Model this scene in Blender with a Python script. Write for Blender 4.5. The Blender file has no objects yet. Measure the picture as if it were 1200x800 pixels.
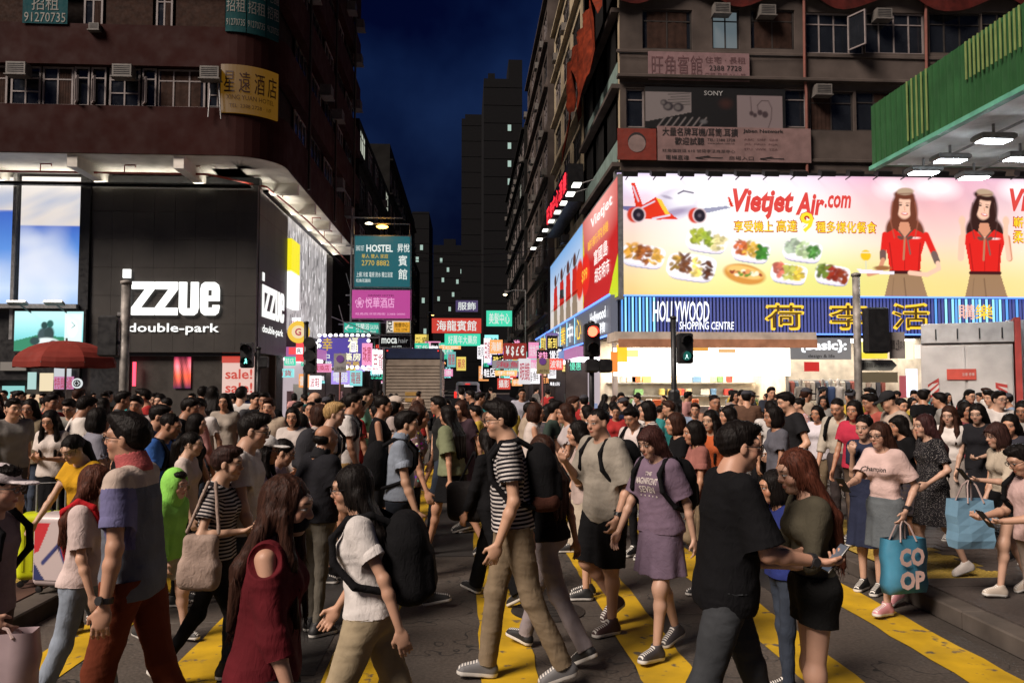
import bpy, math, random
import numpy as np
from mathutils import Vector, Matrix, Euler
from mathutils.bvhtree import BVHTree
import openvdb
R = math.radians
C = bpy.context.scene.collection
S = bpy.context.scene
rnd = random.Random(7)
rng = np.random.RandomState(5)

# ---------------------------------------------------------------- camera
FPX, CAMZ = 933.0, 1.85                       # focal length in pixels of the 1200 px wide photograph
cam_d = bpy.data.cameras.new('camera'); cam = bpy.data.objects.new('camera', cam_d); C.objects.link(cam)
cam.location = (0, 0, CAMZ); cam.rotation_euler = (R(90 + 2.94), 0, -R(3.37))
cam_d.sensor_width = 36; cam_d.lens = 36 * FPX / 1200; cam_d.clip_start = .1; cam_d.clip_end = 2000
S.camera = cam
CR = cam.rotation_euler.to_matrix()
def at(px, py, Y):
    """the world point on the upright plane y = Y that the photograph shows at (px, py)"""
    d = CR @ Vector(((px - 600) / FPX, (400 - py) / FPX, -1))
    return Vector((0, 0, CAMZ)) + d * (Y / d.y)
def onx(px, py, X):
    d = CR @ Vector(((px - 600) / FPX, (400 - py) / FPX, -1))
    return Vector((0, 0, CAMZ)) + d * (X / d.x)
def ground(px, py):
    d = CR @ Vector(((px - 600) / FPX, (400 - py) / FPX, -1))
    return Vector((0, 0, CAMZ)) + d * (-CAMZ / d.z)

# ---------------------------------------------------------------- sky, dusk light, exposure
S.view_settings.view_transform = 'Standard'; S.view_settings.look = 'None'; S.view_settings.gamma = 1
S.view_settings.exposure = 0.15
S.cycles.use_denoising = True
S.cycles.max_bounces = 5; S.cycles.diffuse_bounces = 3; S.cycles.glossy_bounces = 2
S.cycles.sample_clamp_indirect = 4
SUN_EL, SUN_ROT = 42, 232
w = bpy.data.worlds.new('World'); S.world = w; w.use_nodes = True
nt = w.node_tree; bg = nt.nodes['Background']
sky = nt.nodes.new('ShaderNodeTexSky'); sky.sky_type = 'NISHITA'; sky.sun_disc = False
sky.sun_elevation = R(-1); sky.sun_rotation = R(SUN_ROT); sky.air_density = 1.2; sky.dust_density = .3; sky.ozone_density = 3
tc = nt.nodes.new('ShaderNodeTexCoord'); cn = nt.nodes.new('ShaderNodeTexNoise'); cn.inputs['Scale'].default_value = 4.2; cn.inputs['Detail'].default_value = 5
cr = nt.nodes.new('ShaderNodeValToRGB'); cr.color_ramp.elements[0].position = .4; cr.color_ramp.elements[1].position = .66
cr.color_ramp.elements[0].color = (.07, .14, .5, 1); cr.color_ramp.elements[1].color = (.52, .88, 1.5, 1)
mx = nt.nodes.new('ShaderNodeMix'); mx.data_type = 'RGBA'; mx.blend_type = 'MULTIPLY'; mx.inputs[0].default_value = 1
nt.links.new(tc.outputs['Generated'], cn.inputs['Vector']); nt.links.new(cn.outputs[0], cr.inputs[0])
nt.links.new(sky.outputs[0], mx.inputs[6]); nt.links.new(cr.outputs[0], mx.inputs[7]); nt.links.new(mx.outputs[2], bg.inputs[0])
bg.inputs[1].default_value = .15
sd = bpy.data.lights.new('sun', 'SUN'); sun = bpy.data.objects.new('sun', sd); C.objects.link(sun)
sd.energy = 4.9; sd.angle = R(22); sd.color = (1, .85, .74)
sun.rotation_euler = (R(90 - SUN_EL), 0, R(180 - SUN_ROT))

# ---------------------------------------------------------------- object helpers
def col_(c, a=1): return (c[0], c[1], c[2], a)
def empty(name, label, cat, loc=(0, 0, 0), rz=0, group=None):
    o = bpy.data.objects.new(name, None); C.objects.link(o); o.empty_display_size = .2
    o.location = loc; o.rotation_euler = (0, 0, rz); tag(o, label, cat, group); return o
def tag(o, label=None, cat=None, group=None, kind=None):
    if label: o['label'] = label
    if cat: o['category'] = cat
    if group: o['group'] = group
    if kind: o['kind'] = kind
    return o
def link(name, me, mat=None, parent=None, color=None):
    o = bpy.data.objects.new(name, me); C.objects.link(o)
    if mat and not me.materials: me.materials.append(mat)
    if parent: o.parent = parent
    if color is not None: o.color = col_(color)
    return o
def np_mesh(name, V, Q, smooth=True):
    me = bpy.data.meshes.new(name); V = np.asarray(V, 'f'); Q = np.asarray(Q, 'i'); k = Q.shape[1]
    me.vertices.add(len(V)); me.vertices.foreach_set('co', V.ravel())
    me.loops.add(Q.size); me.loops.foreach_set('vertex_index', Q.ravel())
    me.polygons.add(len(Q)); me.polygons.foreach_set('loop_start', np.arange(0, Q.size, k, dtype='i'))
    me.update(calc_edges=True)
    if smooth: me.shade_smooth()
    return me
def vattr(me, name, arr):
    a = me.attributes.new(name, 'FLOAT_VECTOR', 'POINT'); a.data.foreach_set('vector', np.asarray(arr, 'f').ravel())
class MB:
    """collects boxes, tubes and sheets; build() links them as one mesh"""
    def __init__(s): s.v = []; s.f = []
    def add(s, vs, fs):
        b = len(s.v); s.v += [tuple(v) for v in vs]; s.f += [tuple(i + b for i in f) for f in fs]; return s
    def box(s, a, b, M=None, bevel=0):
        x0, y0, z0 = [min(p, q) for p, q in zip(a, b)]; x1, y1, z1 = [max(p, q) for p, q in zip(a, b)]
        if bevel:
            e = bevel; P = []
            for z, i in ((z0, e), (z0 + e, 0), (z1 - e, 0), (z1, e)):
                P += [(x0 + i + e * 0, y0 + i, z), (x1 - i, y0 + i, z), (x1 - i, y1 - i, z), (x0 + i, y1 - i, z)]
            F = [(3, 2, 1, 0), (12, 13, 14, 15)] + [(r * 4 + k, r * 4 + (k + 1) % 4, r * 4 + 4 + (k + 1) % 4, r * 4 + 4 + k) for r in range(3) for k in range(4)]
        else:
            P = [(x0, y0, z0), (x1, y0, z0), (x1, y1, z0), (x0, y1, z0), (x0, y0, z1), (x1, y0, z1), (x1, y1, z1), (x0, y1, z1)]
            F = [(3, 2, 1, 0), (4, 5, 6, 7), (0, 1, 5, 4), (1, 2, 6, 5), (2, 3, 7, 6), (3, 0, 4, 7)]
        if M is not None: P = [M @ Vector(p) for p in P]
        return s.add(P, F)
    def tube(s, pts, r, n=8, r1=None, cap=True):
        pts = [Vector(p) for p in pts]; m = len(pts); V = []; F = []; u = None
        for i, p in enumerate(pts):
            d = (pts[min(i + 1, m - 1)] - pts[max(i - 1, 0)]).normalized()
            if u is None: u = d.orthogonal().normalized()
            u = (u - d * u.dot(d)).normalized(); w_ = d.cross(u)
            rr = r if r1 is None else r + (r1 - r) * i / max(m - 1, 1)
            V += [p + (u * math.cos(2 * math.pi * k / n) + w_ * math.sin(2 * math.pi * k / n)) * rr for k in range(n)]
        for i in range(m - 1): F += [(i * n + k, i * n + (k + 1) % n, i * n + n + (k + 1) % n, i * n + n + k) for k in range(n)]
        if cap: F += [tuple(range(n))[::-1], tuple(range((m - 1) * n, m * n))]
        return s.add(V, F)
    def lathe(s, prof, n=16, o=(0, 0, 0), axis='z'):
        V = []; F = []
        for r, z in prof:
            for k in range(n):
                a = 2 * math.pi * k / n; p = (r * math.cos(a), r * math.sin(a), z)
                if axis == 'y': p = (p[0], -p[2], p[1])
                V.append((p[0] + o[0], p[1] + o[1], p[2] + o[2]))
        for i in range(len(prof) - 1): F += [(i * n + k, i * n + (k + 1) % n, i * n + n + (k + 1) % n, i * n + n + k) for k in range(n)]
        return s.add(V, F + [tuple(range(n))[::-1], tuple(range((len(prof) - 1) * n, len(prof) * n))])
    def quad(s, a, b, c, d): return s.add([a, b, c, d], [(0, 1, 2, 3)])
    def build(s, name, mat, parent=None, smooth=False, color=None):
        me = bpy.data.meshes.new(name); me.from_pydata(s.v, [], s.f); me.update()
        if smooth: me.shade_smooth()
        return link(name, me, mat, parent, color)

# ---------------------------------------------------------------- materials
_mats = {}
def new_mat(name):
    m = bpy.data.materials.new(name); m.use_nodes = True; return m, m.node_tree, m.node_tree.nodes['Principled BSDF']
def setin(b, k, v): b.inputs[k].default_value = v
def noise_fac(nt, scale, lo, hi, detail=4, vec=None, stretch=None):
    n = nt.nodes.new('ShaderNodeTexNoise'); n.inputs['Scale'].default_value = scale; n.inputs['Detail'].default_value = detail
    if vec is None:
        t = nt.nodes.new('ShaderNodeTexCoord'); vec = t.outputs['Object']
    if stretch:
        mp = nt.nodes.new('ShaderNodeMapping'); mp.inputs['Scale'].default_value = stretch; nt.links.new(vec, mp.inputs[0]); vec = mp.outputs[0]
    nt.links.new(vec, n.inputs['Vector'])
    r = nt.nodes.new('ShaderNodeMapRange'); r.inputs[3].default_value = lo; r.inputs[4].default_value = hi; r.inputs[1].default_value = .3; r.inputs[2].default_value = .7
    nt.links.new(n.outputs[0], r.inputs[0]); return r.outputs[0], n
def mixc(nt, fac, a, b, mode='MIX'):
    m = nt.nodes.new('ShaderNodeMix'); m.data_type = 'RGBA'; m.blend_type = mode
    for i, v in ((0, fac), (6, a), (7, b)):
        if isinstance(v, bpy.types.NodeSocket): nt.links.new(v, m.inputs[i])
        elif i == 0: m.inputs[0].default_value = v
        else: m.inputs[i].default_value = col_(v)
    return m.outputs[2]
def fmath(nt, op, a, b=None, c=None):
    m = nt.nodes.new('ShaderNodeMath'); m.operation = op
    for i, v in enumerate((a, b, c)):
        if v is None: continue
        if isinstance(v, bpy.types.NodeSocket): nt.links.new(v, m.inputs[i])
        else: m.inputs[i].default_value = v
    return m.outputs[0]
def bump(nt, b, h, dist=.01, strength=.5):
    n = nt.nodes.new('ShaderNodeBump'); n.inputs['Distance'].default_value = dist; n.inputs['Strength'].default_value = strength
    nt.links.new(h, n.inputs['Height']); nt.links.new(n.outputs[0], b.inputs['Normal'])
def solid(name, c, rough=.6, metal=0, var=.25, scale=3, bumpd=0, obj=False):
    """painted or plain surface with uneven wear; obj: the colour comes from the object"""
    if name in _mats: return _mats[name]
    m, nt, b = new_mat(name); _mats[name] = m
    f, n = noise_fac(nt, scale, 1 - var, 1 + var * .5, 6)
    src = c
    if obj:
        oi = nt.nodes.new('ShaderNodeObjectInfo'); src = oi.outputs['Color']
    o = mixc(nt, 1, src, (1, 1, 1), 'MULTIPLY')
    mm = o.node; cx = nt.nodes.new('ShaderNodeCombineColor')
    for i in range(3): nt.links.new(f, cx.inputs[i])
    nt.links.new(cx.outputs[0], mm.inputs[7]); nt.links.new(o, b.inputs['Base Color'])
    r2, _ = noise_fac(nt, scale * 3, rough - .12, min(1, rough + .12), 4); nt.links.new(r2, b.inputs['Roughness'])
    setin(b, 'Metallic', metal)
    if rough > .74: setin(b, 'Specular IOR Level', .15)
    if bumpd: bump(nt, b, n.outputs[0], bumpd)
    return m
def glow(name, c, strength, obj=False, nosample=False):
    """something that gives off light"""
    if name in _mats: return _mats[name]
    m, nt, b = new_mat(name); _mats[name] = m
    setin(b, 'Base Color', col_((.05, .05, .05))); setin(b, 'Roughness', .4); setin(b, 'Emission Strength', strength); setin(b, 'Emission Color', col_(c))
    if obj:
        oi = nt.nodes.new('ShaderNodeObjectInfo'); nt.links.new(oi.outputs['Color'], b.inputs['Emission Color'])
    if nosample: m.cycles.emission_sampling = 'NONE'
    return m
# ---------------------------------------------------------------- shared builders for the street
ORD = 'first second third fourth fifth sixth seventh eighth ninth tenth eleventh twelfth thirteenth fourteenth fifteenth sixteenth seventeenth eighteenth nineteenth twentieth'.split()
UX, UY, UZ = Vector((1, 0, 0)), Vector((0, 1, 0)), Vector((0, 0, 1))
def text(s, o, U, W, Hh, mat, parent=None, off=.0, ext=.012, V=UZ, shear=0, name='lettering', color=None, keep=False):
    """raised or printed lettering fitted into W x Hh metres from the lower left corner o along U"""
    cjk = any(ord(q) > 0x2e7f for q in s); bold = off if cjk else 0; off = 0 if cjk else off
    c = bpy.data.curves.new('t', 'FONT'); c.body = s; c.resolution_u = 2; c.offset = off; c.extrude = 0; c.shear = shear
    c.fill_mode = 'FRONT'
    t = bpy.data.objects.new('t', c); me = bpy.data.meshes.new_from_object(t); bpy.data.objects.remove(t); bpy.data.curves.remove(c)
    n = len(me.vertices)
    if n == 0: return None
    P = np.empty(n * 3, 'f'); me.vertices.foreach_get('co', P); P = P.reshape(-1, 3); mn = P.min(0); mxx = P.max(0); sz = np.maximum(mxx - mn, 1e-4)
    kx, ky = W / sz[0], Hh / sz[1]
    if keep: kx = ky = min(kx, ky)
    V_up = V; N = U.cross(V); o = Vector(o); Uv, Vv, Nv = [np.array(q, 'f') for q in (U, V, N)]
    Q = np.array(o, 'f') + np.outer((P[:, 0] - mn[0]) * kx, Uv) + np.outer((P[:, 1] - mn[1]) * ky, Vv) + Nv * ext
    me.vertices.foreach_set('co', Q.astype('f').ravel()); me.update(); me.materials.clear()
    if bold:      # thicken by laying shifted copies over one another
        d = bold * min(abs(ky), abs(kx)) * .55; n1 = len(me.polygons); L = [tuple(q.vertices) for q in me.polygons]; P1 = [v.co.copy() for v in me.vertices]; V = []; F = []
        for j, (a_, b_) in enumerate(((0, 0), (1, .4), (-1, -.4), (.4, -1), (-.4, 1))):
            V += [p + U * (a_ * d) + Vv_ * (b_ * d) + N * (.0007 * j) for p in P1 for Vv_ in (V_up,)]; F += [tuple(i + j * n for i in f) for f in L]
        me = bpy.data.meshes.new('t'); me.from_pydata(V, [], F); me.update()
    ob = link(name, me, mat, parent, color); ob['kind'] = 'stuff'
    return ob
class Paint:
    def __init__(s, u0, u1, v0, v1, nx, ny, base=(1, 1, 1)):
        s.u, s.v = np.meshgrid(np.linspace(u0, u1, nx), np.linspace(v0, v1, ny)); s.c = np.ones(s.u.shape + (3,), 'f') * np.array(base, 'f'); s.px = abs(u1 - u0) / nx
    def mask(s, m, col, a=1): m = (np.clip(m, 0, 1) * a)[..., None]; s.c = s.c * (1 - m) + np.array(col, 'f') * m; return s
    def ell(s, cx, cy, rx, ry, col, rot=0, soft=None, a=1):
        du, dv = s.u - cx, s.v - cy; c, n = math.cos(R(rot)), math.sin(R(rot)); p, q = du * c + dv * n, -du * n + dv * c
        d = np.sqrt((p / rx) ** 2 + (q / ry) ** 2); w = soft if soft else s.px * .7 / min(rx, ry); return s.mask((1 + w - d) / (2 * w), col, a)
    def poly(s, pts, col, a=1):
        m = np.zeros(s.u.shape, bool); n = len(pts)
        for i in range(n):
            (x0, y0), (x1, y1) = pts[i], pts[(i + 1) % n]
            if y0 == y1: continue
            m ^= ((s.v < y0) != (s.v < y1)) & (s.u < x0 + (s.v - y0) * (x1 - x0) / (y1 - y0))
        return s.mask(m.astype('f'), col, a)
    def line(s, pts, w, col, a=1):
        for (x0, y0), (x1, y1) in zip(pts, pts[1:]):
            dx, dy = x1 - x0, y1 - y0; t = np.clip(((s.u - x0) * dx + (s.v - y0) * dy) / (dx * dx + dy * dy + 1e-9), 0, 1)
            d = np.hypot(s.u - x0 - t * dx, s.v - y0 - t * dy); s.mask((w / 2 + s.px * .5 - d) / s.px, col, a)
        return s
    def grad(s, stops, axis='v'):
        t = s.v if axis == 'v' else s.u; xs = [q[0] for q in stops]; s.c = np.stack([np.interp(t, xs, [q[1][i] for q in stops]) for i in range(3)], -1).astype('f'); return s
    def noise(s, amp, fr, seed):
        r = np.random.RandomState(seed); n = sum(np.sin(s.u * r.randn() * fr * k + s.v * r.randn() * fr * k + r.rand() * 6) / k for k in (1, 1, 2, 2, 4, 4)); s.c = np.clip(s.c * (1 + amp * n[..., None]), 0, 1); return s
def srgb(r, g, b): return tuple(((q / 255 + .055) / 1.055) ** 2.4 if q > 10 else q / 255 / 12.92 for q in (r, g, b))
def print_mat(name, strength, rough=.5):
    if name in _mats: return _mats[name]
    m, nt, b = new_mat(name); _mats[name] = m; a_ = nt.nodes.new('ShaderNodeAttribute'); a_.attribute_name = 'print'
    nt.links.new(a_.outputs['Color'], b.inputs['Base Color']); setin(b, 'Roughness', rough)
    if strength: nt.links.new(a_.outputs['Color'], b.inputs['Emission Color']); setin(b, 'Emission Strength', strength); nt.links.new(mixc(nt, .8, a_.outputs['Color'], (0, 0, 0)), b.inputs['Base Color'])
    return m
def poster(name, o, U, W, Hh, paint, mat, parent=None, V=UZ):
    ny, nx = paint.c.shape[:2]; uu, vv = np.meshgrid(np.linspace(0, W, nx), np.linspace(0, Hh, ny))
    P = np.array(o, 'f') + uu[..., None] * np.array(U, 'f') + vv[..., None] * np.array(V, 'f'); i = np.arange(nx * ny).reshape(ny, nx)
    Q = np.stack([i[:-1, :-1], i[:-1, 1:], i[1:, 1:], i[1:, :-1]], -1).reshape(-1, 4)
    me = np_mesh(name, P.reshape(-1, 3), Q, False); a_ = me.attributes.new('print', 'FLOAT_COLOR', 'POINT')
    a_.data.foreach_set('color', np.concatenate([paint.c.reshape(-1, 3), np.ones((nx * ny, 1), 'f')], 1).astype('f').ravel())
    return link(name, me, mat, parent)
def sheet(name, o, U, W, Hh, mat, parent=None, V=UZ, t=.03, proud=0, color=None):
    """a thin board: front face on o + proud along the outward normal"""
    N = U.cross(V); o = Vector(o) + N * proud; m = MB(); P = [o, o + U * W, o + U * W + V * Hh, o + V * Hh]; B = [p - N * t for p in P]
    m.add(P + B, [(0, 1, 2, 3), (7, 6, 5, 4), (0, 4, 5, 1), (1, 5, 6, 2), (2, 6, 7, 3), (3, 7, 4, 0)]); return m.build(name, mat, parent, color=color)
def frame(name, o, U, W, Hh, mat, parent, V=UZ, t=.05, d=.06, proud=.02, mull=(), trans=()):
    N = U.cross(V); o = Vector(o); m = MB()
    def bar(u0, u1, v0, v1):
        P = [o + U * u + V * v + N * n for n in (proud - d, proud) for (u, v) in ((u0, v0), (u1, v0), (u1, v1), (u0, v1))]
        m.add(P, [(3, 2, 1, 0), (4, 5, 6, 7), (0, 1, 5, 4), (1, 2, 6, 5), (2, 3, 7, 6), (3, 0, 4, 7)])
    bar(0, t, 0, Hh); bar(W - t, W, 0, Hh); bar(t, W - t, 0, t); bar(t, W - t, Hh - t, Hh)
    for x in mull: bar(x - t * .4, x + t * .4, t, Hh - t)
    for z in trans:
        e = [t] + [q for x in mull for q in (x - t * .4, x + t * .4)] + [W - t]
        for a_, b_ in zip(e[::2], e[1::2]): bar(a_, b_, z - t * .35, z + t * .35)
    return m.build(name, mat, parent)
def holed_wall(name, o, U, W, Hh, holes, mat, parent, V=UZ, depth=.18):
    """a wall face with real recessed openings (u0, u1, v0, v1)"""
    N = U.cross(V); o = Vector(o); us = sorted({0, W} | {q for h in holes for q in h[:2]}); vs = sorted({0, Hh} | {q for h in holes for q in h[2:]}); m = MB()
    p = lambda u, v, n=0: o + U * u + V * v - N * n
    for a_, b_ in zip(us, us[1:]):
        for c_, d_ in zip(vs, vs[1:]):
            cu, cv = (a_ + b_) / 2, (c_ + d_) / 2
            if any(h[0] < cu < h[1] and h[2] < cv < h[3] for h in holes): continue
            m.quad(p(a_, c_), p(b_, c_), p(b_, d_), p(a_, d_))
    for a_, b_, c_, d_ in holes:
        for q, r_ in (((a_, c_), (b_, c_)), ((b_, c_), (b_, d_)), ((b_, d_), (a_, d_)), ((a_, d_), (a_, c_))): m.quad(p(*q), p(*q, depth), p(*r_, depth), p(*r_))
        m.quad(p(a_, c_, depth), p(b_, c_, depth), p(b_, d_, depth), p(a_, d_, depth))
    return m.build(name, mat, parent)
M_glass = solid('window_glass_dark', (.012, .014, .018), .12, 0, .3, 2)
M_white_frame = solid('painted_window_frame', (.2, .17, .165), .5, 0, .2, 4)
M_dark_frame = solid('dark_window_frame', (.03, .025, .022), .5)
M_steel = solid('galvanised_steel', (.30, .30, .30), .45, .6, .3, 8)
M_black = solid('black_paint', (.012, .012, .013), .45)
M_conc = solid('stained_concrete', (.075, .06, .053), .9, 0, .45, .9, .01)
M_conc2 = solid('pale_rendered_wall', (.34, .28, .19), .9, 0, .5, .8, .01)
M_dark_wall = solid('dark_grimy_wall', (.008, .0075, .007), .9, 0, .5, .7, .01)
M_ac = solid('air_conditioner_case', (.12, .11, .1), .6, 0, .3, 6)
M_curtain = solid('curtain_cloth', (.035, .018, .013), .9, 0, .4, 5)
W1 = glow('white_light', (1, .97, .92), 1.6)
def window(name, o, U, W, Hh, parent, fm=None, V=UZ, inset=.12, mull=(), trans=(), lit=None, curtain=None):
    N = U.cross(V); f = frame(name, Vector(o), U, W, Hh, fm or M_white_frame, parent, V, .06, .05, -inset * .4, mull, trans)
    pn = sheet('pane', Vector(o) + U * .03 + V * .03, U, W - .06, Hh - .06, lit or M_glass, f, V, .01, -inset * .4 - .03)
    if curtain:
        u0, u1 = curtain; m = MB(); n = 14; P = []
        for i in range(n + 1):
            u = u0 + (u1 - u0) * i / n; dd = .012 * math.sin(i * 2.2); P += [Vector(o) + U * u + V * .06 + N * (-inset * .4 - .012 + dd), Vector(o) + U * u + V * (Hh - .06) + N * (-inset * .4 - .012 + dd)]
        m.add(P, [(2 * i, 2 * i + 2, 2 * i + 3, 2 * i + 1) for i in range(n)]); m.build('curtain', M_curtain, f, True)
    return f
def aircon(o, U, parent, k=1.0):
    """a window air conditioner hung on a wall"""
    N = U.cross(UZ); o = Vector(o); m = MB(); P = lambda u, n, z: o + U * u + N * n + UZ * z
    def b(u0, u1, n0, n1, z0, z1):
        Q = [P(u, n, z) for z in (z0, z1) for (u, n) in ((u0, n1), (u1, n1), (u1, n0), (u0, n0))]
        m.add(Q, [(3, 2, 1, 0), (4, 5, 6, 7), (0, 1, 5, 4), (1, 2, 6, 5), (2, 3, 7, 6), (3, 0, 4, 7)])
    b(0, .62 * k, -.05, .38 * k, 0, .4 * k); b(-.04, .66 * k, 0, .42 * k, -.04, -.01)
    a = m.build('air_conditioner', M_ac, parent); m = MB()
    for i in range(5): 
        z = .05 * k + i * .065 * k; m.add([P(.05 * k, .383 * k, z), P(.57 * k, .383 * k, z), P(.57 * k, .387 * k, z + .03 * k), P(.05 * k, .387 * k, z + .03 * k)], [(0, 1, 2, 3)])
    g_ = m.build('grille', M_black, a); g_['kind'] = 'stuff'
    return a
# ---------------------------------------------------------------- people: implicit surfaces meshed once per garment
BIG = .06
class Grid:
    def __init__(s, lo, hi, v):
        s.v = v; s.lo = np.array(lo, 'f') - 2 * v; n = np.ceil((np.array(hi, 'f') + 2 * v - s.lo) / v).astype(int) + 1
        s.ax = [s.lo[i] + np.arange(n[i], dtype='f') * v for i in range(3)]
        s.F = np.full(tuple(n), BIG, 'f')
    def blk(s, lo, hi):
        sl = []
        for i in range(3):
            a = int(max(0, math.floor((lo[i] - s.lo[i]) / s.v))); b = int(min(len(s.ax[i]), math.ceil((hi[i] - s.lo[i]) / s.v) + 1))
            if b <= a: return None, None
            sl.append(slice(a, b))
        P = np.stack(np.broadcast_arrays(s.ax[0][sl[0], None, None], s.ax[1][None, sl[1], None], s.ax[2][None, None, sl[2]]), -1)
        return tuple(sl), P
    def put(s, lo, hi, fn, k=.02, op='u', cut=(), off=0):
        m = max(k, s.v) + .03
        sl, P = s.blk(np.minimum(lo, hi) - m, np.maximum(lo, hi) + m)
        if sl is None: return
        d = fn(P) - off
        for (cp, cn) in cut: d = np.maximum(d, (P - np.asarray(cp, 'f')) @ np.asarray(cn, 'f'))
        F = s.F[sl]
        if op == 'u':
            h = np.maximum(k - np.abs(F - d), 0); s.F[sl] = np.minimum(F, d) - h * h / (4 * k)
        elif op == 's':
            d = -d; h = np.maximum(k - np.abs(F - d), 0); s.F[sl] = np.maximum(F, d) + h * h / (4 * k)
    def cap(s, a, b, r0, r1=None, k=.02, op='u', cut=(), ys=1, fr=None):
        """tapered capsule a-b; ys squashes it along the frame's y"""
        r1 = r0 if r1 is None else r1; a = np.array(a, 'f'); b = np.array(b, 'f'); mr = max(r0, r1)
        if fr is None:
            A, B = a, b; fn_in = lambda P: P
        else:
            o, M = fr; A = o + M @ a; B = o + M @ b; fn_in = lambda P: (P - o) @ M
        sc = np.array([1, 1 / ys, 1], 'f'); a2, b2 = a * sc, b * sc; ba = b2 - a2; L = max(float(ba @ ba), 1e-9)
        def fn(P):
            q = fn_in(P) * sc - a2; t = np.clip((q @ ba) / L, 0, 1); d = q - t[..., None] * ba
            return (np.sqrt((d * d).sum(-1)) - (r0 + (r1 - r0) * t)) * (1 if ys == 1 else (ys + 1) / 2)
        s.put(np.minimum(A, B) - mr, np.maximum(A, B) + mr, fn, k, op, cut)
    def ell(s, c, r, k=.02, op='u', cut=(), fr=None):
        c = np.array(c, 'f'); r = np.array(r, 'f')
        if fr is None:
            A = c; fn_in = lambda P: P - c
        else:
            o, M = fr; A = o + M @ c; fn_in = lambda P: (P - o) @ M - c
        def fn(P):
            q = fn_in(P); k0 = np.sqrt(((q / r) ** 2).sum(-1)); k1 = np.sqrt(((q / (r * r)) ** 2).sum(-1)) + 1e-6
            return k0 * (k0 - 1) / k1
        s.put(A - r.max(), A + r.max(), fn, k, op, cut)
    def cone(s, z0, z1, r0, r1, ys, fr, k=.02, xo=0, wave=0, nw=9, ph=0, zc=None):
        """skirt: elliptic cone from z0 down to z1 in the frame, with folds growing to the hem"""
        o, M = fr; m = max(r0, r1) + .05
        A = o + M @ np.array([0, 0, z0], 'f'); B = o + M @ np.array([0, 0, z1], 'f')
        def fn(P):
            q = (P - o) @ M; t = np.clip((z0 - q[..., 2]) / (z0 - z1), 0, 1); rr = np.sqrt(q[..., 0] ** 2 + (q[..., 1] / ys) ** 2)
            R_ = r0 + (r1 - r0) * t ** .8
            if wave: R_ = R_ + wave * t * np.sin(nw * np.arctan2(q[..., 1], q[..., 0]) + ph)
            return np.maximum((rr - R_) * .9, np.maximum(q[..., 2] - z0, z1 - q[..., 2]))
        s.put(np.minimum(A, B) - m, np.maximum(A, B) + m, fn, k)
    def rbox(s, c, h, rad, fr=None, k=.01, op='u'):
        c = np.array(c, 'f'); h = np.array(h, 'f') - rad; o, M = fr if fr is not None else (np.zeros(3, 'f'), np.eye(3, dtype='f'))
        A = o + M @ c; e = float(np.linalg.norm(h)) + rad
        def fn(P):
            q = np.abs((P - o) @ M - c) - h
            return np.sqrt((np.maximum(q, 0) ** 2).sum(-1)) + np.minimum(q.max(-1), 0) - rad
        s.put(A - e, A + e, fn, k, op)
    def plane(s, p, n):
        P = sum(s.ax[i].reshape([-1 if j == i else 1 for j in range(3)]) * n[i] for i in range(3)) - float(np.dot(p, n))
        s.F = np.maximum(s.F, P.astype('f'))
    def mesh(s, name):
        F = np.clip(s.F, -BIG, BIG); F[[0, -1]] = BIG; F[:, [0, -1]] = BIG; F[:, :, [0, -1]] = BIG
        g = openvdb.FloatGrid(BIG); g.copyFromArray(np.ascontiguousarray(F))
        p, q = g.convertToQuads(0)
        if len(q) == 0: return None, None
        return p * s.v + s.lo, q[:, ::-1]
def rough_noise(P, amp, freq, seed, stretch=(1, 1, 1)):
    r = np.random.RandomState(seed); P = P * np.array(stretch, 'f'); out = np.zeros(len(P), 'f')
    wq = np.stack([np.sin(P @ (r.randn(3) * freq * .5) + r.rand() * 6) for _ in range(3)], -1) * (.6 / freq)
    Q = P + wq
    for i in range(5):
        kk = r.randn(3); kk *= freq * (1.0 + i * .5) / np.linalg.norm(kk); out += np.abs(np.sin(Q @ kk + r.rand() * 6)) / (1 + i * .6)
    return (out / 1.6 - .9) * amp
def finish(name, pq, mat, parent, color, rp=None, folds=None, origin=None):
    V, Q = pq
    if V is None: return None
    me = np_mesh(name, V, Q)
    if folds is not None:
        N = np.empty(len(V) * 3, 'f'); me.vertices.foreach_get('normal', N); N = N.reshape(-1, 3)
        V = V + N * folds(V)[:, None]; me.vertices.foreach_set('co', V.astype('f').ravel()); me.update()
    if rp is not None: vattr(me, 'rp', rp(V))
    return link(name, me, mat, parent, color)

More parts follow.
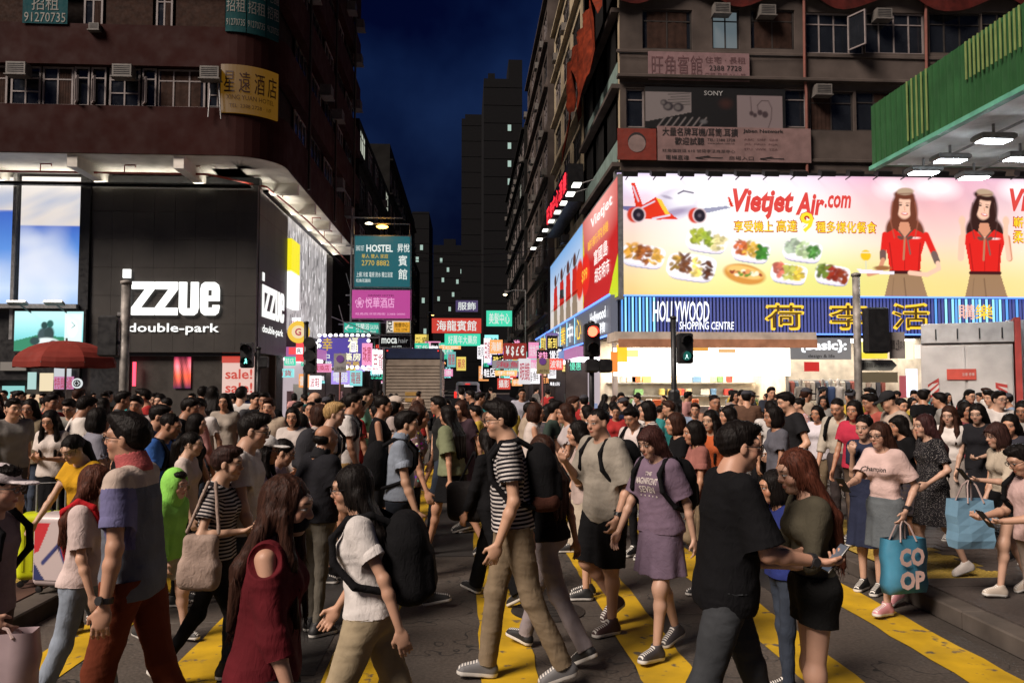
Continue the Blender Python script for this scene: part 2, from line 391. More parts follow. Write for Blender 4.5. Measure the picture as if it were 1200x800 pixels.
# materials worn by people; colours come from each object's own colour
def person_mats():
    m, nt, b = new_mat('skin'); _mats['skin'] = m
    at_ = nt.nodes.new('ShaderNodeAttribute'); at_.attribute_name = 'rp'
    sx = nt.nodes.new('ShaderNodeSeparateXYZ'); nt.links.new(at_.outputs['Vector'], sx.inputs[0]); x, y, z = sx.outputs
    ax = fmath(nt, 'ABSOLUTE', x); front = fmath(nt, 'GREATER_THAN', y, .045)
    def ell(cx, cz, rx, rz, soft=.25, hor=ax):
        a = fmath(nt, 'DIVIDE', fmath(nt, 'SUBTRACT', hor, cx), rx); c = fmath(nt, 'DIVIDE', fmath(nt, 'SUBTRACT', z, cz), rz)
        d = fmath(nt, 'ADD', fmath(nt, 'MULTIPLY', a, a), fmath(nt, 'MULTIPLY', c, c))
        r = nt.nodes.new('ShaderNodeMapRange'); r.inputs[1].default_value = 1 + soft; r.inputs[2].default_value = 1 - soft; nt.links.new(d, r.inputs[0])
        return fmath(nt, 'MULTIPLY', r.outputs[0], front)
    oi = nt.nodes.new('ShaderNodeObjectInfo')
    f, n = noise_fac(nt, 9, .88, 1.08, 5); cx = nt.nodes.new('ShaderNodeCombineColor')
    for i in range(3): nt.links.new(f, cx.inputs[i])
    c = mixc(nt, 1, oi.outputs['Color'], cx.outputs[0], 'MULTIPLY')
    red = mixc(nt, 1, c, (1.0, .72, .66), 'MULTIPLY')
    c = mixc(nt, fmath(nt, 'MULTIPLY', ell(.045, -.03, .028, .025, .8), .45), c, red)
    c = mixc(nt, fmath(nt, 'MULTIPLY', ell(0, -.024, .016, .012, .6), .35), c, red)
    c = mixc(nt, fmath(nt, 'MULTIPLY', ell(.031, .012, .024, .013, .7), .35), c, mixc(nt, 1, c, (.55, .42, .38), 'MULTIPLY'))
    c = mixc(nt, fmath(nt, 'MULTIPLY', ell(.03, .031, .021, .0048, .5), .85), c, (.02, .014, .012))
    c = mixc(nt, ell(.031, .0075, .0165, .0072, .25), c, (.018, .012, .01))
    c = mixc(nt, ell(.031, .006, .0145, .0052, .3), c, (.62, .58, .55))
    c = mixc(nt, ell(.031, .0068, .0062, .0068, .3), c, (.012, .008, .006))
    c = mixc(nt, fmath(nt, 'MULTIPLY', ell(0, -.0595, .0225, .0095, .35), .75), c, mixc(nt, 1, c, (.85, .38, .36), 'MULTIPLY'))
    c = mixc(nt, ell(0, -.0588, .021, .0013, .6), c, (.07, .02, .018))
    nt.links.new(c, b.inputs['Base Color']); setin(b, 'Roughness', .5)
    setin(b, 'Subsurface Weight', .0); setin(b, 'Specular IOR Level', .4)
    b2 = nt.nodes.new('ShaderNodeTexNoise'); b2.inputs['Scale'].default_value = 260; bump(nt, b, b2.outputs[0], .0006, .5)
    # cloth
    def cloth(name, kind):
        m, nt, b = new_mat(name); _mats[name] = m
        oi = nt.nodes.new('ShaderNodeObjectInfo'); at_ = nt.nodes.new('ShaderNodeAttribute'); at_.attribute_name = 'rp'
        sx = nt.nodes.new('ShaderNodeSeparateXYZ'); nt.links.new(at_.outputs['Vector'], sx.inputs[0]); x, y, z = sx.outputs
        f, n = noise_fac(nt, 7, .78, 1.12, 6); cx = nt.nodes.new('ShaderNodeCombineColor')
        for i in range(3): nt.links.new(f, cx.inputs[i])
        c = mixc(nt, 1, oi.outputs['Color'], cx.outputs[0], 'MULTIPLY')
        if kind == 'stripe':
            s = fmath(nt, 'GREATER_THAN', fmath(nt, 'FRACT', fmath(nt, 'MULTIPLY', z, 42)), .45)
            c = mixc(nt, s, c, (.012, .012, .016))
        if kind == 'thin':
            s = fmath(nt, 'GREATER_THAN', fmath(nt, 'FRACT', fmath(nt, 'MULTIPLY', z, 55)), .62)
            c = mixc(nt, s, c, (.015, .014, .016))
        if kind == 'dash':
            v = nt.nodes.new('ShaderNodeTexVoronoi'); mp = nt.nodes.new('ShaderNodeMapping'); mp.inputs['Scale'].default_value = (13, 13, 42); mp.inputs['Rotation'].default_value = (0, .35, 0)
            nt.links.new(at_.outputs['Vector'], mp.inputs[0]); nt.links.new(mp.outputs[0], v.inputs['Vector'])
            c = mixc(nt, fmath(nt, 'LESS_THAN', v.outputs['Distance'], .2), c, (.55, .52, .5))
        if kind == 'plaid':
            s = fmath(nt, 'GREATER_THAN', fmath(nt, 'FRACT', fmath(nt, 'MULTIPLY', z, 20)), .6); t = fmath(nt, 'GREATER_THAN', fmath(nt, 'FRACT', fmath(nt, 'MULTIPLY', x, 20)), .6)
            c = mixc(nt, fmath(nt, 'MULTIPLY', fmath(nt, 'ADD', s, t), .4), c, (.03, .03, .05))
        if kind == 'flower':
            v = nt.nodes.new('ShaderNodeTexVoronoi'); v.inputs['Scale'].default_value = 26; nt.links.new(at_.outputs['Vector'], v.inputs['Vector'])
            c = mixc(nt, fmath(nt, 'LESS_THAN', v.outputs['Distance'], .3), c, v.outputs['Color'])
        if kind == 'polo':       # grey-blue front, beige shoulder yoke, violet sleeves
            ax = fmath(nt, 'ABSOLUTE', x)
            c = mixc(nt, fmath(nt, 'GREATER_THAN', z, .40), c, (.42, .34, .29))
            c = mixc(nt, fmath(nt, 'MULTIPLY', fmath(nt, 'GREATER_THAN', ax, .3), fmath(nt, 'LESS_THAN', z, .425)), c, (.13, .125, .24))
        nt.links.new(c, b.inputs['Base Color']); setin(b, 'Roughness', .88); setin(b, 'Specular IOR Level', .12)
        b2 = nt.nodes.new('ShaderNodeTexNoise'); b2.inputs['Scale'].default_value = 9; b2.inputs['Detail'].default_value = 5; b2.inputs['Distortion'].default_value = 1.2
        bump(nt, b, b2.outputs[0], .012, .5)
        return m
    for k in ('plain', 'stripe', 'thin', 'dash', 'plaid', 'flower', 'polo'): cloth('cloth_' + k, k)
    # hair
    m, nt, b = new_mat('hair'); _mats['hair'] = m
    oi = nt.nodes.new('ShaderNodeObjectInfo'); at_ = nt.nodes.new('ShaderNodeAttribute'); at_.attribute_name = 'rp'
    f, n = noise_fac(nt, 110, .4, 1.8, 4, at_.outputs['Vector'], (1, 1, .1)); cx = nt.nodes.new('ShaderNodeCombineColor')
    for i in range(3): nt.links.new(f, cx.inputs[i])
    nt.links.new(mixc(nt, 1, oi.outputs['Color'], cx.outputs[0], 'MULTIPLY'), b.inputs['Base Color'])
    setin(b, 'Roughness', .5); setin(b, 'Specular IOR Level', .10); bump(nt, b, n.outputs[0], .006, .8)
    # shoes: upper in the object's colour, pale sole below 2 cm
    for nm, sole in (('shoe', (.6, .58, .54)), ('shoe_dark', (.02, .02, .02))):
        m, nt, b = new_mat(nm); _mats[nm] = m
        oi = nt.nodes.new('ShaderNodeObjectInfo'); at_ = nt.nodes.new('ShaderNodeAttribute'); at_.attribute_name = 'rp'
        sx = nt.nodes.new('ShaderNodeSeparateXYZ'); nt.links.new(at_.outputs['Vector'], sx.inputs[0]); x, y, z = sx.outputs
        c = mixc(nt, fmath(nt, 'MULTIPLY', fmath(nt, 'GREATER_THAN', y, .035), fmath(nt, 'MULTIPLY', fmath(nt, 'LESS_THAN', fmath(nt, 'ABSOLUTE', x), .022), fmath(nt, 'GREATER_THAN', fmath(nt, 'FRACT', fmath(nt, 'MULTIPLY', y, 60)), .5))), oi.outputs['Color'], sole)
        c = mixc(nt, fmath(nt, 'LESS_THAN', z, .026), c, sole)
        nt.links.new(c, b.inputs['Base Color']); setin(b, 'Roughness', .6)
person_mats()
SKIN = [(.46, .245, .155), (.40, .205, .125), (.52, .30, .2), (.33, .165, .10)]
BLACK = (.007, .007, .008); HAIRC = (.006, .0045, .004); BROWN = (.028, .012, .008); RUST = (.055, .017, .010)

def rotx(a): c, s = math.cos(a), math.sin(a); return np.array([[1, 0, 0], [0, c, -s], [0, s, c]], 'f')
def roty(a): c, s = math.cos(a), math.sin(a); return np.array([[c, 0, s], [0, 1, 0], [-s, 0, c]], 'f')
def rotz(a): c, s = math.cos(a), math.sin(a); return np.array([[c, -s, 0], [s, c, 0], [0, 0, 1]], 'f')
def nrm(v): return v / (np.linalg.norm(v) + 1e-9)
POSES = {   # (thigh, knee, foot pitch) of the left and of the right leg, degrees
    'stride': ((20, 6, 10), (-18, 14, -26)), 'stride2': ((-19, 15, -28), (21, 5, 12)),
    'mid': ((3, 4, 0), (14, 52, -30)), 'mid2': ((16, 56, -34), (0, 2, 0)),
    'step': ((14, 8, 4), (-13, 10, -16)), 'step2': ((-14, 12, -18), (13, 6, 5)),
    'stand': ((2, 3, 0), (-2, 2, 0)), 'stand2': ((5, 10, 0), (-2, 1, 0))}
def ik(Sh, T, L1, L2, pole):
    d = T - Sh; D = float(np.linalg.norm(d)); D = min(D, (L1 + L2) * .995); d = nrm(d); T = Sh + d * D
    a = (L1 * L1 - L2 * L2 + D * D) / (2 * D); h = math.sqrt(max(L1 * L1 - a * a, 0))
    p = nrm(pole - d * float(pole @ d)); return Sh + d * a + p * h, T

def build_person(p, root, v):
    """p: dict of looks and pose. Builds the parts under root in root's own frame (facing +y, feet on z=0)."""
    H = p.get('h', 1.7); s = H / 1.72; fem = p.get('sex', 'm') == 'f'; wt = p.get('w', 1.0) * .95; seed = p.get('seed', 1)
    hs = .915 * s ** .55 if H > 1.3 else .9 * s ** .25                    # head scale
    a = lambda *q: np.array(q, 'f')
    legs = POSES[p.get('pose', 'stand')]; lean = R(p.get('lean', 3)); hipw = (.085 if fem else .09) * s
    LT, LS = .435 * s, .42 * s; J = []
    for side, (th, kn, ft) in zip((-1, 1), legs):
        th, kn, ft = R(th), R(kn), R(ft); hip = a(side * hipw, 0, 0)
        knee = hip + LT * a(0, math.sin(th), -math.cos(th)); ank = knee + LS * a(side * .0, math.sin(th - kn), -math.cos(th - kn))
        J.append((hip, knee, ank, ft))
    low = 0
    for hip, knee, ank, ft in J:
        M = rotx(ft)
        for q in (a(0, -.06, -.075), a(0, .17, -.075)): low = min(low, float((ank + M @ (q * s))[2]))
    up = a(0, 0, -low); J = [(h + up, k + up, n_ + up, f) for h, k, n_, f in J]
    Mt = rotx(-lean) @ rotz(R(p.get('twist', 0))); po = up.copy(); T = (po, Mt)                       # torso frame
    tw = lambda q: po + Mt @ (np.array(q, 'f'))
    shx = (.142 if fem else .168) * s * (1 + (wt - 1) * .5); shz = .437 * s
    neck = tw((0, -.005, .50 * s))
    Mh = Mt @ rotx(lean * .7) @ rotz(R(p.get('hyaw', 0))) @ rotx(-R(p.get('hpitch', 5)))
    ho = tw((0, .012, .50 * s)) + Mh @ a(0, .018, .125 * hs); Hf = (ho, Mh * 1.0)
    # arms
    L1, L2 = .285 * s, .25 * s; arms = []
    sw = p.get('swing', 1)
    dflt = {-1: (-.225 * s, (.16 if legs[1][0] > 0 else -.10) * s * sw, -.085 * s), 1: (.225 * s, (.16 if legs[0][0] > 0 else -.10) * s * sw, -.085 * s)}
    for side, key in ((-1, 'lh'), (1, 'rh')):
        hnd = p.get(key); hnd = tuple(q * s for q in hnd) if hnd else dflt[side]
        Sh = tw((side * shx, 0, shz)); pole = Mt @ a(side * .45, -1, -.45 if hnd[2] > .1 * s else -.2)
        El, Wr = ik(Sh, tw(hnd), L1, L2, pole); arms.append((side, Sh, El, Wr, hnd))
    tone = p.get('skin', SKIN[seed % 4]); f_ = .86 if fem else 1.0
    sleeve = p.get('sleeve', .62); legw = p.get('leg', 'slim'); bot = p.get('bottom', 'trousers')
    hem = p.get('hem', -.04); ease = p.get('ease', .016)
    ch = .93 if fem else 1.0
    def torso(g, e, k=.05, low_=None):
        wv = wt * s
        g.cap((-.06 * wv * ch, -.0, -.01 * s), (.06 * wv * ch, 0, -.01 * s), .104 * wv + e, k=k, fr=T)
        if fem: g.ell((0, -.035, -.03), (.15 * wv + e, .1 * wv + e, .1 * s + e), k=k, fr=T)
        g.cap((-.03 * wv, .005, .16 * s), (.03 * wv, .005, .16 * s), (.098 if not fem else .088) * wv + e, k=k, fr=T)
        if wt > 1.05: g.ell((0, .05, .12 * s), (.12 * wv, .12 * wv, .14 * s), k=k, fr=T)
        g.cap((-.068 * wv * ch, .008, .33 * s), (.068 * wv * ch, .008, .33 * s), .1 * wv * ch + e, k=k, fr=T)
        g.cap((-.42 * shx, -.008, .415 * s), (.42 * shx, -.008, .415 * s), .066 * s + e * .7, k=k, fr=T); g.cap((-.1 * s, -.015, .425 * s), (0, -.015, .475 * s), .035 * s + e * .5, .042 * s + e * .5, k=.03, fr=T); g.cap((.1 * s, -.015, .425 * s), (0, -.015, .475 * s), .035 * s + e * .5, .042 * s + e * .5, k=.03, fr=T)
        if fem:
            for q in (-1, 1): g.ell((q * .062 * s, .08 * s, .315 * s), (.054 * s + e * .5, .048 * s + e * .5, .052 * s + e * .5), k=.035, fr=T)
    allp = [x for j in J for x in j[:3]] + [x for q in arms for x in q[1:4]] + [ho]
    lo = np.min(allp, 0) - .24; hi = np.max(allp, 0) + .24; lo[2] = max(lo[2], -.03)
    long_leg = bot in ('trousers',) or p.get('maxi')
    # ---- body (skin) ---------------------------------------------------------------
    g = Grid(a(lo[0], lo[1], -.03 if not long_leg else float(J[0][0][2]) - .3 * s), hi, v)
    torso(g, -.012 if True else 0)
    g.cap((0, -.012, .44 * s), (0, .0, .50 * s), .062 * s * f_, .054 * s * f_, k=.04, fr=T)
    g.cap(neck - Mt @ a(0, 0, .03), ho + Mh @ a(0, -.015, -.045 * hs), .052 * s * f_, .054 * hs * f_, k=.03)
    for side, Sh, El, Wr, hnd in arms:
        g.cap(Sh, El, .044 * s * f_ * wt, .033 * s * f_, k=.04); g.ell(El, (.032 * s * f_,) * 3, k=.015)
        mid = El + (Wr - El) * .3; g.cap(El, mid, .032 * s * f_, .035 * s * f_, k=.02); g.cap(mid, Wr, .035 * s * f_, .023 * s * f_, k=.015)
        d = nrm(Wr - El); hv = p.get('lhd' if side < 0 else 'rhd')
        if hv is not None: d = nrm(Mt @ np.array(hv, 'f'))
        inw = Mt @ a(-side, .15, 0)
        if hnd[2] > .1 * s: inw = Mt @ a(-side * .25, .0, 1) if not p.get('palmdown') else Mt @ a(0, 0, -1)
        nn = nrm(inw - d * float(inw @ d)); ss = np.cross(d, nn) * -side           # ss: towards the thumb (forward)
        if float(ss @ (Mt @ a(0, 1, .3))) < 0: ss = -ss
        q = s * (.93 if fem else 1.0) * .97; fr_ = 1.15 if v > .009 else 1
        pc = Wr + d * .045 * q
        Mp = np.stack([ss, nn, d], 1).astype('f'); g.ell(a(0, 0, .048 * q), (.041 * q, .019 * q, .055 * q), k=.012, fr=(Wr, Mp))
        curl = p.get('curl', .55) if hnd[2] < .1 * s else p.get('curl', 1.0)
        for i, (ox, L) in enumerate(((.030, .072), (.010, .08), (-.011, .074), (-.030, .058))):
            b0 = Wr + d * .088 * q + ss * ox * q; c1 = curl * (.5 + .12 * i) + .1
            d1 = nrm(d * math.cos(c1) + nn * math.sin(c1) + ss * ox * 1.2); c2 = c1 + curl * .95
            d2 = nrm(d * math.cos(c2) + nn * math.sin(c2)); b1 = b0 + d1 * L * .5 * q; b2 = b1 + d2 * L * .5 * q
            g.cap(b0, b1, .0092 * q * fr_, .0085 * q * fr_, k=.006); g.cap(b1, b2, .0085 * q * fr_, .0075 * q * fr_, k=.005)
        t0 = Wr + d * .028 * q + ss * .026 * q; t1 = t0 + nrm(ss * .75 + d * .75 + nn * .35) * .04 * q; t2 = t1 + nrm(ss * .15 + d * 1 + nn * .5) * .03 * q
        g.cap(t0, t1, .0125 * q, .0105 * q, k=.012); g.cap(t1, t2, .0105 * q, .0085 * q, k=.006)
    for hip, knee, ank, ft in J:
        g.cap(hip, knee if not long_leg else hip + (knee - hip) * .5, (.084 if not long_leg else .06) * s * f_ * wt ** .5, (.054 if not long_leg else .045) * s * f_, k=.05)
        if not long_leg:
            d = nrm(ank - knee); bk = np.cross(d, a(1, 0, 0)) * 1.0; bk = bk if bk[1] < 0 else -bk
            g.ell(knee + a(0, .006, 0), (.043 * s * f_, .046 * s * f_, .055 * s * f_), k=.04)
            g.cap(knee, knee + d * .3 * LS + bk * .012 * s, .046 * s * f_, .05 * s * f_, k=.05); g.cap(knee + d * .3 * LS + bk * .012 * s, ank, .05 * s * f_, .032 * s * f_, k=.03)
            Mf = rotx(ft); F_ = (ank, Mf)
            g.cap((0, -.02 * s, -.045 * s), (0, .12 * s, -.058 * s), .034 * s, .03 * s, k=.02, fr=F_, ys=1)
    # head
    e = hs
    hh = lambda c, r, k=.02, op='u': g.ell(tuple(q * e for q in c), tuple(q * e for q in r), k * e, op, fr=Hf)
    jw = .9 if fem else 1.0
    hh((0, -.016, .034), (.073, .092, .08)); hh((0, .018, -.035), (.06 * jw, .07, .078), .03); hh((0, .058, -.09), (.026 * jw, .022, .019), .03)
    hh((0, .072, .03), (.052, .02, .022), .03)
    g.cap((0, .084 * e, .014 * e), (0, .1 * e, -.02 * e), .0075 * e, .0125 * e, k=.009 * e, fr=Hf)
    hh((.0, .094, -.026), (.0165, .012, .0095), .008)
    for q in (-1, 1):
        hh((q * .031, .099, .006), (.018, .014, .011), .012, 's'); hh((q * .031, .0785, .006), (.014, .0125, .0115), .005)
        hh((q * .04, .05, -.03), (.024, .028, .026), .02); hh((q * .074, -.006, -.008), (.0085, .019, .031), .008)
    hh((0, .0845, -.054), (.021, .011, .0055), .005); hh((0, .083, -.065), (.018, .011, .0065), .005)
    hrp = lambda V: ((V - ho) @ Mh) / e
    finish('body', g.mesh('body'), _mats['skin'], root, tone, rp=hrp)
    # ---- hair ---------------------------------------------------------------------
    st = p.get('hair', 'short' if not fem else 'long'); hc = p.get('hc', HAIRC)
    gh = Grid(ho - .2, ho + a(.2, .2, .2), v) if st in ('short', 'bob', 'bun', 'buzz', 'bald', 'quiff') else Grid(np.minimum(ho - .22, tw((-.2, -.3, .0))), ho + a(.24, .26, .22), v)
    hd = lambda c, r, k=.02, op='u': gh.ell(tuple(q * e for q in c), tuple(q * e for q in r), k * e, op, fr=Hf)
    t_ = .004 if st in ('buzz', 'bald') else 0
    if st != 'bald': hd((0, -.021, .045 - t_), (.081 - t_, .099 - t_, .086 - t_))
    else: hd((0, -.03, -.005), (.08, .095, .055))
    if st in ('short', 'quiff'):
        hd((.01, .028, .098), (.062, .07, .032 if st == 'short' else .045), .03); hd((0, -.048, .02), (.079, .076, .083), .02)
        if st == 'quiff': hd((.012, .072, .105), (.05, .032, .032), .02)
    if st in ('bob', 'long', 'longf', 'half'):
        hd((0, -.03, -.0), (.094, .098, .125), .03)
        if st == 'bob': hd((0, -.035, -.06), (.098, .095, .085), .03)
        if p.get('bangs'): hd((0, .045, .055), (.072, .056, .045), .02)
    if st == 'bun': hd((0, -.1, .09), (.035, .035, .035), .01)
    if st in ('long', 'longf', 'half', 'pony'):
        Lh = p.get('hl', .34) * s; n_ = tw((0, -.075, .44 * s))
        if st == 'pony':
            b0 = ho + Mh @ a(0, -.1, .04) * e; b1 = b0 + a(0, -.055, -.05); b2 = tw((0, -.14, .42 * s - Lh * .3)); b3 = b2 + Mt @ a(0, -.01, -Lh * .5)
            gh.cap(b0, b1, .026, .036, k=.02); gh.cap(b1, b2, .036, .034, k=.02); gh.cap(b2, b3, .034, .012, k=.02)
        else:
            W = .062 if st != 'half' else .045
            hb = ho + Mh @ a(0, -.045, -.04) * e; b2 = tw((0, -.115 * s, .38 * s)); b3 = tw((0, -.135 * s, .46 * s - Lh))
            for q in (-1, -.33, .33, 1):
                o1 = Mh @ a(q * W, 0, 0); o2 = Mt @ a(q * W * 1.35, .012 * abs(q), 0); o3 = Mt @ a(q * W * 1.1, 0, .03 * rng.rand())
                gh.cap(hb + o1, b2 + o2, .042 * e, .034, k=.03); gh.cap(b2 + o2, b3 + o3, .034, .014, k=.025)
            if st == 'longf':
                for q in (-1, 1):
                    c0 = ho + Mh @ a(q * .078, .02, -.03) * e; c1 = tw((q * .09 * s, .075 * s, .42 * s)); c2 = tw((q * .085 * s, .125 * s, .46 * s - Lh * .85))
                    gh.cap(c0, c1, .024, .028, k=.03); gh.cap(c1, c2, .028, .012, k=.02)
    # keep the face free
    yl = .062 if p.get('bangs') else .0
    if st in ('short', 'quiff', 'buzz', 'bun', 'pony', 'bald'):
        hd((0, .1, -.04), (.1, .078, .105), .01, 's'); hd((0, .02, -.11), (.12, .062, .11), .01, 's')
        hd((0, .1, .02), (.07, .052, .05), .012, 's')
        if st not in ('pony',): hd((0, -.05, -.17), (.14, .12, .1), .01, 's')
    else:
        hd((0, .115, -.045), (.066, .085, .105), .012, 's')
        if not p.get('bangs'): hd((.0, .11, .025), (.062, .055, .05), .015, 's')
        else: hd((0, .125, -.01), (.068, .05, .05), .006, 's')
    frz = (60 if st in ('short', 'quiff', 'buzz') else 85)
    stt = (1, 1, .9) if st in ('short', 'quiff', 'buzz') else (1, 1, .12)
    finish('hair', gh.mesh('hair'), _mats['hair'], root, hc, rp=hrp, folds=lambda V: rough_noise((V - ho) @ Mh, .005 if v < .012 else .004, frz, seed, stt))
    if v < .009:      # loose strands break the outline of the hair
        me = root.children[-1].data; n = len(me.vertices); P = np.empty(n * 3, 'f'); N = np.empty(n * 3, 'f'); me.vertices.foreach_get('co', P); me.vertices.foreach_get('normal', N); P = P.reshape(-1, 3); N = N.reshape(-1, 3); rr = np.random.RandomState(seed); lng = st in ('long', 'longf', 'half', 'bob', 'pony'); m_ = 900 if v < .0062 else 420
        ix = rr.randint(0, n, m_); q = P[ix]; nn_ = N[ix]; ok = nn_ @ Mh[:, 1] < .6; q, nn_ = q[ok], nn_[ok]; m_ = len(q); fl = np.tile(np.array((0, 0, -1.0), 'f') if lng else Mh @ a(0, .7, .5), (m_, 1)) + rr.randn(m_, 3) * (.18 if lng else .4); fl -= nn_ * (fl * nn_).sum(1, keepdims=True) * .8; fl /= np.linalg.norm(fl, axis=1, keepdims=True)
        L_ = rr.uniform(.04, .11, (m_, 1)) if lng else rr.uniform(.016, .042, (m_, 1)); p1 = q + fl * L_ * .5 + nn_ * L_ * (.10 if lng else .3); p2 = q + fl * L_ + nn_ * L_ * (.12 if lng else .45); sd_ = np.cross(fl, nn_); sd_ /= np.linalg.norm(sd_, axis=1, keepdims=True) + 1e-6; w_ = .0017
        V_ = np.concatenate([q - sd_ * w_, q + sd_ * w_, q + nn_ * w_ * 1.5, p1 - sd_ * w_, p1 + sd_ * w_, p1 + nn_ * w_ * 1.5, p2]); k_ = np.arange(m_); F_ = [np.stack(x, 1) for x in ((k_, k_ + m_, k_ + 4 * m_, k_ + 3 * m_), (k_ + m_, k_ + 2 * m_, k_ + 5 * m_, k_ + 4 * m_), (k_ + 2 * m_, k_, k_ + 3 * m_, k_ + 5 * m_), (k_ + 3 * m_, k_ + 4 * m_, k_ + 6 * m_, k_ + 6 * m_), (k_ + 4 * m_, k_ + 5 * m_, k_ + 6 * m_, k_ + 6 * m_))]
        me2 = bpy.data.meshes.new('hair_strand'); me2.from_pydata(V_.tolist(), [], [tuple(dict.fromkeys(f)) for f in np.concatenate(F_).tolist()]); me2.update(); vattr(me2, 'rp', hrp(V_)); o_ = link('hair_strand', me2, _mats['hair'], root, hc); o_['kind'] = 'stuff'
    # ---- top -----------------------------------------------------------------------
    tc_ = p.get('top', (.3, .3, .3)); tm = _mats['cloth_' + p.get('tp', 'plain')]
    def trp(V):
        q = (V - po) @ Mt / s
        for side, Sh, El, Wr, hnd in arms:
            ba = El - Sh; t = ((V - Sh) @ ba) / float(ba @ ba); dd = np.linalg.norm(V - Sh - np.clip(t, 0, 1)[:, None] * ba, axis=1)
            m = (t > .12) & (t < 1.05) & (dd < (.085 + t * .01) * s) & (np.abs(q[:, 0]) > .135)
            q[m, 0] = side * .5; q[m, 2] = .42 - t[m] * .285
        return q
    def wrinkle(fr_, amp, freq):
        o_, M_ = fr_
        def f(V):
            q = (V - o_) @ M_
            return rough_noise(q, amp, freq * .62, seed, (1, 1, .6)) + rough_noise(q, amp * .4, freq * 1.4, seed + 3, (.5, .5, 1.4)) + amp * .3
        return f
    dress = bot == 'dress'
    g = Grid(np.minimum(tw((-.34, -.26, -.16)), arms[0][2] - .12) if sleeve else tw((-.3, -.26, -.16)) , np.maximum(tw((.34, .3, .62)), arms[1][2] + .12), v)
    al = np.min([x for q in arms for x in q[1:4]], 0) - .1; ah = np.max([x for q in arms for x in q[1:4]], 0) + .1
    g = Grid(np.minimum(np.minimum(tw((-.28, -.24, -.2)), tw((-.28, .28, -.2))), al), np.maximum(np.maximum(tw((.28, .28, .6)), tw((.28, -.2, .6))), ah), v)
    torso(g, ease, .06)
    if not p.get('tuck'):      # the cloth falls from the chest to the hem
        g.cap((-.05 * s * wt, .0, .3 * s), (-.055 * s * wt, 0, -.06 * s), (.112 if not fem else .1) * s * wt, (.12 + ease * .6) * s * wt, k=.04, fr=T)
        g.cap((.05 * s * wt, .0, .3 * s), (.055 * s * wt, 0, -.06 * s), (.112 if not fem else .1) * s * wt, (.12 + ease * .6) * s * wt, k=.04, fr=T)
    for side, Sh, El, Wr, hnd in arms:
        if sleeve == 0: 
            g.ell(Sh, (.03, .045, .05), k=.03); continue
        d = nrm(El - Sh); e2 = ease
        if sleeve <= 1:
            E2 = Sh + (El - Sh) * sleeve
            g.cap(Sh, El, (.05 * f_) * s * wt + e2, (.05 * f_ + p.get('flare', .012)) * s * wt + e2, k=.05, cut=[(E2, d)])
            g.cap(E2 - d * .03, E2 + d * .05, .046 * f_ * s * wt + e2, k=.004, op='s')
        else:
            g.cap(Sh, El, (.048 * f_) * s * wt + e2, (.042 * f_) * s + e2, k=.05)
            d2 = nrm(Wr - El); E3 = El + (Wr - El) * min(sleeve - 1, 1) * .97
            g.cap(El, Wr, .042 * f_ * s + e2, .032 * f_ * s + e2, k=.02, cut=[(E3, d2)])
    if p.get('shirt_collar'):
        for q in (0,):
            g.cap((0, -.015, .475 * s), (0, .002, .515 * s), .07 * s * f_, .068 * s * f_, k=.012, fr=T)
            g.cap((0, -.0, .49 * s), (0, .016, .6 * s), .058 * s * f_, .066 * s * f_, k=.006, op='s', fr=T)
            g.ell((0, .085 * s, .48 * s), (.02 * s, .05 * s, .07 * s), k=.01, op='s', fr=T)
    else:
        nr = p.get('neckr', .07); g.ell((0, .022 * s, .525 * s + p.get('nz', 0)), (nr * s * 1.05, nr * s * .95, .07 * s), k=.01, op='s', fr=T)
    if p.get('offsh'):
        q = 1 if p['offsh'] > 0 else -1; Sh = arms[0 if q < 0 else 1][1]; g.ell(Sh + Mt @ a(q * .05, 0, .01), (.055, .07, .06), k=.01, op='s')
    g.plane(tw((0, 0, (hem if not p.get('tuck') else .06) * s)), -(Mt @ a(0, 0, 1)))
    finish('shirt' if not dress else 'dress_top', g.mesh('t'), tm, root, tc_, rp=trp, folds=wrinkle(T, .0095 if v < .009 else .007, 16))
    # ---- trousers, shorts or skirt ------------------------------------------------
    bc = p.get('bc', BLACK); bm = _mats['cloth_' + p.get('bp', 'plain')]
    g = Grid(a(lo[0], lo[1], 0), a(hi[0], hi[1], float(tw((0, 0, .2 * s))[2])), v)
    top_z = .055 * s if p.get('tuck') or dress else .0
    if p.get('tuck') or dress: top_z = .085 * s
    pe = {'slim': .008, 'straight': .018, 'wide': .026}[legw]
    wv = wt * s
    g.cap((-.06 * wv * ch, 0, -.01 * s), (.06 * wv * ch, 0, -.01 * s), .104 * wv + .008, k=.05, fr=T)
    if fem: g.ell((0, -.035, -.03), (.15 * wv, .1 * wv + .006, .1 * s), k=.05, fr=T)
    g.cap((-.03 * wv, .005, .09 * s), (.03 * wv, .005, .09 * s), .1 * wv, k=.05, fr=T)
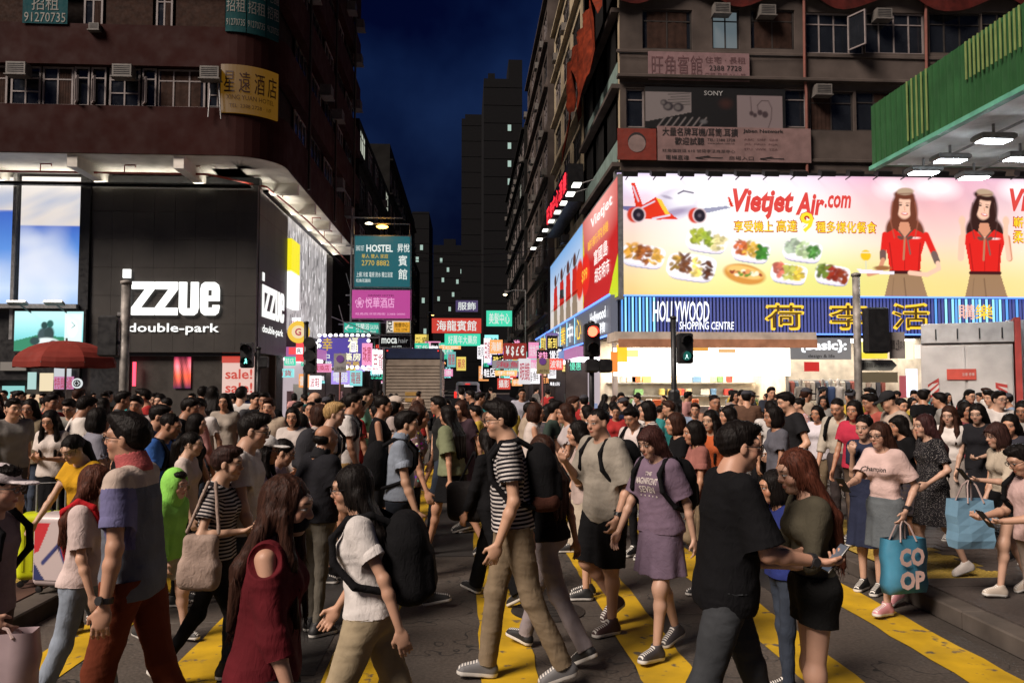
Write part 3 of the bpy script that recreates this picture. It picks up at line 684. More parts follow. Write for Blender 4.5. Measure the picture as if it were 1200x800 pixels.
    if bot in ('skirt', 'dress'):
        L = p.get('len', .42) * s; Pf = (po, np.eye(3, dtype='f'))
        g.cone(.02, -L, .16 * s * wt, (.16 + p.get('flr', .06)) * s, .8, Pf, k=.03, wave=.006 + p.get('flr', .06) * .12, ph=seed)
        for hip, knee, ank, ft in J: g.cap(hip, knee, .084 * s * f_ + .012, .06 * s * f_ + .012, k=.04, cut=[(po - a(0, 0, L), (0, 0, -1))])
        fz = wrinkle(Pf, .005, 14)
    else:
        for hip, knee, ank, ft in J:
            d1 = nrm(knee - hip); d2 = nrm(ank - knee)
            if bot == 'shorts':
                fr2 = p.get('len', .8); E2 = hip + d1 * LT * fr2
                g.cap(hip, knee, .088 * s * f_ * wt ** .5 + pe, .075 * s * f_ + pe + .01, k=.04, cut=[(E2, d1)])
                g.cap(E2 - d1 * .03, E2 + d1 * .06, .07 * s * f_ + pe, k=.004, op='s')
            else:
                r_a = {'slim': .042, 'straight': .062, 'wide': .075}[legw] * s; r_k = {'slim': .056, 'straight': .068, 'wide': .078}[legw] * s
                E2 = ank - d2 * (.0 if not p.get('crop') else p['crop'] * s)
                g.cap(hip, knee, .087 * s * f_ * wt ** .5 + pe, r_k, k=.04)
                g.cap(knee, ank + d2 * .03, r_k, r_a, k=.03, cut=[(E2 + d2 * .01, d2)])
                if p.get('crop'): g.cap(E2 - d2 * .03, E2 + d2 * .06, r_a * .8, k=.004, op='s')
        fz = wrinkle((po, np.eye(3, dtype='f')), .009, 18)
    g.plane(tw((0, 0, top_z)), Mt @ a(0, 0, 1))
    finish({'trousers': 'trousers', 'shorts': 'shorts', 'skirt': 'skirt', 'dress': 'dress_skirt'}[bot], g.mesh('b'), bm, root, bc if not dress else tc_, rp=lambda V: (V - po) / s, folds=fz)
    if long_leg and p.get('crop'):
        for hip, knee, ank, ft in J:
            g = Grid(np.minimum(ank, knee) - .09, np.maximum(ank, knee) + .09, v); g.cap(knee + (ank - knee) * .5, ank, .04 * s, .034 * s); finish('shin', g.mesh('s'), _mats['skin'], root, tone, rp=lambda V: V * 0 - 1)
    # ---- shoes ------------------------------------------------------------------------
    shc = p.get('shoe', BLACK)
    for hip, knee, ank, ft in J:
        Mf = rotx(ft); F_ = (ank, Mf); g = Grid(ank - .24, ank + .24, min(v, .010)); z0 = -.075 * s
        sand = p.get('sandal')
        if not sand:
            g.cap((0, -.03 * s, z0 + .038 * s), (0, .13 * s, z0 + .03 * s), .041 * s, .036 * s, k=.02, fr=F_)
            g.cap((0, -.022 * s, z0 + .04 * s), (0, .0, z0 + .1 * s), .042 * s, .046 * s * f_, k=.02, fr=F_)
            g.cap((0, .02 * s, z0 + .07 * s), (0, .1 * s, z0 + .045 * s), .034 * s, .028 * s, k=.02, fr=F_)
            g.ell((0, .0, z0 + .135 * s), (.034 * s, .042 * s, .05 * s), k=.008, op='s', fr=F_)
        g.cap((0, -.03 * s, z0 + .014 * s), (0, .045 * s, z0 + .014 * s), .040 * s, .036 * s, k=.01, fr=F_); g.cap((0, .045 * s, z0 + .014 * s), (0, .135 * s, z0 + .014 * s), .036 * s, .042 * s, k=.01, fr=F_)
        if sand:
            g.plane(ank + Mf @ a(0, 0, z0 + .03 * s), Mf @ a(0, 0, 1))
            for yy in (.02, .09): g.cap((-.045 * s, yy * s, z0 + .02 * s), (0, yy * s, z0 + .085 * s - yy * .35), .011, k=.008, fr=F_); g.cap((.045 * s, yy * s, z0 + .02 * s), (0, yy * s, z0 + .085 * s - yy * .35), .011, k=.008, fr=F_)
        g.plane(ank + Mf @ a(0, 0, z0), -(Mf @ a(0, 0, 1)))
        finish('shoe', g.mesh('s'), _mats['shoe' if not p.get('dsole') else 'shoe_dark'], root, shc, rp=lambda V, F_=F_, z0=z0: ((V - F_[0]) @ F_[1] - a(0, 0, z0)) / s)
    # ---- worn things -------------------------------------------------------------------
    Hm = Matrix([list(Mh[i] * e) + [float(ho[i])] for i in range(3)] + [[0, 0, 0, 1]])
    if p.get('glasses'):
        m = MB()
        for q in (-1, 1):
            cx = q * .033; pts = [Hm @ Vector((cx + .024 * math.cos(t) , .106 - abs(cx + .024 * math.cos(t)) * .13, .006 + .017 * math.sin(t))) for t in [i * math.pi / 6 for i in range(13)]]
            m.tube(pts, .0022, 5); m.tube([Hm @ Vector((q * .057, .098, .01)), Hm @ Vector((q * .076, .06, .01)), Hm @ Vector((q * .08, -.005, .006))], .0022, 5)
        m.tube([Hm @ Vector((-.01, .107, .01)), Hm @ Vector((.01, .107, .01))], .002, 5)
        m.build('glasses', solid('glasses_frame', (.015, .015, .018), .3), root)
    if p.get('mask'):
        g = Grid(ho - .14, ho + .14, v); g.ell((0, .04 * e, -.055 * e), (.06 * e, .058 * e, .048 * e), fr=Hf); g.ell((0, .0, -.03 * e), (.1 * e, .03 * e, .12 * e), k=.005, op='s', fr=Hf)
        finish('face_mask', g.mesh('m'), _mats['cloth_plain'], root, (.012, .012, .014), rp=hrp)
    if p.get('cap'):
        g = Grid(ho - .24, ho + .28, v); g.ell((0, -.018 * e, .052 * e), (.091 * e, .108 * e, .088 * e), fr=Hf)
        g.plane(ho + Mh @ a(0, 0, .045 * e), Mh @ a(0, -.12, -1))
        g.ell((0, .115 * e, .045 * e), (.07 * e, .085 * e, .011 * e), k=.012, fr=Hf)
        finish('hat', g.mesh('c'), _mats['cloth_plain'], root, p['cap'], rp=hrp)
    if p.get('hood'):
        g = Grid(ho - .24, ho + .24, v); g.ell((0, -.025 * e, .02 * e), (.105 * e, .118 * e, .135 * e), fr=Hf); g.ell((0, -.03, -.12 * e), (.11 * e, .1 * e, .1 * e), k=.05, fr=Hf); g.ell((0, .11 * e, -.02 * e), (.07 * e, .08 * e, .1 * e), k=.01, op='s', fr=Hf)
        finish('hood', g.mesh('c'), _mats['cloth_plain'], root, tc_, rp=hrp, folds=lambda V: rough_noise(V, .004, 30, seed))
    if p.get('collar'):
        g = Grid(tw((0, 0, .5 * s)) - .15, tw((0, 0, .5 * s)) + .17, v)
        g.cap((0, -.012, .475 * s), (0, .006, .53 * s), .078 * s, .070 * s, k=.01, fr=T); g.cap((0, -.0, .49 * s), (0, .016, .6 * s), .06 * s, .066 * s, k=.004, op='s', fr=T)
        g.ell((0, .09 * s, .52 * s), (.022 * s, .05 * s, .08 * s), k=.01, op='s', fr=T); g.plane(tw((0, 0, .468 * s)), -(Mt @ a(0, 0, 1)))
        finish('collar', g.mesh('c'), _mats['cloth_plain'], root, p['collar'], rp=trp)
    if p.get('watch') is not None:
        side, Sh, El, Wr, hnd = arms[p['watch']]; d = nrm(Wr - El); m = MB(); c0 = Wr - d * .03
        m.tube([c0 - d * .012, c0 + d * .012], .034 * s, 12); o = Mt @ a(side, .4, 0); o = nrm(o - d * float(o @ d)); m.tube([c0 + o * .03, c0 + o * .042], .02, 12); m.build('watch', solid('watch_black', (.02, .02, .022), .35), root)
    return dict(T=T, tw=tw, arms=arms, J=J, s=s, Hf=Hf, Mt=Mt)
# ---------------------------------------------------------------- ground, road, pavements
def asphalt(name, c, sc=40, crack=True, wet=.75, stain=.5):
    m, nt, b = new_mat(name); _mats[name] = m
    f, n = noise_fac(nt, .6, 1 - stain, 1.15, 8); f2, n2 = noise_fac(nt, 45, .7, 1.3, 3); cx = nt.nodes.new('ShaderNodeCombineColor'); ff = fmath(nt, 'MULTIPLY', f, f2)
    for i in range(3): nt.links.new(ff, cx.inputs[i])
    c_ = mixc(nt, 1, c, cx.outputs[0], 'MULTIPLY')
    v = nt.nodes.new('ShaderNodeTexVoronoi'); v.feature = 'DISTANCE_TO_EDGE'; v.inputs['Scale'].default_value = .7; t = nt.nodes.new('ShaderNodeTexCoord'); nz = nt.nodes.new('ShaderNodeTexNoise'); nz.inputs['Scale'].default_value = 3
    nt.links.new(t.outputs['Object'], nz.inputs['Vector']); vm = nt.nodes.new('ShaderNodeVectorMath'); vm.operation = 'ADD'; nt.links.new(t.outputs['Object'], vm.inputs[0]); nt.links.new(nz.outputs['Color'], vm.inputs[1]); nt.links.new(vm.outputs[0], v.inputs['Vector'])
    if crack: c_ = mixc(nt, fmath(nt, 'MULTIPLY', fmath(nt, 'LESS_THAN', v.outputs['Distance'], .006), .8), c_, (.01, .01, .01))
    nt.links.new(c_, b.inputs['Base Color']); r_, _ = noise_fac(nt, 2.5, wet - .2, wet + .12, 6); nt.links.new(r_, b.inputs['Roughness']); bump(nt, b, n2.outputs[0], .004, .8); return m
M_asph = asphalt('asphalt', (.035, .032, .03)); M_slab = asphalt('road_concrete', (.085, .070, .058), crack=True, stain=.6)
M_pave = asphalt('paver_face', (.085, .068, .06), crack=False, stain=.4); M_pave2 = asphalt('pale_paving', (.14, .11, .08), crack=False, stain=.4)
g = MB().quad((-300, -60, -.02), (300, -60, -.02), (300, 600, -.02), (-300, 600, -.02)).build('ground', M_asph); g['kind'] = 'structure'
road = MB().box((-3.3, -3, -.018), (3.75, 24.8, -.014)).build('road', M_asph); road['kind'] = 'structure'
ys = [-2, 3.2, 6.38, 7.95, 11.2, 14.4, 17.8, 21.2, 24.6]
for y0, y1 in zip(ys, ys[1:]):
    for x0, x1 in ((-3.28, .18), (.2, 3.73)): 
        MB().box((x0, y0 + .008, -.012), (x1, y1 - .008, .0 + rnd.uniform(-.002, .001)), bevel=.003).build('road_slab', M_slab, road)
st = MB().box((-3.3, 24.8, -.016), (3.75, 160, -.006)).build('street', M_asph); st['kind'] = 'structure'
# worn yellow stripes of the crossing
m, nt, b = new_mat('yellow_road_paint'); _mats['yellow_road_paint'] = m
f, n = noise_fac(nt, 3, .6, 1.05, 8); f2, n2 = noise_fac(nt, 9, 0, 1, 10); cx = nt.nodes.new('ShaderNodeCombineColor')
for i in range(3): nt.links.new(f, cx.inputs[i])
cc = mixc(nt, 1, (.60, .37, .006), cx.outputs[0], 'MULTIPLY'); r_ = nt.nodes.new('ShaderNodeMapRange'); r_.inputs[1].default_value = .61; r_.inputs[2].default_value = .67; nt.links.new(n2.outputs[0], r_.inputs[0])
nt.links.new(mixc(nt, r_.outputs[0], cc, (.10, .08, .06)), b.inputs['Base Color']); setin(b, 'Roughness', .7); bump(nt, b, n2.outputs[0], .003, .6)
for k in range(-3, 4):
    x0 = k * 1.0 + .11; x1 = x0 + .36
    mb = MB(); N = 60; vs = []
    for i in range(N + 1):
        y = 3.3 + 14.6 * i / N; vs += [(x0 + rnd.uniform(-.012, .012), y, .005), (x1 + rnd.uniform(-.012, .012), y, .005)]
    mb.add(vs, [(2 * i, 2 * i + 1, 2 * i + 3, 2 * i + 2) for i in range(N)]); o = mb.build('crossing_stripe', m); o['kind'] = 'structure'
def tactile(o, x0, x1, y0, y1, parent):
    mt = solid('yellow_tactile_tile', (.40, .28, .06), .8, 0, .4, 4); me = None
    nx = max(1, round((x1 - x0) / .3)); ny = max(1, round((y1 - y0) / .3))
    mb = MB(); mb.box((0, 0, 0), (.294, .294, .012), bevel=.003)
    for i in range(5):
        for j in range(5): mb.lathe([(.014, .012), (.009, .017)], 6, (.035 + i * .056, .035 + j * .056, 0))
    for i in range(nx):
        for j in range(ny):
            if me is None: ob = mb.build('tactile_tile', mt, parent); me = ob.data
            else: ob = link('tactile_tile', me, None, parent)
            ob.location = (x0 + i * .3, y0 + j * .3, o)
def kerb(parent, x0, x1, y0, y1):
    """kerbstones along Y at x0..x1"""
    mk = solid('kerbstone', (.085, .072, .062), .85, 0, .4, 3, .006); n = int((y1 - y0) / .9)
    for i in range(n):
        a_ = y0 + i * .9; MB().box((x0, a_ + .006, -.02), (x1, a_ + .894, .125 + rnd.uniform(-.003, .003)), bevel=.012).build('kerbstone', mk, parent)
def pavers(parent, xr, yr, px, py, mat, z, stag=True):
    """the pavers that show: single blocks sharing one mesh each of four shapes"""
    mes = []
    for q in range(4):
        ob = MB().box((.004, .004, 0), (px - .004, py - .004, .03), bevel=.004); me = bpy.data.meshes.new('paver'); me.from_pydata(ob.v, [], ob.f); me.materials.append(mat); mes.append(me)
    n = 0; j = 0; y = yr[0]
    while y < yr[1] - 1e-3:
        x = xr[0] - (px / 2 if stag and j % 2 else 0)
        while x < xr[1] - 1e-3:
            if n < 298: 
                o = link('paver', mes[rnd.randrange(4)], None, parent); o.location = (x, y, z - .03 + rnd.uniform(-.003, .003)); n += 1
            x += px
        y += py; j += 1
# pavements: sheet 3 cm under the top of the pavers, then pavers, then plain paving where pieces no longer show
pr = MB().box((3.95, -3, -.02), (16, 17.5, .10)).build('pavement_right', M_pave); pr['kind'] = 'structure'
kerb(pr, 3.75, 3.95, 3.2, 17.3)
tactile(.115, 3.98, 4.88, 6.9, 9.9, pr)
pavers(pr, (4.88, 8.0), (6.6, 10.2), .22, .17, M_pave, .135)
MB().box((3.96, -3, .1), (16, 6.58, .13)).build('paving', M_pave, pr); MB().box((4.9, 10.24, .1), (16, 17.4, .13)).build('paving', M_pave, pr); MB().box((3.96, 9.94, .1), (4.88, 17.4, .13)).build('paving', M_pave, pr); MB().box((8.12, 6.6, .1), (16, 10.22, .131)).build('paving', M_pave, pr); MB().box((3.96, 6.6, .1), (4.86, 6.88, .129)).build('paving', M_pave, pr)
pl = MB().box((-16, -3, -.02), (-3.52, 17.5, .10)).build('pavement_left', M_pave2); pl['kind'] = 'structure'
kerb(pl, -3.52, -3.3, 3.2, 17.3)
tactile(.115, -4.75, -3.85, 5.5, 9.6, pl)
MB().box((-3.85, 3, .1), (-3.53, 17.4, .128)).build('paving', solid('brown_paving', (.09, .05, .04), .85, 0, .4, 3), pl)
pavers(pl, (-9.5, -4.75), (8.2, 15.0), .6, .3, M_pave2, .135, False)
MB().box((-16, -3, .1), (-4.75, 8.18, .13)).build('paving', M_pave2, pl)
for nm, x0, x1 in (('pavement_far_left', -40, -3.4), ('pavement_far_right', 3.85, 40)):
    o = MB().box((x0, 24.8, -.02), (x1, 160, .13), bevel=.01).build(nm, M_pave); o['kind'] = 'structure'

for k, (px, py) in enumerate(((642, 716), (470, 640))):
    q = ground(px, py); q.z = .001; mc = empty('manhole_cover', ['round iron manhole cover in the road near the striped tee man', 'round iron manhole cover in the road behind the white tee woman'][k], 'manhole cover', q); Mi = solid('cast_iron', (.04, .036, .033), .6, .5, .4, 9); MB().lathe([(.30, 0), (.30, .006), (.27, .009), (0.01, .009)], 28).build('cover', Mi, mc)
    for i in range(5): MB().box((-.2, -.17 + i * .08, .008), (.2, -.15 + i * .08, .014)).build('rib', Mi, mc)
for k, (x, y, L, w_) in enumerate(((-1.45, 5.2, 4.2, .5), (2.7, 6.9, 5.0, .42), (-.35, 8.6, 3.4, .5))):   # patched asphalt trench
    o = MB().box((x, y, .0015), (x + w_, y + L, .0045)).build('road_patch', M_asph, road)
# ---------------------------------------------------------------- red-brown corner building on the left (rounded corner, upper floors overhang)
M_red = solid('dark_red_render', (.024, .0042, .003), .8, 0, .15, .7, .006)
M_soff = solid('white_soffit_paint', (.72, .69, .62), .7, 0, .25, 1.2)
cb = empty('corner_building', 'dark red rounded corner building overhanging the black fashion store', 'building', (-8, 26, 0))
def wp(o): o.parent = cb; o.matrix_parent_inverse = Matrix.Translation((8, -26, 0)); return o
CX, CY, RR, XO = -7.6, 27.15, 1.6, -6.0
def arc_path(off=0, x0=-40, y1=45, n=10):
    """plan line of the overhanging face: along the front, round the corner, up the side street"""
    r_ = RR + off; P = [(x0, CY - r_)]
    P += [(x, CY - r_) for x in (-14,)]
    P += [(CX + r_ * math.sin(R(90) * i / n), CY - r_ * math.cos(R(90) * i / n)) for i in range(n + 1)]
    return P + [(CX + r_, 40), (CX + r_, y1), (CX - 9, y1)]
def ribbon(name, z0, z1, off0, off1, mat, x0=-40, y1=45, cap=True):
    m = MB(); A = arc_path(off1, x0, y1); B = arc_path(off0, x0, y1); n = len(A); V = []
    for (p, q) in zip(A, B): V += [(p[0], p[1], z0), (p[0], p[1], z1), (q[0], q[1], z1), (q[0], q[1], z0)]
    F = []
    for i in range(n - 1):
        a_, b_ = 4 * i, 4 * i + 4; F += [(a_, b_, b_ + 1, a_ + 1), (a_ + 1, b_ + 1, b_ + 2, a_ + 2), (a_ + 2, b_ + 2, b_ + 3, a_ + 3), (a_ + 3, b_ + 3, b_, a_)]
    m.add(V, F); o = m.build(name, mat); return wp(o)
# storeys: sill bands of red render with the window strips set back between them
Z0 = 9.08; bands = [(Z0, 10.62), (11.93, 13.25), (14.55, 15.9), (17.2, 18.5), (19.8, 21.1), (22.4, 23.7), (25.0, 26.3), (27.6, 29)]
for z0, z1 in bands: ribbon('parapet_band', z0, z1, -.35, 0, M_red)
ribbon('inner_wall', Z0 + .02, 29, -.75, -.42, solid('inner_wall_dark', (.012, .007, .006), .9))
ribbon('soffit', Z0 - .02, Z0 + .03, -2.6, -.06, M_soff)
for i in range(7):   # beams under the overhang along the front
    x = -9.3 - i * 3.3; wp(MB().box((x, 25.65, Z0 - .42), (x + .32, 28.2, Z0 - .022)).build('soffit_beam', M_soff))
for i in range(5):
    y = 29 + i * 3.4; wp(MB().box((-7.4, y, Z0 - .4), (-6.1, y + .3, Z0 - .022)).build('soffit_beam', M_soff))
# block behind the shopfront, ground floor to soffit
wp(MB().box((-40, 28.15, 0), (-7.45, 45, Z0 - .02)).build('lower_wall', solid('lower_wall', (.06, .055, .05), .85)))
# front window strip, first floor: drawn from the photograph, px spans at y 82..127 on Y=25.9
def pxX(px, Y): return at(px, 448, Y).x
def strip(z0, z1, spec, Y):
    for a_, b_, kind in spec:
        xa, xb = pxX(a_, Y), pxX(b_, Y); W = xb - xa; H_ = z1 - z0; o = (xa, Y, z0)
        if kind == 'w': w_ = window('window', o, UX, W, H_, None, mull=(W / 2,), trans=(H_ * .68,), curtain=(W * .55, W * .95))
        elif kind == 'q': w_ = window('window', o, UX, W, H_, None, mull=(W * .5,), trans=(H_ * .36, H_ * .7))
        elif kind == 'o':  # open casement
            w_ = frame('window', o, UX, W, H_, M_white_frame, None, proud=0, trans=(H_ * .72,)); sheet('pane', Vector(o) + UX * .03, UX, W - .06, H_, M_glass, w_, t=.01, proud=-.1)
            c_ = frame('casement', Vector((xa + W * .1, Y - .02, z0 + .05)), Vector((.55, -.83, 0)).normalized(), W * .8, H_ * .66, M_white_frame, w_)
        elif kind == 'c': w_ = sheet('curtain', o, UX, W, H_, M_curtain, None, proud=-.05)
        elif kind == 't': w_ = window('window', o, UX, W, H_, None, mull=(W / 3, W * 2 / 3), trans=(H_ * .7,), curtain=(.1, W * .9))
        wp(w_)
strip(10.64, 11.91, [(-130, -90, 'w'), (-85, -40, 'q'), (-36, -4, 'w'), (0, 36, 'q'), (38, 75, 'w'), (77, 95, 'o'), (97, 115, 'o'), (118, 155, 'q'), (158, 175, 'o'), (176, 233, 't'), (236, 260, 'q'), (263, 292, 'w')], 25.72)
strip(13.27, 14.53, [(-80, -20, 'w'), (-18, 14, 'c'), (16, 25, 'w'), (85, 108, 'w'), (112, 168, 'c'), (172, 192, 'w'), (196, 255, 'c'), (262, 286, 'w')], 25.72)
strip(15.92, 17.18, [(-60, 0, 'w'), (5, 60, 't'), (70, 120, 'q'), (130, 190, 't'), (200, 270, 'w')], 25.72)
for px, z in ((15, 11.45), (140, 11.45), (243, 11.45), (108, 13.0)):
    wp(aircon((pxX(px, 25.6) - .3, 25.55, z if z > 13.1 or z < 12 else z), UX, None, .95 if z < 12 else .5))
rb = empty('support_bracket', 'thin steel bracket holding the air conditioner above the open casement', 'bracket', (pxX(240, 25.4), 25.4, 10.4))
mb = MB(); mb.tube([(0, 0, .95), (-.06, 0, -.15)], .02, 6); mb.tube([(.25, 0, .95), (.34, 0, -.2)], .02, 6); mb.tube([(-.04, 0, .2), (.3, 0, .2)], .015, 6); mb.build('bracket_rod', M_steel, rb)
# side windows of the overhanging floors seen at a grazing angle, with air conditioners
for fl, (z0, z1) in enumerate(zip([b[1] for b in bands[:-1]], [b[0] for b in bands[1:]])):
    for j in range(5):
        y = 29.3 + j * 3.1
        wp(window('window', (XO - .25, y, z0 + .02), UY, 2.1, z1 - z0 - .04, None, M_dark_frame if (j + fl) % 2 else M_white_frame, mull=(.7, 1.4)))
        if rnd.random() < .38: wp(aircon((XO, y + rnd.uniform(.2, 1.4), z0 + rnd.choice([-.5, .1, .5])), UY, None, 1.1))
for j in range(3):   # drain pipes and laundry frames on the side
    y = 30 + j * 6; wp(MB().tube([(XO + .12, y, Z0), (XO + .12, y, 29)], .06, 6).build('drain_pipe', M_dark_frame))
# curved hotel sign on the corner
sg = empty('corner_sign', 'yellow curved hotel sign with dark brush characters on the rounded corner', 'sign', (-7.2, 25.5, 11))
m = MB(); n = 16; V = []; A0, A1 = R(-8), R(58)
def arcpt(t, rr, z): a_ = A0 + (A1 - A0) * t; return Vector((CX + rr * math.sin(a_), CY - rr * math.cos(a_), z))
for i in range(n + 1):
    for rr, z in ((RR + .06, 10.45), (RR + .06, 12.02), (RR - .0, 12.02), (RR - .0, 10.45)): V.append(arcpt(i / n, rr, z))
m.add(V, [(4 * i + k, 4 * i + 4 + k, 4 * i + 4 + (k + 1) % 4, 4 * i + (k + 1) % 4) for i in range(n) for k in range(4)] + [(3, 2, 1, 0), (4 * n, 4 * n + 1, 4 * n + 2, 4 * n + 3)])
def keepw(o, root): o.parent = root; o.matrix_parent_inverse = Matrix.Translation(root.location).inverted(); return o
keepw(m.build('board', glow('hotel_sign_yellow', (.42, .19, .006), .2)), sg)
def bend(ob):
    me = ob.data
    for v in me.vertices:
        p = v.co.copy(); q = arcpt(p.x, RR + .075, p.z); v.co = q
    me.update(); return ob
Mbr = solid('sign_brush_print', (.03, .006, .004), .6)
for s_, u0, w_, z0, h_ in (('星', .06, .17, 11.12, .68), ('遠', .30, .18, 11.12, .68), ('酒', .55, .17, 11.12, .68), ('店', .78, .17, 11.12, .68)):
    keepw(bend(text(s_, (u0, 0, z0), UX, w_, h_, Mbr, None, off=.02, ext=0)), sg)
keepw(bend(text('XING YUAN HOTEL', (.1, 0, 10.88), UX, .8, .15, Mbr, None, ext=0)), sg)
keepw(bend(text('TEL: 2388 2728 · 1/F', (.15, 0, 10.62), UX, .7, .12, Mbr, None, ext=0)), sg)
# teal 'to let' banners on the floor above
def banner(name, label, px0, px1, y0, y1, Y, lines, cat='banner', col=(.01, .11, .13), group=None):
    a_, b_ = at(px0, y1, Y), at(px1, y0, Y); r_ = empty(name, label, cat, a_, 0, group); W, H_ = b_.x - a_.x, b_.z - a_.z
    sheet('cloth', (0, 0, 0), UX, W, H_, solid('teal_banner_cloth' + str(col), tuple(q * .5 for q in col), .8), r_, t=.01)
    for s_, u, v, w_, h_ in lines: text(s_, (u * W, 0, v * H_), UX, w_ * W, h_ * H_, solid('banner_letters', (.2, .2, .18), .7), r_)
    return r_
banner('rental_banner', 'teal banner with two white characters and a phone number hanging beside the curtained window', 26, 80, -14, 27, 25.5, [('招租', .2, .36, .6, .4), ('91270735', .04, .04, .92, .26)])
for k, (a_, b_) in enumerate(((-4, 18), (19, 40), (41, 58))):
    r_ = empty('rental_banner', ['teal curved banner panel nearest the casement window on the top corner', 'teal curved banner panel in the middle of the top corner row', 'teal curved banner panel farthest round the top corner'][k], 'banner', (CX, CY, 13.3), 0, 'teal rental banners')
    m = MB(); V = []
    for i in range(7):
        t = R(a_ + (b_ - a_) * i / 6)
        for rr, z in ((RR + .05, 13.1), (RR + .05, 14.75), (RR, 14.75), (RR, 13.1)): V.append((rr * math.sin(t), -rr * math.cos(t), z - 13.3))
    m.add(V, [(4 * i + q, 4 * i + 4 + q, 4 * i + 4 + (q + 1) % 4, 4 * i + (q + 1) % 4) for i in range(6) for q in range(4)]); m.build('cloth', solid('teal_curved_banner', (.006, .05, .055), .8), r_)
    for s_, z, h_ in (('招租', 13.75, .42), ('91270735', 13.3, .22), ('地舖', 14.3, .4)):
        ob = text(s_, (0, 0, z), UX, 1, h_, solid('banner_letters', (.2, .2, .18), .7), None, ext=0)
        for v in ob.data.vertices: t = R(a_ + 1 + (b_ - a_ - 2) * v.co.x); v.co = ((RR + .06) * math.sin(t), -(RR + .06) * math.cos(t), v.co.z - 13.3)
        ob.parent = r_
# red sprinkler pipe under the soffit
rp_ = empty('sprinkler_pipe', 'thin red pipe with branches running under the white soffit', 'pipe', (-12, 26.6, 8.8))
m = MB(); pts = [(-30, 26.8, 8.78), (-8.6, 26.8, 8.78), (-7.0, 28.2, 8.72), (-6.7, 34, 8.7), (-6.7, 46, 8.7)]; m.tube([Vector(p) - Vector((-12, 26.6, 8.8)) for p in pts], .035, 8)
m.build('main_pipe', solid('red_pipe_paint', (.30, .035, .02), .5), rp_)
for p in ((-14, 26.8), (-11.3, 26.8), (-9.2, 26.8), (-6.85, 30), (-6.75, 32.5), (-6.7, 35), (-6.7, 38)):
    v = Vector((p[0], p[1], 8.78)) - Vector((-12, 26.6, 8.8)); MB().tube([v, v + Vector((0, 0, .26)), v + Vector((.35, 0, .27)), v + Vector((.35, 0, .2))], .02, 6).build('branch_pipe', solid('red_pipe_paint', (.3, .03, .02), .5), rp_)

# ---------------------------------------------------------------- black fashion store box
bs = empty('fashion_store', 'black clad corner store with large white glowing letters', 'shop', (-11, 28, 0))
def bk(o): return keepw(o, bs)
m, nt, b = new_mat('black_tile_cladding'); f, n = noise_fac(nt, 1.2, .7, 1.25, 8); cx = nt.nodes.new('ShaderNodeCombineColor')
for i in range(3): nt.links.new(f, cx.inputs[i])
nt.links.new(mixc(nt, 1, (.042, .038, .034), cx.outputs[0], 'MULTIPLY'), b.inputs['Base Color']); setin(b, 'Roughness', .5); bump(nt, b, n.outputs[0], .01, .5); M_clad = m
zt, zb = at(200, 208, 28).z, at(200, 413, 28).z; xl, xr = at(108, 300, 28).x, at(302, 300, 28).x
nx_, nz_ = 8, 6; W = (xr - xl) / nx_; H_ = (zt - .25 - zb) / nz_
for i in range(nx_):
    for j in range(nz_): bk(MB().box((xl + i * W + .003, 27.9, zb + j * H_ + .003), (xl + (i + 1) * W - .003, 28.12, zb + (j + 1) * H_ - .003), bevel=.004).build('panel', M_clad))
for i in range(4):
    for j in range(nz_): bk(MB().box((xr - .2, 28.12 + i * 1.1, zb + j * H_ + .003), (xr + .02, 28.12 + i * 1.1 + 1.094, zb + (j + 1) * H_ - .003), bevel=.004).build('panel', M_clad))
bk(MB().box((xl - .1, 27.85, zt - .25), (xr + .06, 28.2, zt)).build('top_trim', M_black)); bk(MB().box((xl - .35, 27.8, zb), (xl - .02, 28.2, zt)).build('side_trim', M_black))
M_izz = glow('white_letter_glow', (1, 1, .96), 1.5)
def slab_letters(s_, a_, b_, Y, mat, off, ks=1):
    """each big letter is its own raised piece"""
    return bk(text(s_, a_, UX, (b_ - a_).x, (b_ - a_).z, mat, None, off=off, ext=.09))
def glyph_box(name, rects, o, U, s_x, s_z, mat, th=.1):
    th = .02 if U is UY else th; mat = glow('side_letter_glow', (1, 1, .96), .95) if U is UY else mat
    N = U.cross(UZ); m = MB()
    for poly in rects:
        P = [Vector(o) + U * (x * s_x) + UZ * (z * s_z) for x, z in poly]; n = len(P); m.add([p + N * th for p in P] + P, [tuple(range(n))] + [(i, i + n, (i + 1) % n + n, (i + 1) % n) for i in range(n)])
    return bk(m.build(name, mat))
Lt = {'i': [[(0, 0), (1, 0), (1, 3.9), (0, 3.9)], [(0, 4.35), (1, 4.35), (1, 5.35), (0, 5.35)]],
 'z': [[(0, 3.05), (3, 3.05), (3, 3.9), (0, 3.9)], [(0, 0), (3, 0), (3, .85), (0, .85)], [(0, .85), (1.15, .85), (3, 3.05), (1.85, 3.05)]],
 'u': [[(0, .8), (1, .8), (1, 3.9), (0, 3.9)], [(1.6, .8), (2.6, .8), (2.6, 3.9), (1.6, 3.9)], [(0, .8), (.15, .3), (.6, 0), (2, 0), (2.45, .3), (2.6, .8)]],
 'e': [[(0, .9), (1, .9), (1, 3), (0, 3)], [(1.6, 2.3), (2.6, 2.3), (2.6, 3), (1.6, 3)], [(0, 3), (2.6, 3), (2.45, 3.6), (2, 3.9), (.6, 3.9), (.15, 3.6)], [(1, 1.7), (2.6, 1.7), (2.6, 2.3), (1, 2.3)], [(0, .9), (.15, .3), (.6, 0), (2, 0), (2.45, .3), (2.6, .9), (2.6, 1.2), (1.7, 1.2), (1.7, .9)]]}
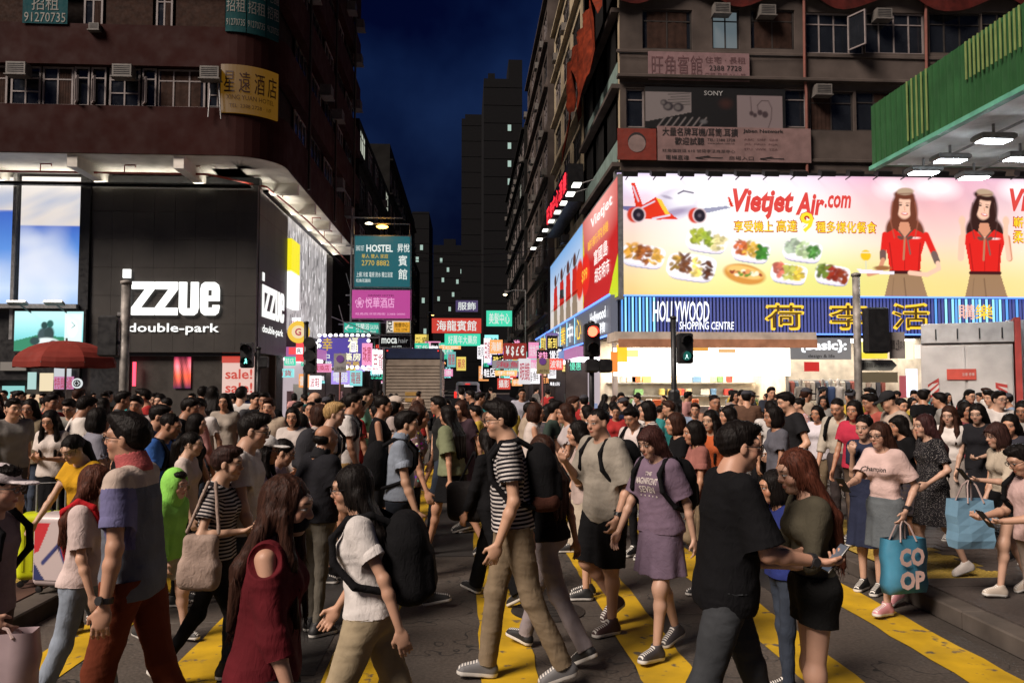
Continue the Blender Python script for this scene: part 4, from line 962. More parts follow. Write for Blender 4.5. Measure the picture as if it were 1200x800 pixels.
def izzue(o, U, w, h, pre):
    xs = 0; tot = 1 + .25 + 3 + .2 + 3 + .25 + 2.6 + .3 + 2.6; kx = w / tot; kz = h / 3.9; x = 0
    for ch, ww, gap in (('i', 1, .25), ('z', 3, .2), ('z', 3, .25), ('u', 2.6, .3), ('e', 2.6, 0)):
        glyph_box('letter', [[(x + p, q) for p, q in pl] for pl in Lt[ch]], o, U, kx, kz, M_izz); x += ww + gap
p0, p1 = at(144, 369, 27.9), at(258, 331, 27.9); izzue(p0, UX, (p1 - p0).x, (p1 - p0).z, 1)
p0, p1 = at(150, 392, 27.88), at(257, 379, 27.88); bk(text('double-park', p0, UX, (p1 - p0).x, (p1 - p0).z, glow('small_letter_glow', (1, 1, .96), 1.2), None, off=.012, ext=.02))
q0, q1 = onx(306, 366, xr + .03), onx(327, 372, xr + .03); izzue((xr + .03, q0.y + .1, 4.18), UY, 3.4, 1.15, 2)
bk(text('double-park', (xr + .03, q0.y + .15, 3.55), UY, 3.2, .36, glow('small_letter_glow', (1, 1, .96), 1.2), None, off=.012, ext=.02))
# entrance: dark recess, posters, sale banners
bk(MB().box((xl, 28.1, .13), (at(150, 440, 28).x, 28.3, zb)).build('door_pier', M_black))
bk(MB().box((xl - .2, 28.0, zb - .12), (xr, 28.3, zb)).build('lintel', M_black))
bk(MB().box((xl, 30.8, .13), (xr, 31, zb)).build('back_wall', solid('shop_back_wall', (.10, .07, .05), .8)))
def rect_on(name, px0, px1, y0, y1, Y, mat, root, t=.05): 
    a_, b_ = at(px0, y1, Y), at(px1, y0, Y); return keepw(sheet(name, a_, UX, b_.x - a_.x, b_.z - a_.z, mat, None, t=t), root)
pa = Paint(0, 1, 0, 1, 16, 40).grad([(0, srgb(60, 20, 60)), (.4, srgb(230, 90, 60)), (.7, srgb(250, 110, 120)), (1, srgb(120, 30, 60))]).noise(.5, 9, 3)
a_, b_ = at(203, 455, 28.1), at(224, 418, 28.1); bk(poster('window_poster', a_, UX, b_.x - a_.x, b_.z - a_.z, pa, print_mat('lit_poster', 1.0)))
pa = Paint(0, 1, 0, 1, 16, 40).grad([(0, srgb(230, 120, 40)), (.35, srgb(230, 190, 20)), (.5, srgb(220, 60, 90)), (1, srgb(250, 240, 240))]).noise(.25, 8, 4)
a_, b_ = at(232, 455, 28.3), at(253, 420, 28.3); bk(poster('window_display', a_, UX, b_.x - a_.x, b_.z - a_.z, pa, print_mat('lit_poster', 1.0)))
sl = rect_on('sale_poster', 260, 298, 413, 462, 28.05, glow('sale_poster_pale', srgb(228, 190, 178), .9), bs); rect_on('sale_poster_header', 260, 298, 413, 425, 28.02, glow('sale_red', srgb(200, 60, 45), .9), bs, .02)
for yy in (431, 447): p0, p1 = at(264, yy + 13, 28.0), at(296, yy + 1, 28.0); bk(text('sale!', p0, UX, (p1 - p0).x, (p1 - p0).z, glow('sale_red', srgb(200, 60, 45), .9), None, off=.02, ext=.01))
rect_on('red_neon_tube', 155, 159, 424, 452, 27.9, glow('red_neon', (1, .04, .08), 3), bs)
# white sky posters left of the store with the dark gap frames
hb = empty('sky_billboard', 'tall lit billboard of blue sky and white cloud left of the black store', 'billboard', at(60, 360, 27.9))
def skyp(seed, split):
    p = Paint(0, 1, 0, 1, 60, 90); p.grad([(0, srgb(150, 190, 245)), (.15, srgb(200, 222, 250)), (.45, srgb(95, 150, 230)), (split, srgb(70, 110, 205)), (split + .01, srgb(232, 222, 215)), (1, srgb(250, 242, 235))])
    r = np.random.RandomState(seed)
    for k in range(26): p.ell(r.uniform(-.1, .6), r.uniform(0, .55), r.uniform(.1, .3), r.uniform(.03, .12), srgb(235, 240, 252), r.uniform(-20, 20), .9, .35)
    for k in range(9): p.ell(r.uniform(.2, 1.1), r.uniform(split + .08, .85), r.uniform(.15, .3), r.uniform(.02, .05), srgb(175, 188, 215), 12, .9, .45)
    return p
a_, b_ = at(21, 360, 27.9), at(106, 208, 27.9); keepw(poster('poster', a_, UX, b_.x - a_.x, b_.z - a_.z, skyp(1, .62), print_mat('backlit_sky_print', .85)), hb)
hb2 = empty('sky_billboard', 'lit billboard of sky cut by the picture edge, beside the tall sky billboard', 'billboard', at(0, 360, 27.9))
a_, b_ = at(-80, 360, 27.9), at(17, 208, 27.9); keepw(poster('poster', a_, UX, b_.x - a_.x, b_.z - a_.z, skyp(2, .74), print_mat('backlit_sky_print', .85)), hb2)
keepw(MB().box((at(17, 300, 28).x, 27.8, at(17, 398, 28).z), (at(21, 300, 28).x, 27.95, zt)).build('frame_post', M_steel), hb)
lw = empty('shopfront_fascia', 'black fascia wall below the sky billboards', 'shopfront', (-18, 28, 3)); keepw(MB().box((-40, 27.95, at(0, 445, 28).z), (xl - .3, 28.2, at(0, 360, 28).z - .02)).build('fascia', M_black), lw)
keepw(MB().box((-40, 27.6, at(0, 362, 28).z), (xl - .3, 28.0, at(0, 357, 28).z)).build('ledge', M_steel), lw)
for k, px in enumerate((20, 63)):
    p = at(px, 356, 26.9); r_ = empty('floodlight', ['black floodlight on an arm under the sky billboard, near the frame post', 'black floodlight on an arm under the sky billboard, beside the black store'][k], 'floodlight', p, 0, 'floodlights below the sky billboards')
    MB().box((-.3, -.1, 0), (.3, .12, .08), Matrix.Rotation(R(-25), 4, 'X')).build('lamp_head', M_steel, r_); MB().tube([(0, .1, 0), (0, 1, -.25)], .025, 6).build('arm', M_black, r_)
    MB().box((-.26, -.07, .082), (.26, .1, .09), Matrix.Rotation(R(-25), 4, 'X')).build('lamp_glass', glow('floodlight_glass', (.8, .9, 1), 2), r_)
# screen with riders (plain stand-in picture)
sc_ = empty('video_screen', 'teal lit screen showing two helmeted motorcycle riders above the umbrella', 'screen', at(57, 412, 27.8))
p = Paint(15, 98, 412, 364, 84, 50); p.grad([(364, srgb(190, 235, 235)), (395, srgb(120, 200, 205)), (412, srgb(60, 150, 120))]); p.poly([(15, 400), (45, 392), (80, 396), (80, 412), (15, 412)], srgb(40, 120, 90))
for (x, y, r1, r2, c) in ((50, 393, 7, 9, (50, 70, 75)), (57, 391, 6, 9, (40, 60, 62)), (51, 381, 4, 4.5, (25, 60, 60)), (58, 379, 4, 4.5, (20, 80, 75)), (54, 402, 15, 6, (210, 225, 225)), (40, 400, 6, 5, (30, 60, 60)), (62, 404, 5, 5, (25, 50, 50)), (85, 385, 6, 10, (235, 250, 250))): p.ell(x, y, r1, r2, srgb(*c), soft=.15)
p.poly([(76, 366), (97, 366), (97, 411), (76, 411)], srgb(225, 245, 245), .75); p.line([(84, 377), (88, 381), (84, 384)], 1, srgb(60, 110, 110))
a_, b_ = at(16, 411, 27.75), at(98, 365, 27.75); keepw(poster('display', a_, UX, b_.x - a_.x, b_.z - a_.z, p, print_mat('screen_picture', 1.15)), sc_)
keepw(MB().box((a_.x - .08, 27.76, a_.z - .08), (b_.x + .08, 27.94, b_.z + .08)).build('casing', M_black), sc_)
# shops at street level far left
sh = empty('street_shop', 'small lit jewellery shopfront behind the red umbrella', 'shop', at(60, 460, 28))
keepw(MB().box((-26, 28.3, .13), (xl - .3, 30.8, .2)).build('floor', M_pave), sh); keepw(MB().box((-26, 30.8, .13), (xl - .3, 31, 2.4)).build('back_wall', solid('shop_wall_warm', (.5, .35, .2), .7)), sh)
keepw(MB().box((-26, 28.3, 2.36), (xl - .3, 30.8, 2.42)).build('ceiling', glow('shop_ceiling_light', (1, .85, .6), .9)), sh)
for k, (px0, px1, y0, y1, c) in enumerate(((2, 28, 452, 470, (140, 215, 210)), (32, 42, 436, 456, (180, 220, 215)), (46, 62, 437, 458, (250, 230, 190)), (0, 30, 424, 434, (120, 110, 100)), (63, 83, 430, 445, (205, 210, 215)), (30, 62, 462, 474, (240, 200, 160)))):
    rect_on('display_panel', px0, px1, y0, y1, 27.9 - .02 * k, glow('panel' + str(k), srgb(*c), .8), sh)
p0, p1 = at(64, 455, 27.6), at(85, 442, 27.6); rect_on('paper_sign', 63, 86, 441, 456, 27.7, glow('paper_sign', srgb(200, 130, 175), .8), sh); keepw(text('特朗通', p0, UX, (p1 - p0).x, (p1 - p0).z, glow('sign_red', srgb(190, 20, 60), .7), None, ext=.02), sh)
rs = empty('round_sign', 'small round white sign with black arrows beside the paper sign', 'sign', at(91, 449, 27.5)); MB().lathe([(.17, 0), (.17, .05)], 20, axis='y').build('disc', glow('round_disc', (.8, .85, .85), .8), rs)
MB().lathe([(.12, .05), (.12, .06)], 20, axis='y').build('inner_disc', M_black, rs)
for q in (-1, 1): MB().tube([(q * .02, -.075, .07), (q * .09, -.075, 0), (q * .02, -.075, -.07)], .012, 5).build('arrow', glow('round_disc', (.8, .85, .85), .8), rs)

# red umbrella over the stall
ub = empty('market_umbrella', 'large red cloth umbrella over the street stall', 'umbrella', at(78, 400, 19) - Vector((0, 0, 0)))
ub.location.z = .13; top = at(78, 399, 19).z - .13; rim = at(78, 424, 19).z - .13; rad = 1.1
Mu = solid('red_umbrella_cloth', (.2, .03, .022), .75, 0, .25, 2)
for k in range(8):
    a0, a1 = R(45 * k), R(45 * k + 45); mb = MB(); V = []; n = 6
    for i in range(n + 1):
        t = i / n; rr = rad * math.sin(t * math.pi / 2); z = rim + (top - rim) * math.cos(t * math.pi / 2) ** 1.2
        for j in range(4): a_ = a0 + (a1 - a0) * j / 3; sag = 1 - .05 * math.sin(math.pi * j / 3) * t; V.append((rr * sag * math.cos(a_), rr * sag * math.sin(a_), z - .02 * math.sin(math.pi * j / 3) * t))
    F = [(i * 4 + j, i * 4 + 4 + j, i * 4 + 5 + j, i * 4 + 1 + j) for i in range(n) for j in range(3)]
    e = len(V); V += [(x * 1.0, y * 1.0, z - .12) for x, y, z in V[n * 4:n * 4 + 4]]; F += [(n * 4 + j, e + j, e + j + 1, n * 4 + j + 1) for j in range(3)]
    mb.add(V, F); mb.build('canopy_panel', Mu, ub)
    MB().tube([(0, 0, rim + .05), (rad * math.cos(a0), rad * math.sin(a0), rim - .02)], .012, 5).build('rib', M_steel, ub)
MB().tube([(0, 0, 0), (0, 0, top + .06)], .025, 8).build('pole', M_steel, ub); MB().lathe([(.3, 0), (.3, .05), (.05, .1)], 16).build('base', M_conc, ub)
br = empty('red_lamp', 'small bright red lamp hanging under the umbrella rim', 'lamp', at(79, 424, 18.9)); MB().lathe([(.04, -.05), (.06, 0), (.03, .05)], 8).build('bulb', glow('red_lamp_glow', (1, .15, .1), 4), br)

# light strips in a channel along the top of the black store that wash the white soffit
Mst = glow('soffit_strip', (1, .93, .8), 15)
for k, (a_, b_) in enumerate((((-30, 27.55, 0), (-19.5, 27.65, 0)), ((-19, 27.55, 0), (xr - .2, 27.65, 0)), ((xr + .12, 28.3, 0), (xr + .22, 46, 0)))):
    z = Z0 - .5; r_ = empty('light_channel', ['light channel above the sky billboards washing the soffit', 'light channel along the top of the black store', 'light channel running up the side street under the soffit'][k], 'light', (a_[0], a_[1], z)); d = Vector(b_) - Vector(a_)
    MB().box((0, 0, 0), (d.x, d.y, .012)).build('lit_strip', Mst, r_); MB().box((-.03, -.08, -.05), (d.x + .03, d.y + .06, -.008)).build('channel', M_black, r_); MB().box((-.03, -.08, -.05), (d.x + .03, -.05, .05) if k < 2 else (d.x + .06, -.05, .05)).build('channel_lip', M_black, r_)
# ---------------------------------------------------------------- right corner building with the airline billboard
rbld = empty('corner_block', 'grimy concrete corner block above the airline billboard', 'building', (12, 29, 0))
def rk(o): return keepw(o, rbld)
FY = 28.35                                             # face of the upper floors
def px2(px, py, Y=FY): return at(px, py, Y)
XL = px2(727, 200).x; XR = 24.0
# upper wall between the ledge over the billboard (y 208) and beyond the top of the picture
zb, zt_ = px2(722, 207).z, 18.5
o = (XL, FY, zb); hol = []
def H(px0, px1, y0, y1): a_, b_ = px2(px0, y1), px2(px1, y0); hol.append((a_.x - XL, b_.x - XL, a_.z - zb, b_.z - zb)); return hol[-1]
wins = [(H(753, 811, 12, 57), M_dark_frame, (.5,), (.1, .9)), (H(835, 866, 12, 57), M_dark_frame, (.5,), None), (H(880, 931, 12, 57), M_dark_frame, (.5,), (.1, .95)),
        (H(944, 1012, 16, 62), M_white_frame, (.25, .5, .75), None), (H(1014, 1083, 16, 62), M_white_frame, (.25, .5, .75), None), (H(1090, 1150, 16, 62), M_dark_frame, (.3, .6), None), (H(1152, 1215, 16, 62), M_dark_frame, (.3, .6), None), (H(1230, 1290, 16, 62), M_white_frame, (.5,), None),
        (H(734, 755, 104, 149), M_white_frame, (), None), (H(920, 945, 104, 149), M_white_frame, (), None), (H(950, 1000, 108, 153), M_dark_frame, (.5,), (.05, .5)), (H(1004, 1075, 108, 153), M_dark_frame, (.3, .6), (.3, .9)), (H(1090, 1160, 108, 153), M_dark_frame, (.5,), None),
        (H(753, 811, -75, -30), M_white_frame, (.5,), None), (H(835, 931, -75, -30), M_white_frame, (.25, .5, .75), None), (H(944, 1083, -75, -30), M_white_frame, (.25, .5, .75), None)]
rk(holed_wall('wall', o, UX, XR - XL, zt_ - zb, hol, M_conc, None, depth=.3))
M_lit_room = glow('dim_lit_room', (.25, .32, .35), .35)
for k, (h, fm, mu, cu) in enumerate(wins):
    W = h[1] - h[0]; Hh = h[3] - h[2]
    rk(window('window', Vector(o) + UX * h[0] + UZ * h[2], UX, W, Hh, None, fm, inset=.2, mull=tuple(q * W for q in mu), trans=(Hh * .72,), lit=M_lit_room if k == 1 else None, curtain=(cu[0] * W, cu[1] * W) if cu else None))
rk(MB().box((XL, FY, zb), (XR, 45, 26)).build('block_core', M_dark_wall)).location.y += .35
# ledges, pipes, wires
for y0, d in ((93, .28), (207, .4), (62, .06), (187, .1)): 
    z = px2(722, y0).z; rk(MB().box((XL - .12, FY - d, z), (XR, FY + .02, z + .13), bevel=.02).build('ledge', M_conc))
for px in (943, 1086): rk(MB().tube([px2(px, 0, FY - .12) + UZ * 3, px2(px, 92, FY - .12), px2(px + 2, 108, FY - .12), px2(px + 3, 205, FY - .12)], .055, 8).build('drain_pipe', solid('rusty_pipe', (.16, .05, .035), .7)))
for a_, b_ in (((725, 62), (943, 66)), ((727, 97), (945, 101)), ((1083, 70), (1190, 76))): rk(MB().tube([px2(a_[0], a_[1], FY - .1), px2((a_[0] + b_[0]) / 2, (a_[1] + b_[1]) / 2 + 2, FY - .1), px2(b_[0], b_[1], FY - .1)], .014, 5).build('cable', M_black))
for px, py in ((958, 114), (893, 22), (1028, 26), (840, 20)): rk(aircon(px2(px - 6, py, FY - .02), UX, None, .95))
# open casement on the white windows
c_ = frame('casement', px2(994, 60, FY - .1), Vector((.45, -.9, 0)).normalized(), .75, 1.3, M_white_frame, None); rk(c_); sheet('pane', px2(994, 60, FY - .1), Vector((.45, -.9, 0)).normalized(), .72, 1.28, M_glass, c_, t=.01, proud=-.02)
# side face up the street with bays
side_h = []; Ls = 8.4
def sidewin(y0, z0, w_, h_): side_h.append((Ls - (y0 - FY) - w_, Ls - (y0 - FY), z0 - zb, z0 + h_ - zb)); return side_h[-1]
for fl in range(3):
    for j in range(3): sidewin(FY + .7 + j * 2.7, 10.9 + fl * 2.85 + (.0), 1.9, 1.45)
rk(holed_wall('side_wall', (XL, FY + Ls, zb), -UY, Ls, zt_ + 6 - zb, side_h, M_conc2, None, depth=.3))
for h in side_h: rk(window('window', (XL, FY + Ls - h[0], zb + h[2]), -UY, h[1] - h[0], h[3] - h[2], None, M_dark_frame, inset=.2, mull=((h[1] - h[0]) / 2,), trans=(1.0,)))
for z in (9.7, 12.6, 15.45): rk(MB().box((XL - .3, FY, z), (XL - .002, FY + Ls, z + .16)).build('side_ledge', M_conc))
for z in (9.72, 12.62): rk(sheet('side_banner', (XL - .02, FY + Ls - .2, z + .25), -UY, Ls - .5, .8, solid('faded_side_banner', (.16, .22, .2), .8), None, t=.03, proud=.02))
# orange builder's netting hung along the top of the side face
nt_ = empty('scaffold_net', 'orange red builders netting hanging over the street corner', 'netting', (XL - .6, FY, 15)); m = MB(); n = 26; V = []
for i in range(n + 1):
    y = i * .36; bot = -.4 + .9 * math.sin(i * .9) + .9 * math.sin(i * .37 + 1) - .14 * i * .2
    for k in range(7): t = k / 6; V.append((-.18 * math.sin(i * 1.3 + k) - .25 * t, y, 2.2 + (bot - 2.2) * t))
m.add(V, [(i * 7 + k, i * 7 + 7 + k, i * 7 + 8 + k, i * 7 + 1 + k) for i in range(n) for k in range(6)]); m.build('net', solid('orange_net', (.15, .02, .006), .85, 0, .6, 3), nt_, True)
m = MB(); V = []
for i in range(60):
    x = i * .32
    for k in range(4): V.append((x, -.3 - .08 * math.sin(i * 1.1 + k), .95 - .3 * math.sin(i * .5) * (k == 0) + k * .8))
m.add(V, [(i * 4 + k, i * 4 + 4 + k, i * 4 + 5 + k, i * 4 + 1 + k) for i in range(59) for k in range(3)]); m.build('front_net', solid('dark_red_net', (.06, .008, .006), .85, 0, .6, 3), nt_, True)
# signs on the upper floors
def board(name, label, px0, px1, y0, y1, Y, mat, texts=(), cat='sign', group=None, t=.06, root=None):
    a_, b_ = at(px0, y1, Y), at(px1, y0, Y); r_ = root or empty(name, label, cat, a_, 0, group); W, Hh = b_.x - a_.x, b_.z - a_.z
    ob = sheet('board', (0, 0, 0), UX, W, Hh, mat, r_, t=t)
    for tt in texts:
        s_, u0, v0, u1, v1, mt = tt[:6]; text(s_, (u0 * W, 0, v0 * Hh), UX, (u1 - u0) * W, (v1 - v0) * Hh, mt, r_, off=tt[6] if len(tt) > 6 else 0)
    return r_
Mp_ = lambda n, c, e=0, r=.6: (glow(n, c, e) if e else solid(n, c, r))
dk = solid('dark_print', (.012, .009, .01), .7)
board('guesthouse_sign', 'faded pink board with outlined characters under the top windows', 760, 878, 63, 93, FY - .15, Mp_('faded_pink', (.2, .12, .125)), [('旺角賓館', .03, .12, .53, .88, solid('pink_print', (.1, .045, .05), .7)), ('住宅 · 長租', .56, .62, .96, .86, solid('pink_print', (.1, .045, .05), .7)), ('2388 7728', .6, .36, .92, .54, dk), ('日租 月租 24小時', .56, .08, .96, .28, solid('pink_print', (.1, .045, .05), .7))])
ad = empty('earphone_ad', 'dark window advertisement with pictures of earphones and a brand name', 'advertisement', px2(756, 150, FY - .12))
p = Paint(756, 920, 150, 105, 164, 46, (.008, .008, .009)); p.c *= 1; p.poly([(757, 111), (810, 111), (810, 132), (757, 143)], (.33, .29, .29)).poly([(863, 113), (916, 113), (916, 149), (863, 149)], (.36, .29, .30))
for i in range(7): p.line([(770 + i * 8, 149), (779 + i * 8, 138)], 1.6, (.28, .25, .25))
for i in range(5): p.line([(783 + (i % 2) * 3, 113 + i * 3), (808, 111.5 + i * 3)], .9, (.08, .07, .07))
for cx_, cy_, r_ in ((783, 126, 6), (795, 127, 6), (778, 122, 4)): p.ell(cx_, cy_, r_, r_ * .8, (.05, .04, .05)); p.ell(cx_ - 1, cy_, r_ * .6, r_ * .5, (.22, .2, .2))
for cx_, cy_, r_ in ((880, 132, 2.6), (884, 134, 2.4), (890, 131, 3), (896, 133, 3.6)): p.ell(cx_, cy_, r_, r_, (.09, .06, .07))
p.line([(879, 114), (880, 130)], .9, (.12, .08, .09)); p.line([(888, 130), (887, 123), (892, 118), (900, 118), (904, 126), (903, 138), (899, 149)], .9, (.12, .08, .09)); p.ell(850, 122, 7, 5, (.06, .02, .015), soft=.6); p.ell(824, 142, 4, 2.4, (.2, .2, .21), soft=.4)
p.c *= .5; a_, b_ = px2(756, 150, FY - .12), px2(920, 105, FY - .12); keepw(poster('poster', a_, UX, b_.x - a_.x, b_.z - a_.z, p, print_mat('matt_print', 0)), ad)
p0, p1 = px2(825, 112, FY - .13), px2(847, 107, FY - .13); keepw(text('SONY', p0, UX, p1.x - p0.x, p1.z - p0.z, solid('grey_print', (.3, .3, .3), .6), None, off=.01), ad)
op = (.33, .09, .012); pk = (.2, .125, .12)
r_ = board('earphone_shop_sign', 'long pale pink board of earphone shop lettering with an orange left end', 771, 950, 151, 188, FY - .2, Mp_('pale_pink_board', pk), [
 ('大量名牌耳機/耳筒.耳擴', .03, .72, .52, .96, dk, .02), ('歡迎試聽', .11, .46, .3, .68, dk, .02), ('TEL: 2388 2728', .32, .58, .5, .66, dk), ('www.jaben.com.hk', .32, .48, .5, .55, dk), ('旺角彌敦道 610 號荷李活商業中心', .03, .24, .5, .34, dk), ('Jaben Network', .555, .82, .82, .95, dk, .02), ('←', .24, .04, .42, .16, dk, .03), ('商場入口', .46, .04, .62, .16, dk), ('←', .66, .04, .82, .16, dk, .03), ('電梯直達', .05, .03, .2, .16, dk, .02),
 ('ABC  DEF  GHI', .56, .62, .78, .68, solid('pink_print', (.1, .045, .05), .7)), ('JKL  MNO  PQR', .56, .48, .78, .54, solid('pink_print', (.1, .045, .05), .7)), ('STU  VWX  YZA', .56, .34, .78, .4, solid('pink_print', (.1, .045, .05), .7))])
r2 = board('orange_shop_sign', 'orange red square board at the left end of the earphone shop sign', 724, 769, 151, 187, FY - .2, Mp_('orange_board', (.16, .02, .01)))
MB().lathe([(.32, 0), (.32, .012)], 20, axis='y', o=(.7, -.0, .6)).build('round_print', solid('pale_round', (.2, .14, .13), .7), r2); MB().lathe([(.33, 0), (.33, .010)], 20, axis='y', o=(.7, 0, .68)).build('hair_print', dk, r2)
# ---- airline billboard ---------------------------------------------------------
BY = 27.9; ab = empty('airline_billboard', 'huge backlit airline billboard with a plane, meal trays and two women in red', 'billboard', at(724, 347, BY))
p = Paint(724, 1330, 349, 212, 606 + 60, 160)
p.grad([(212, srgb(226, 190, 225)), (240, srgb(253, 232, 238)), (290, srgb(253, 236, 222)), (325, srgb(246, 214, 130)), (349, srgb(240, 188, 66))])
r_ = np.random.RandomState(3)
for cx_, cy_, a1, b1, c, a in ((728, 218, 50, 34, (90, 80, 235), .75), (775, 226, 70, 40, (205, 130, 240), .6), (830, 240, 90, 60, (255, 255, 255), .8), (960, 300, 190, 60, (205, 238, 215), .55), (905, 330, 120, 26, (225, 225, 90), .5), (1085, 235, 80, 50, (240, 110, 120), .55), (1145, 235, 90, 40, (190, 140, 185), .6), (1180, 330, 120, 30, (215, 205, 50), .7), (1040, 330, 90, 26, (205, 205, 80), .5), (735, 290, 50, 50, (250, 200, 160), .6), (1120, 290, 90, 60, (250, 205, 180), .5), (1260, 270, 80, 80, (255, 240, 230), .4)): p.ell(cx_, cy_, a1, b1, srgb(*c), 0, .9, a)
for cx_ in (741, 775, 1040, 1078, 1187, 1100): p.ell(cx_, 222 + (cx_ % 3), 14, 9, (1, 1, 1), 0, .9, .8)
# plane
red = srgb(215, 50, 25); wht = srgb(214, 206, 222)
p.poly([(740, 223), (744, 223), (753, 248), (770, 262), (750, 262), (745, 250)], red); p.line([(742, 227), (748, 243)], 1.5, wht)
p.poly([(724, 249), (728, 248), (790, 252), (790, 260), (745, 258)], srgb(110, 105, 150)); p.poly([(805, 252), (848, 247), (852, 249), (812, 258)], srgb(150, 150, 175)); p.poly([(849, 236), (852, 238), (856, 248), (852, 248)], red)
p.ell(788, 246, 27, 17, wht, -14, .1); p.ell(800, 239, 17, 11, srgb(242, 238, 246), -12, .35); p.ell(788, 255, 20, 4, srgb(165, 150, 180), -14, .5); p.poly([(748, 250), (768, 238), (776, 250), (792, 262), (770, 263), (757, 262)], red); p.poly([(768, 239), (774, 241), (784, 258), (778, 257)], srgb(245, 190, 60)); p.line([(764, 262), (783, 258)], 2, wht); p.line([(752, 250), (766, 243)], 1.6, wht)
p.ell(780, 238, 6, 1.6, srgb(170, 160, 180), 15, .4); p.line([(793, 234), (799, 231), (810, 233)], 1.6, srgb(70, 65, 90))
for cx_ in (748, 817): p.ell(cx_ - 5, 258, 8, 8.5, srgb(205, 60, 40), 0, .12); p.ell(cx_, 258, 8, 8.5, srgb(215, 190, 195), 0, .08); p.ell(cx_, 258, 6.6, 7.2, srgb(35, 28, 40), 0, .1); p.ell(cx_, 258, 2, 2, srgb(90, 80, 90), 0, .3)
# meal trays
def tray(cx_, cy_, w_, h_, cols, rot=14):
    c, n = math.cos(R(rot)), math.sin(R(rot)); tf = lambda x, y: (cx_ + x * c - y * n, cy_ + x * n + y * c); q = [(-w_, -h_ * .3), (-w_ * .45, -h_), (w_, -h_ * .35), (w_ * .5, h_ * .75)]
    for dy, sc_, cc in ((4.5, .9, (150, 145, 170)), (3, .94, (225, 218, 232)), (0, 1, (246, 240, 242))):
        du, dv = p.u - cx_, p.v - cy_ - dy; a1 = (du * c + dv * n) / (w_ * .86 * sc_); b1 = (dv * c - du * n - du * -.12) / (h_ * .78 * sc_); p.mask((1.06 - (a1 ** 4 + b1 ** 4)) / .12, srgb(*cc))
    rr = np.random.RandomState(int(cx_))
    for i in range(90):
        a_, b_ = rr.uniform(-1, 1), rr.uniform(-.9, .7)
        if abs(a_) ** 4 + abs(b_) ** 4 > .75: continue
        x, y = a_ * w_ * .78, b_ * h_ * .72; k = cols[min(len(cols) - 1, int((a_ + 1) / 2 * len(cols)))]; k = tuple(np.clip(np.array(k) * rr.uniform(.7, 1.12), 0, 255)); X_, Y_ = tf(x, y); p.ell(X_, Y_, rr.uniform(2, 4.5), rr.uniform(1.2, 2.6), srgb(*k), rr.uniform(-60, 60), .4, .9)
tray(753, 302, 28, 14, [(225, 160, 60), (170, 95, 40), (235, 175, 70)]); tray(807, 314, 32, 17, [(195, 150, 60), (120, 70, 40), (245, 215, 110), (90, 50, 30)]); tray(825, 285, 27, 14, [(170, 180, 60), (150, 170, 50), (240, 225, 160)]); tray(875, 296, 25, 13, [(215, 110, 60), (235, 185, 70), (70, 140, 50)])
tray(934, 295, 26, 13, [(170, 185, 160), (180, 200, 150), (90, 150, 70)]); tray(918, 320, 24, 12, [(210, 110, 90), (190, 190, 90), (225, 195, 70)]); tray(968, 321, 23, 12, [(110, 130, 50), (160, 50, 30), (150, 60, 30)])
p.ell(867, 322, 24, 11, srgb(205, 140, 60), 10, .1); p.ell(868, 320, 21, 6.5, srgb(235, 190, 110), 12, .15)
for i in range(24): p.ell(r_.uniform(850, 886), 321 + r_.uniform(-3, 4), 2.6, 1.6, srgb(*[(100, 140, 50), (225, 150, 90), (150, 70, 40), (240, 230, 200)][i % 4]), r_.uniform(-40, 40), .4)
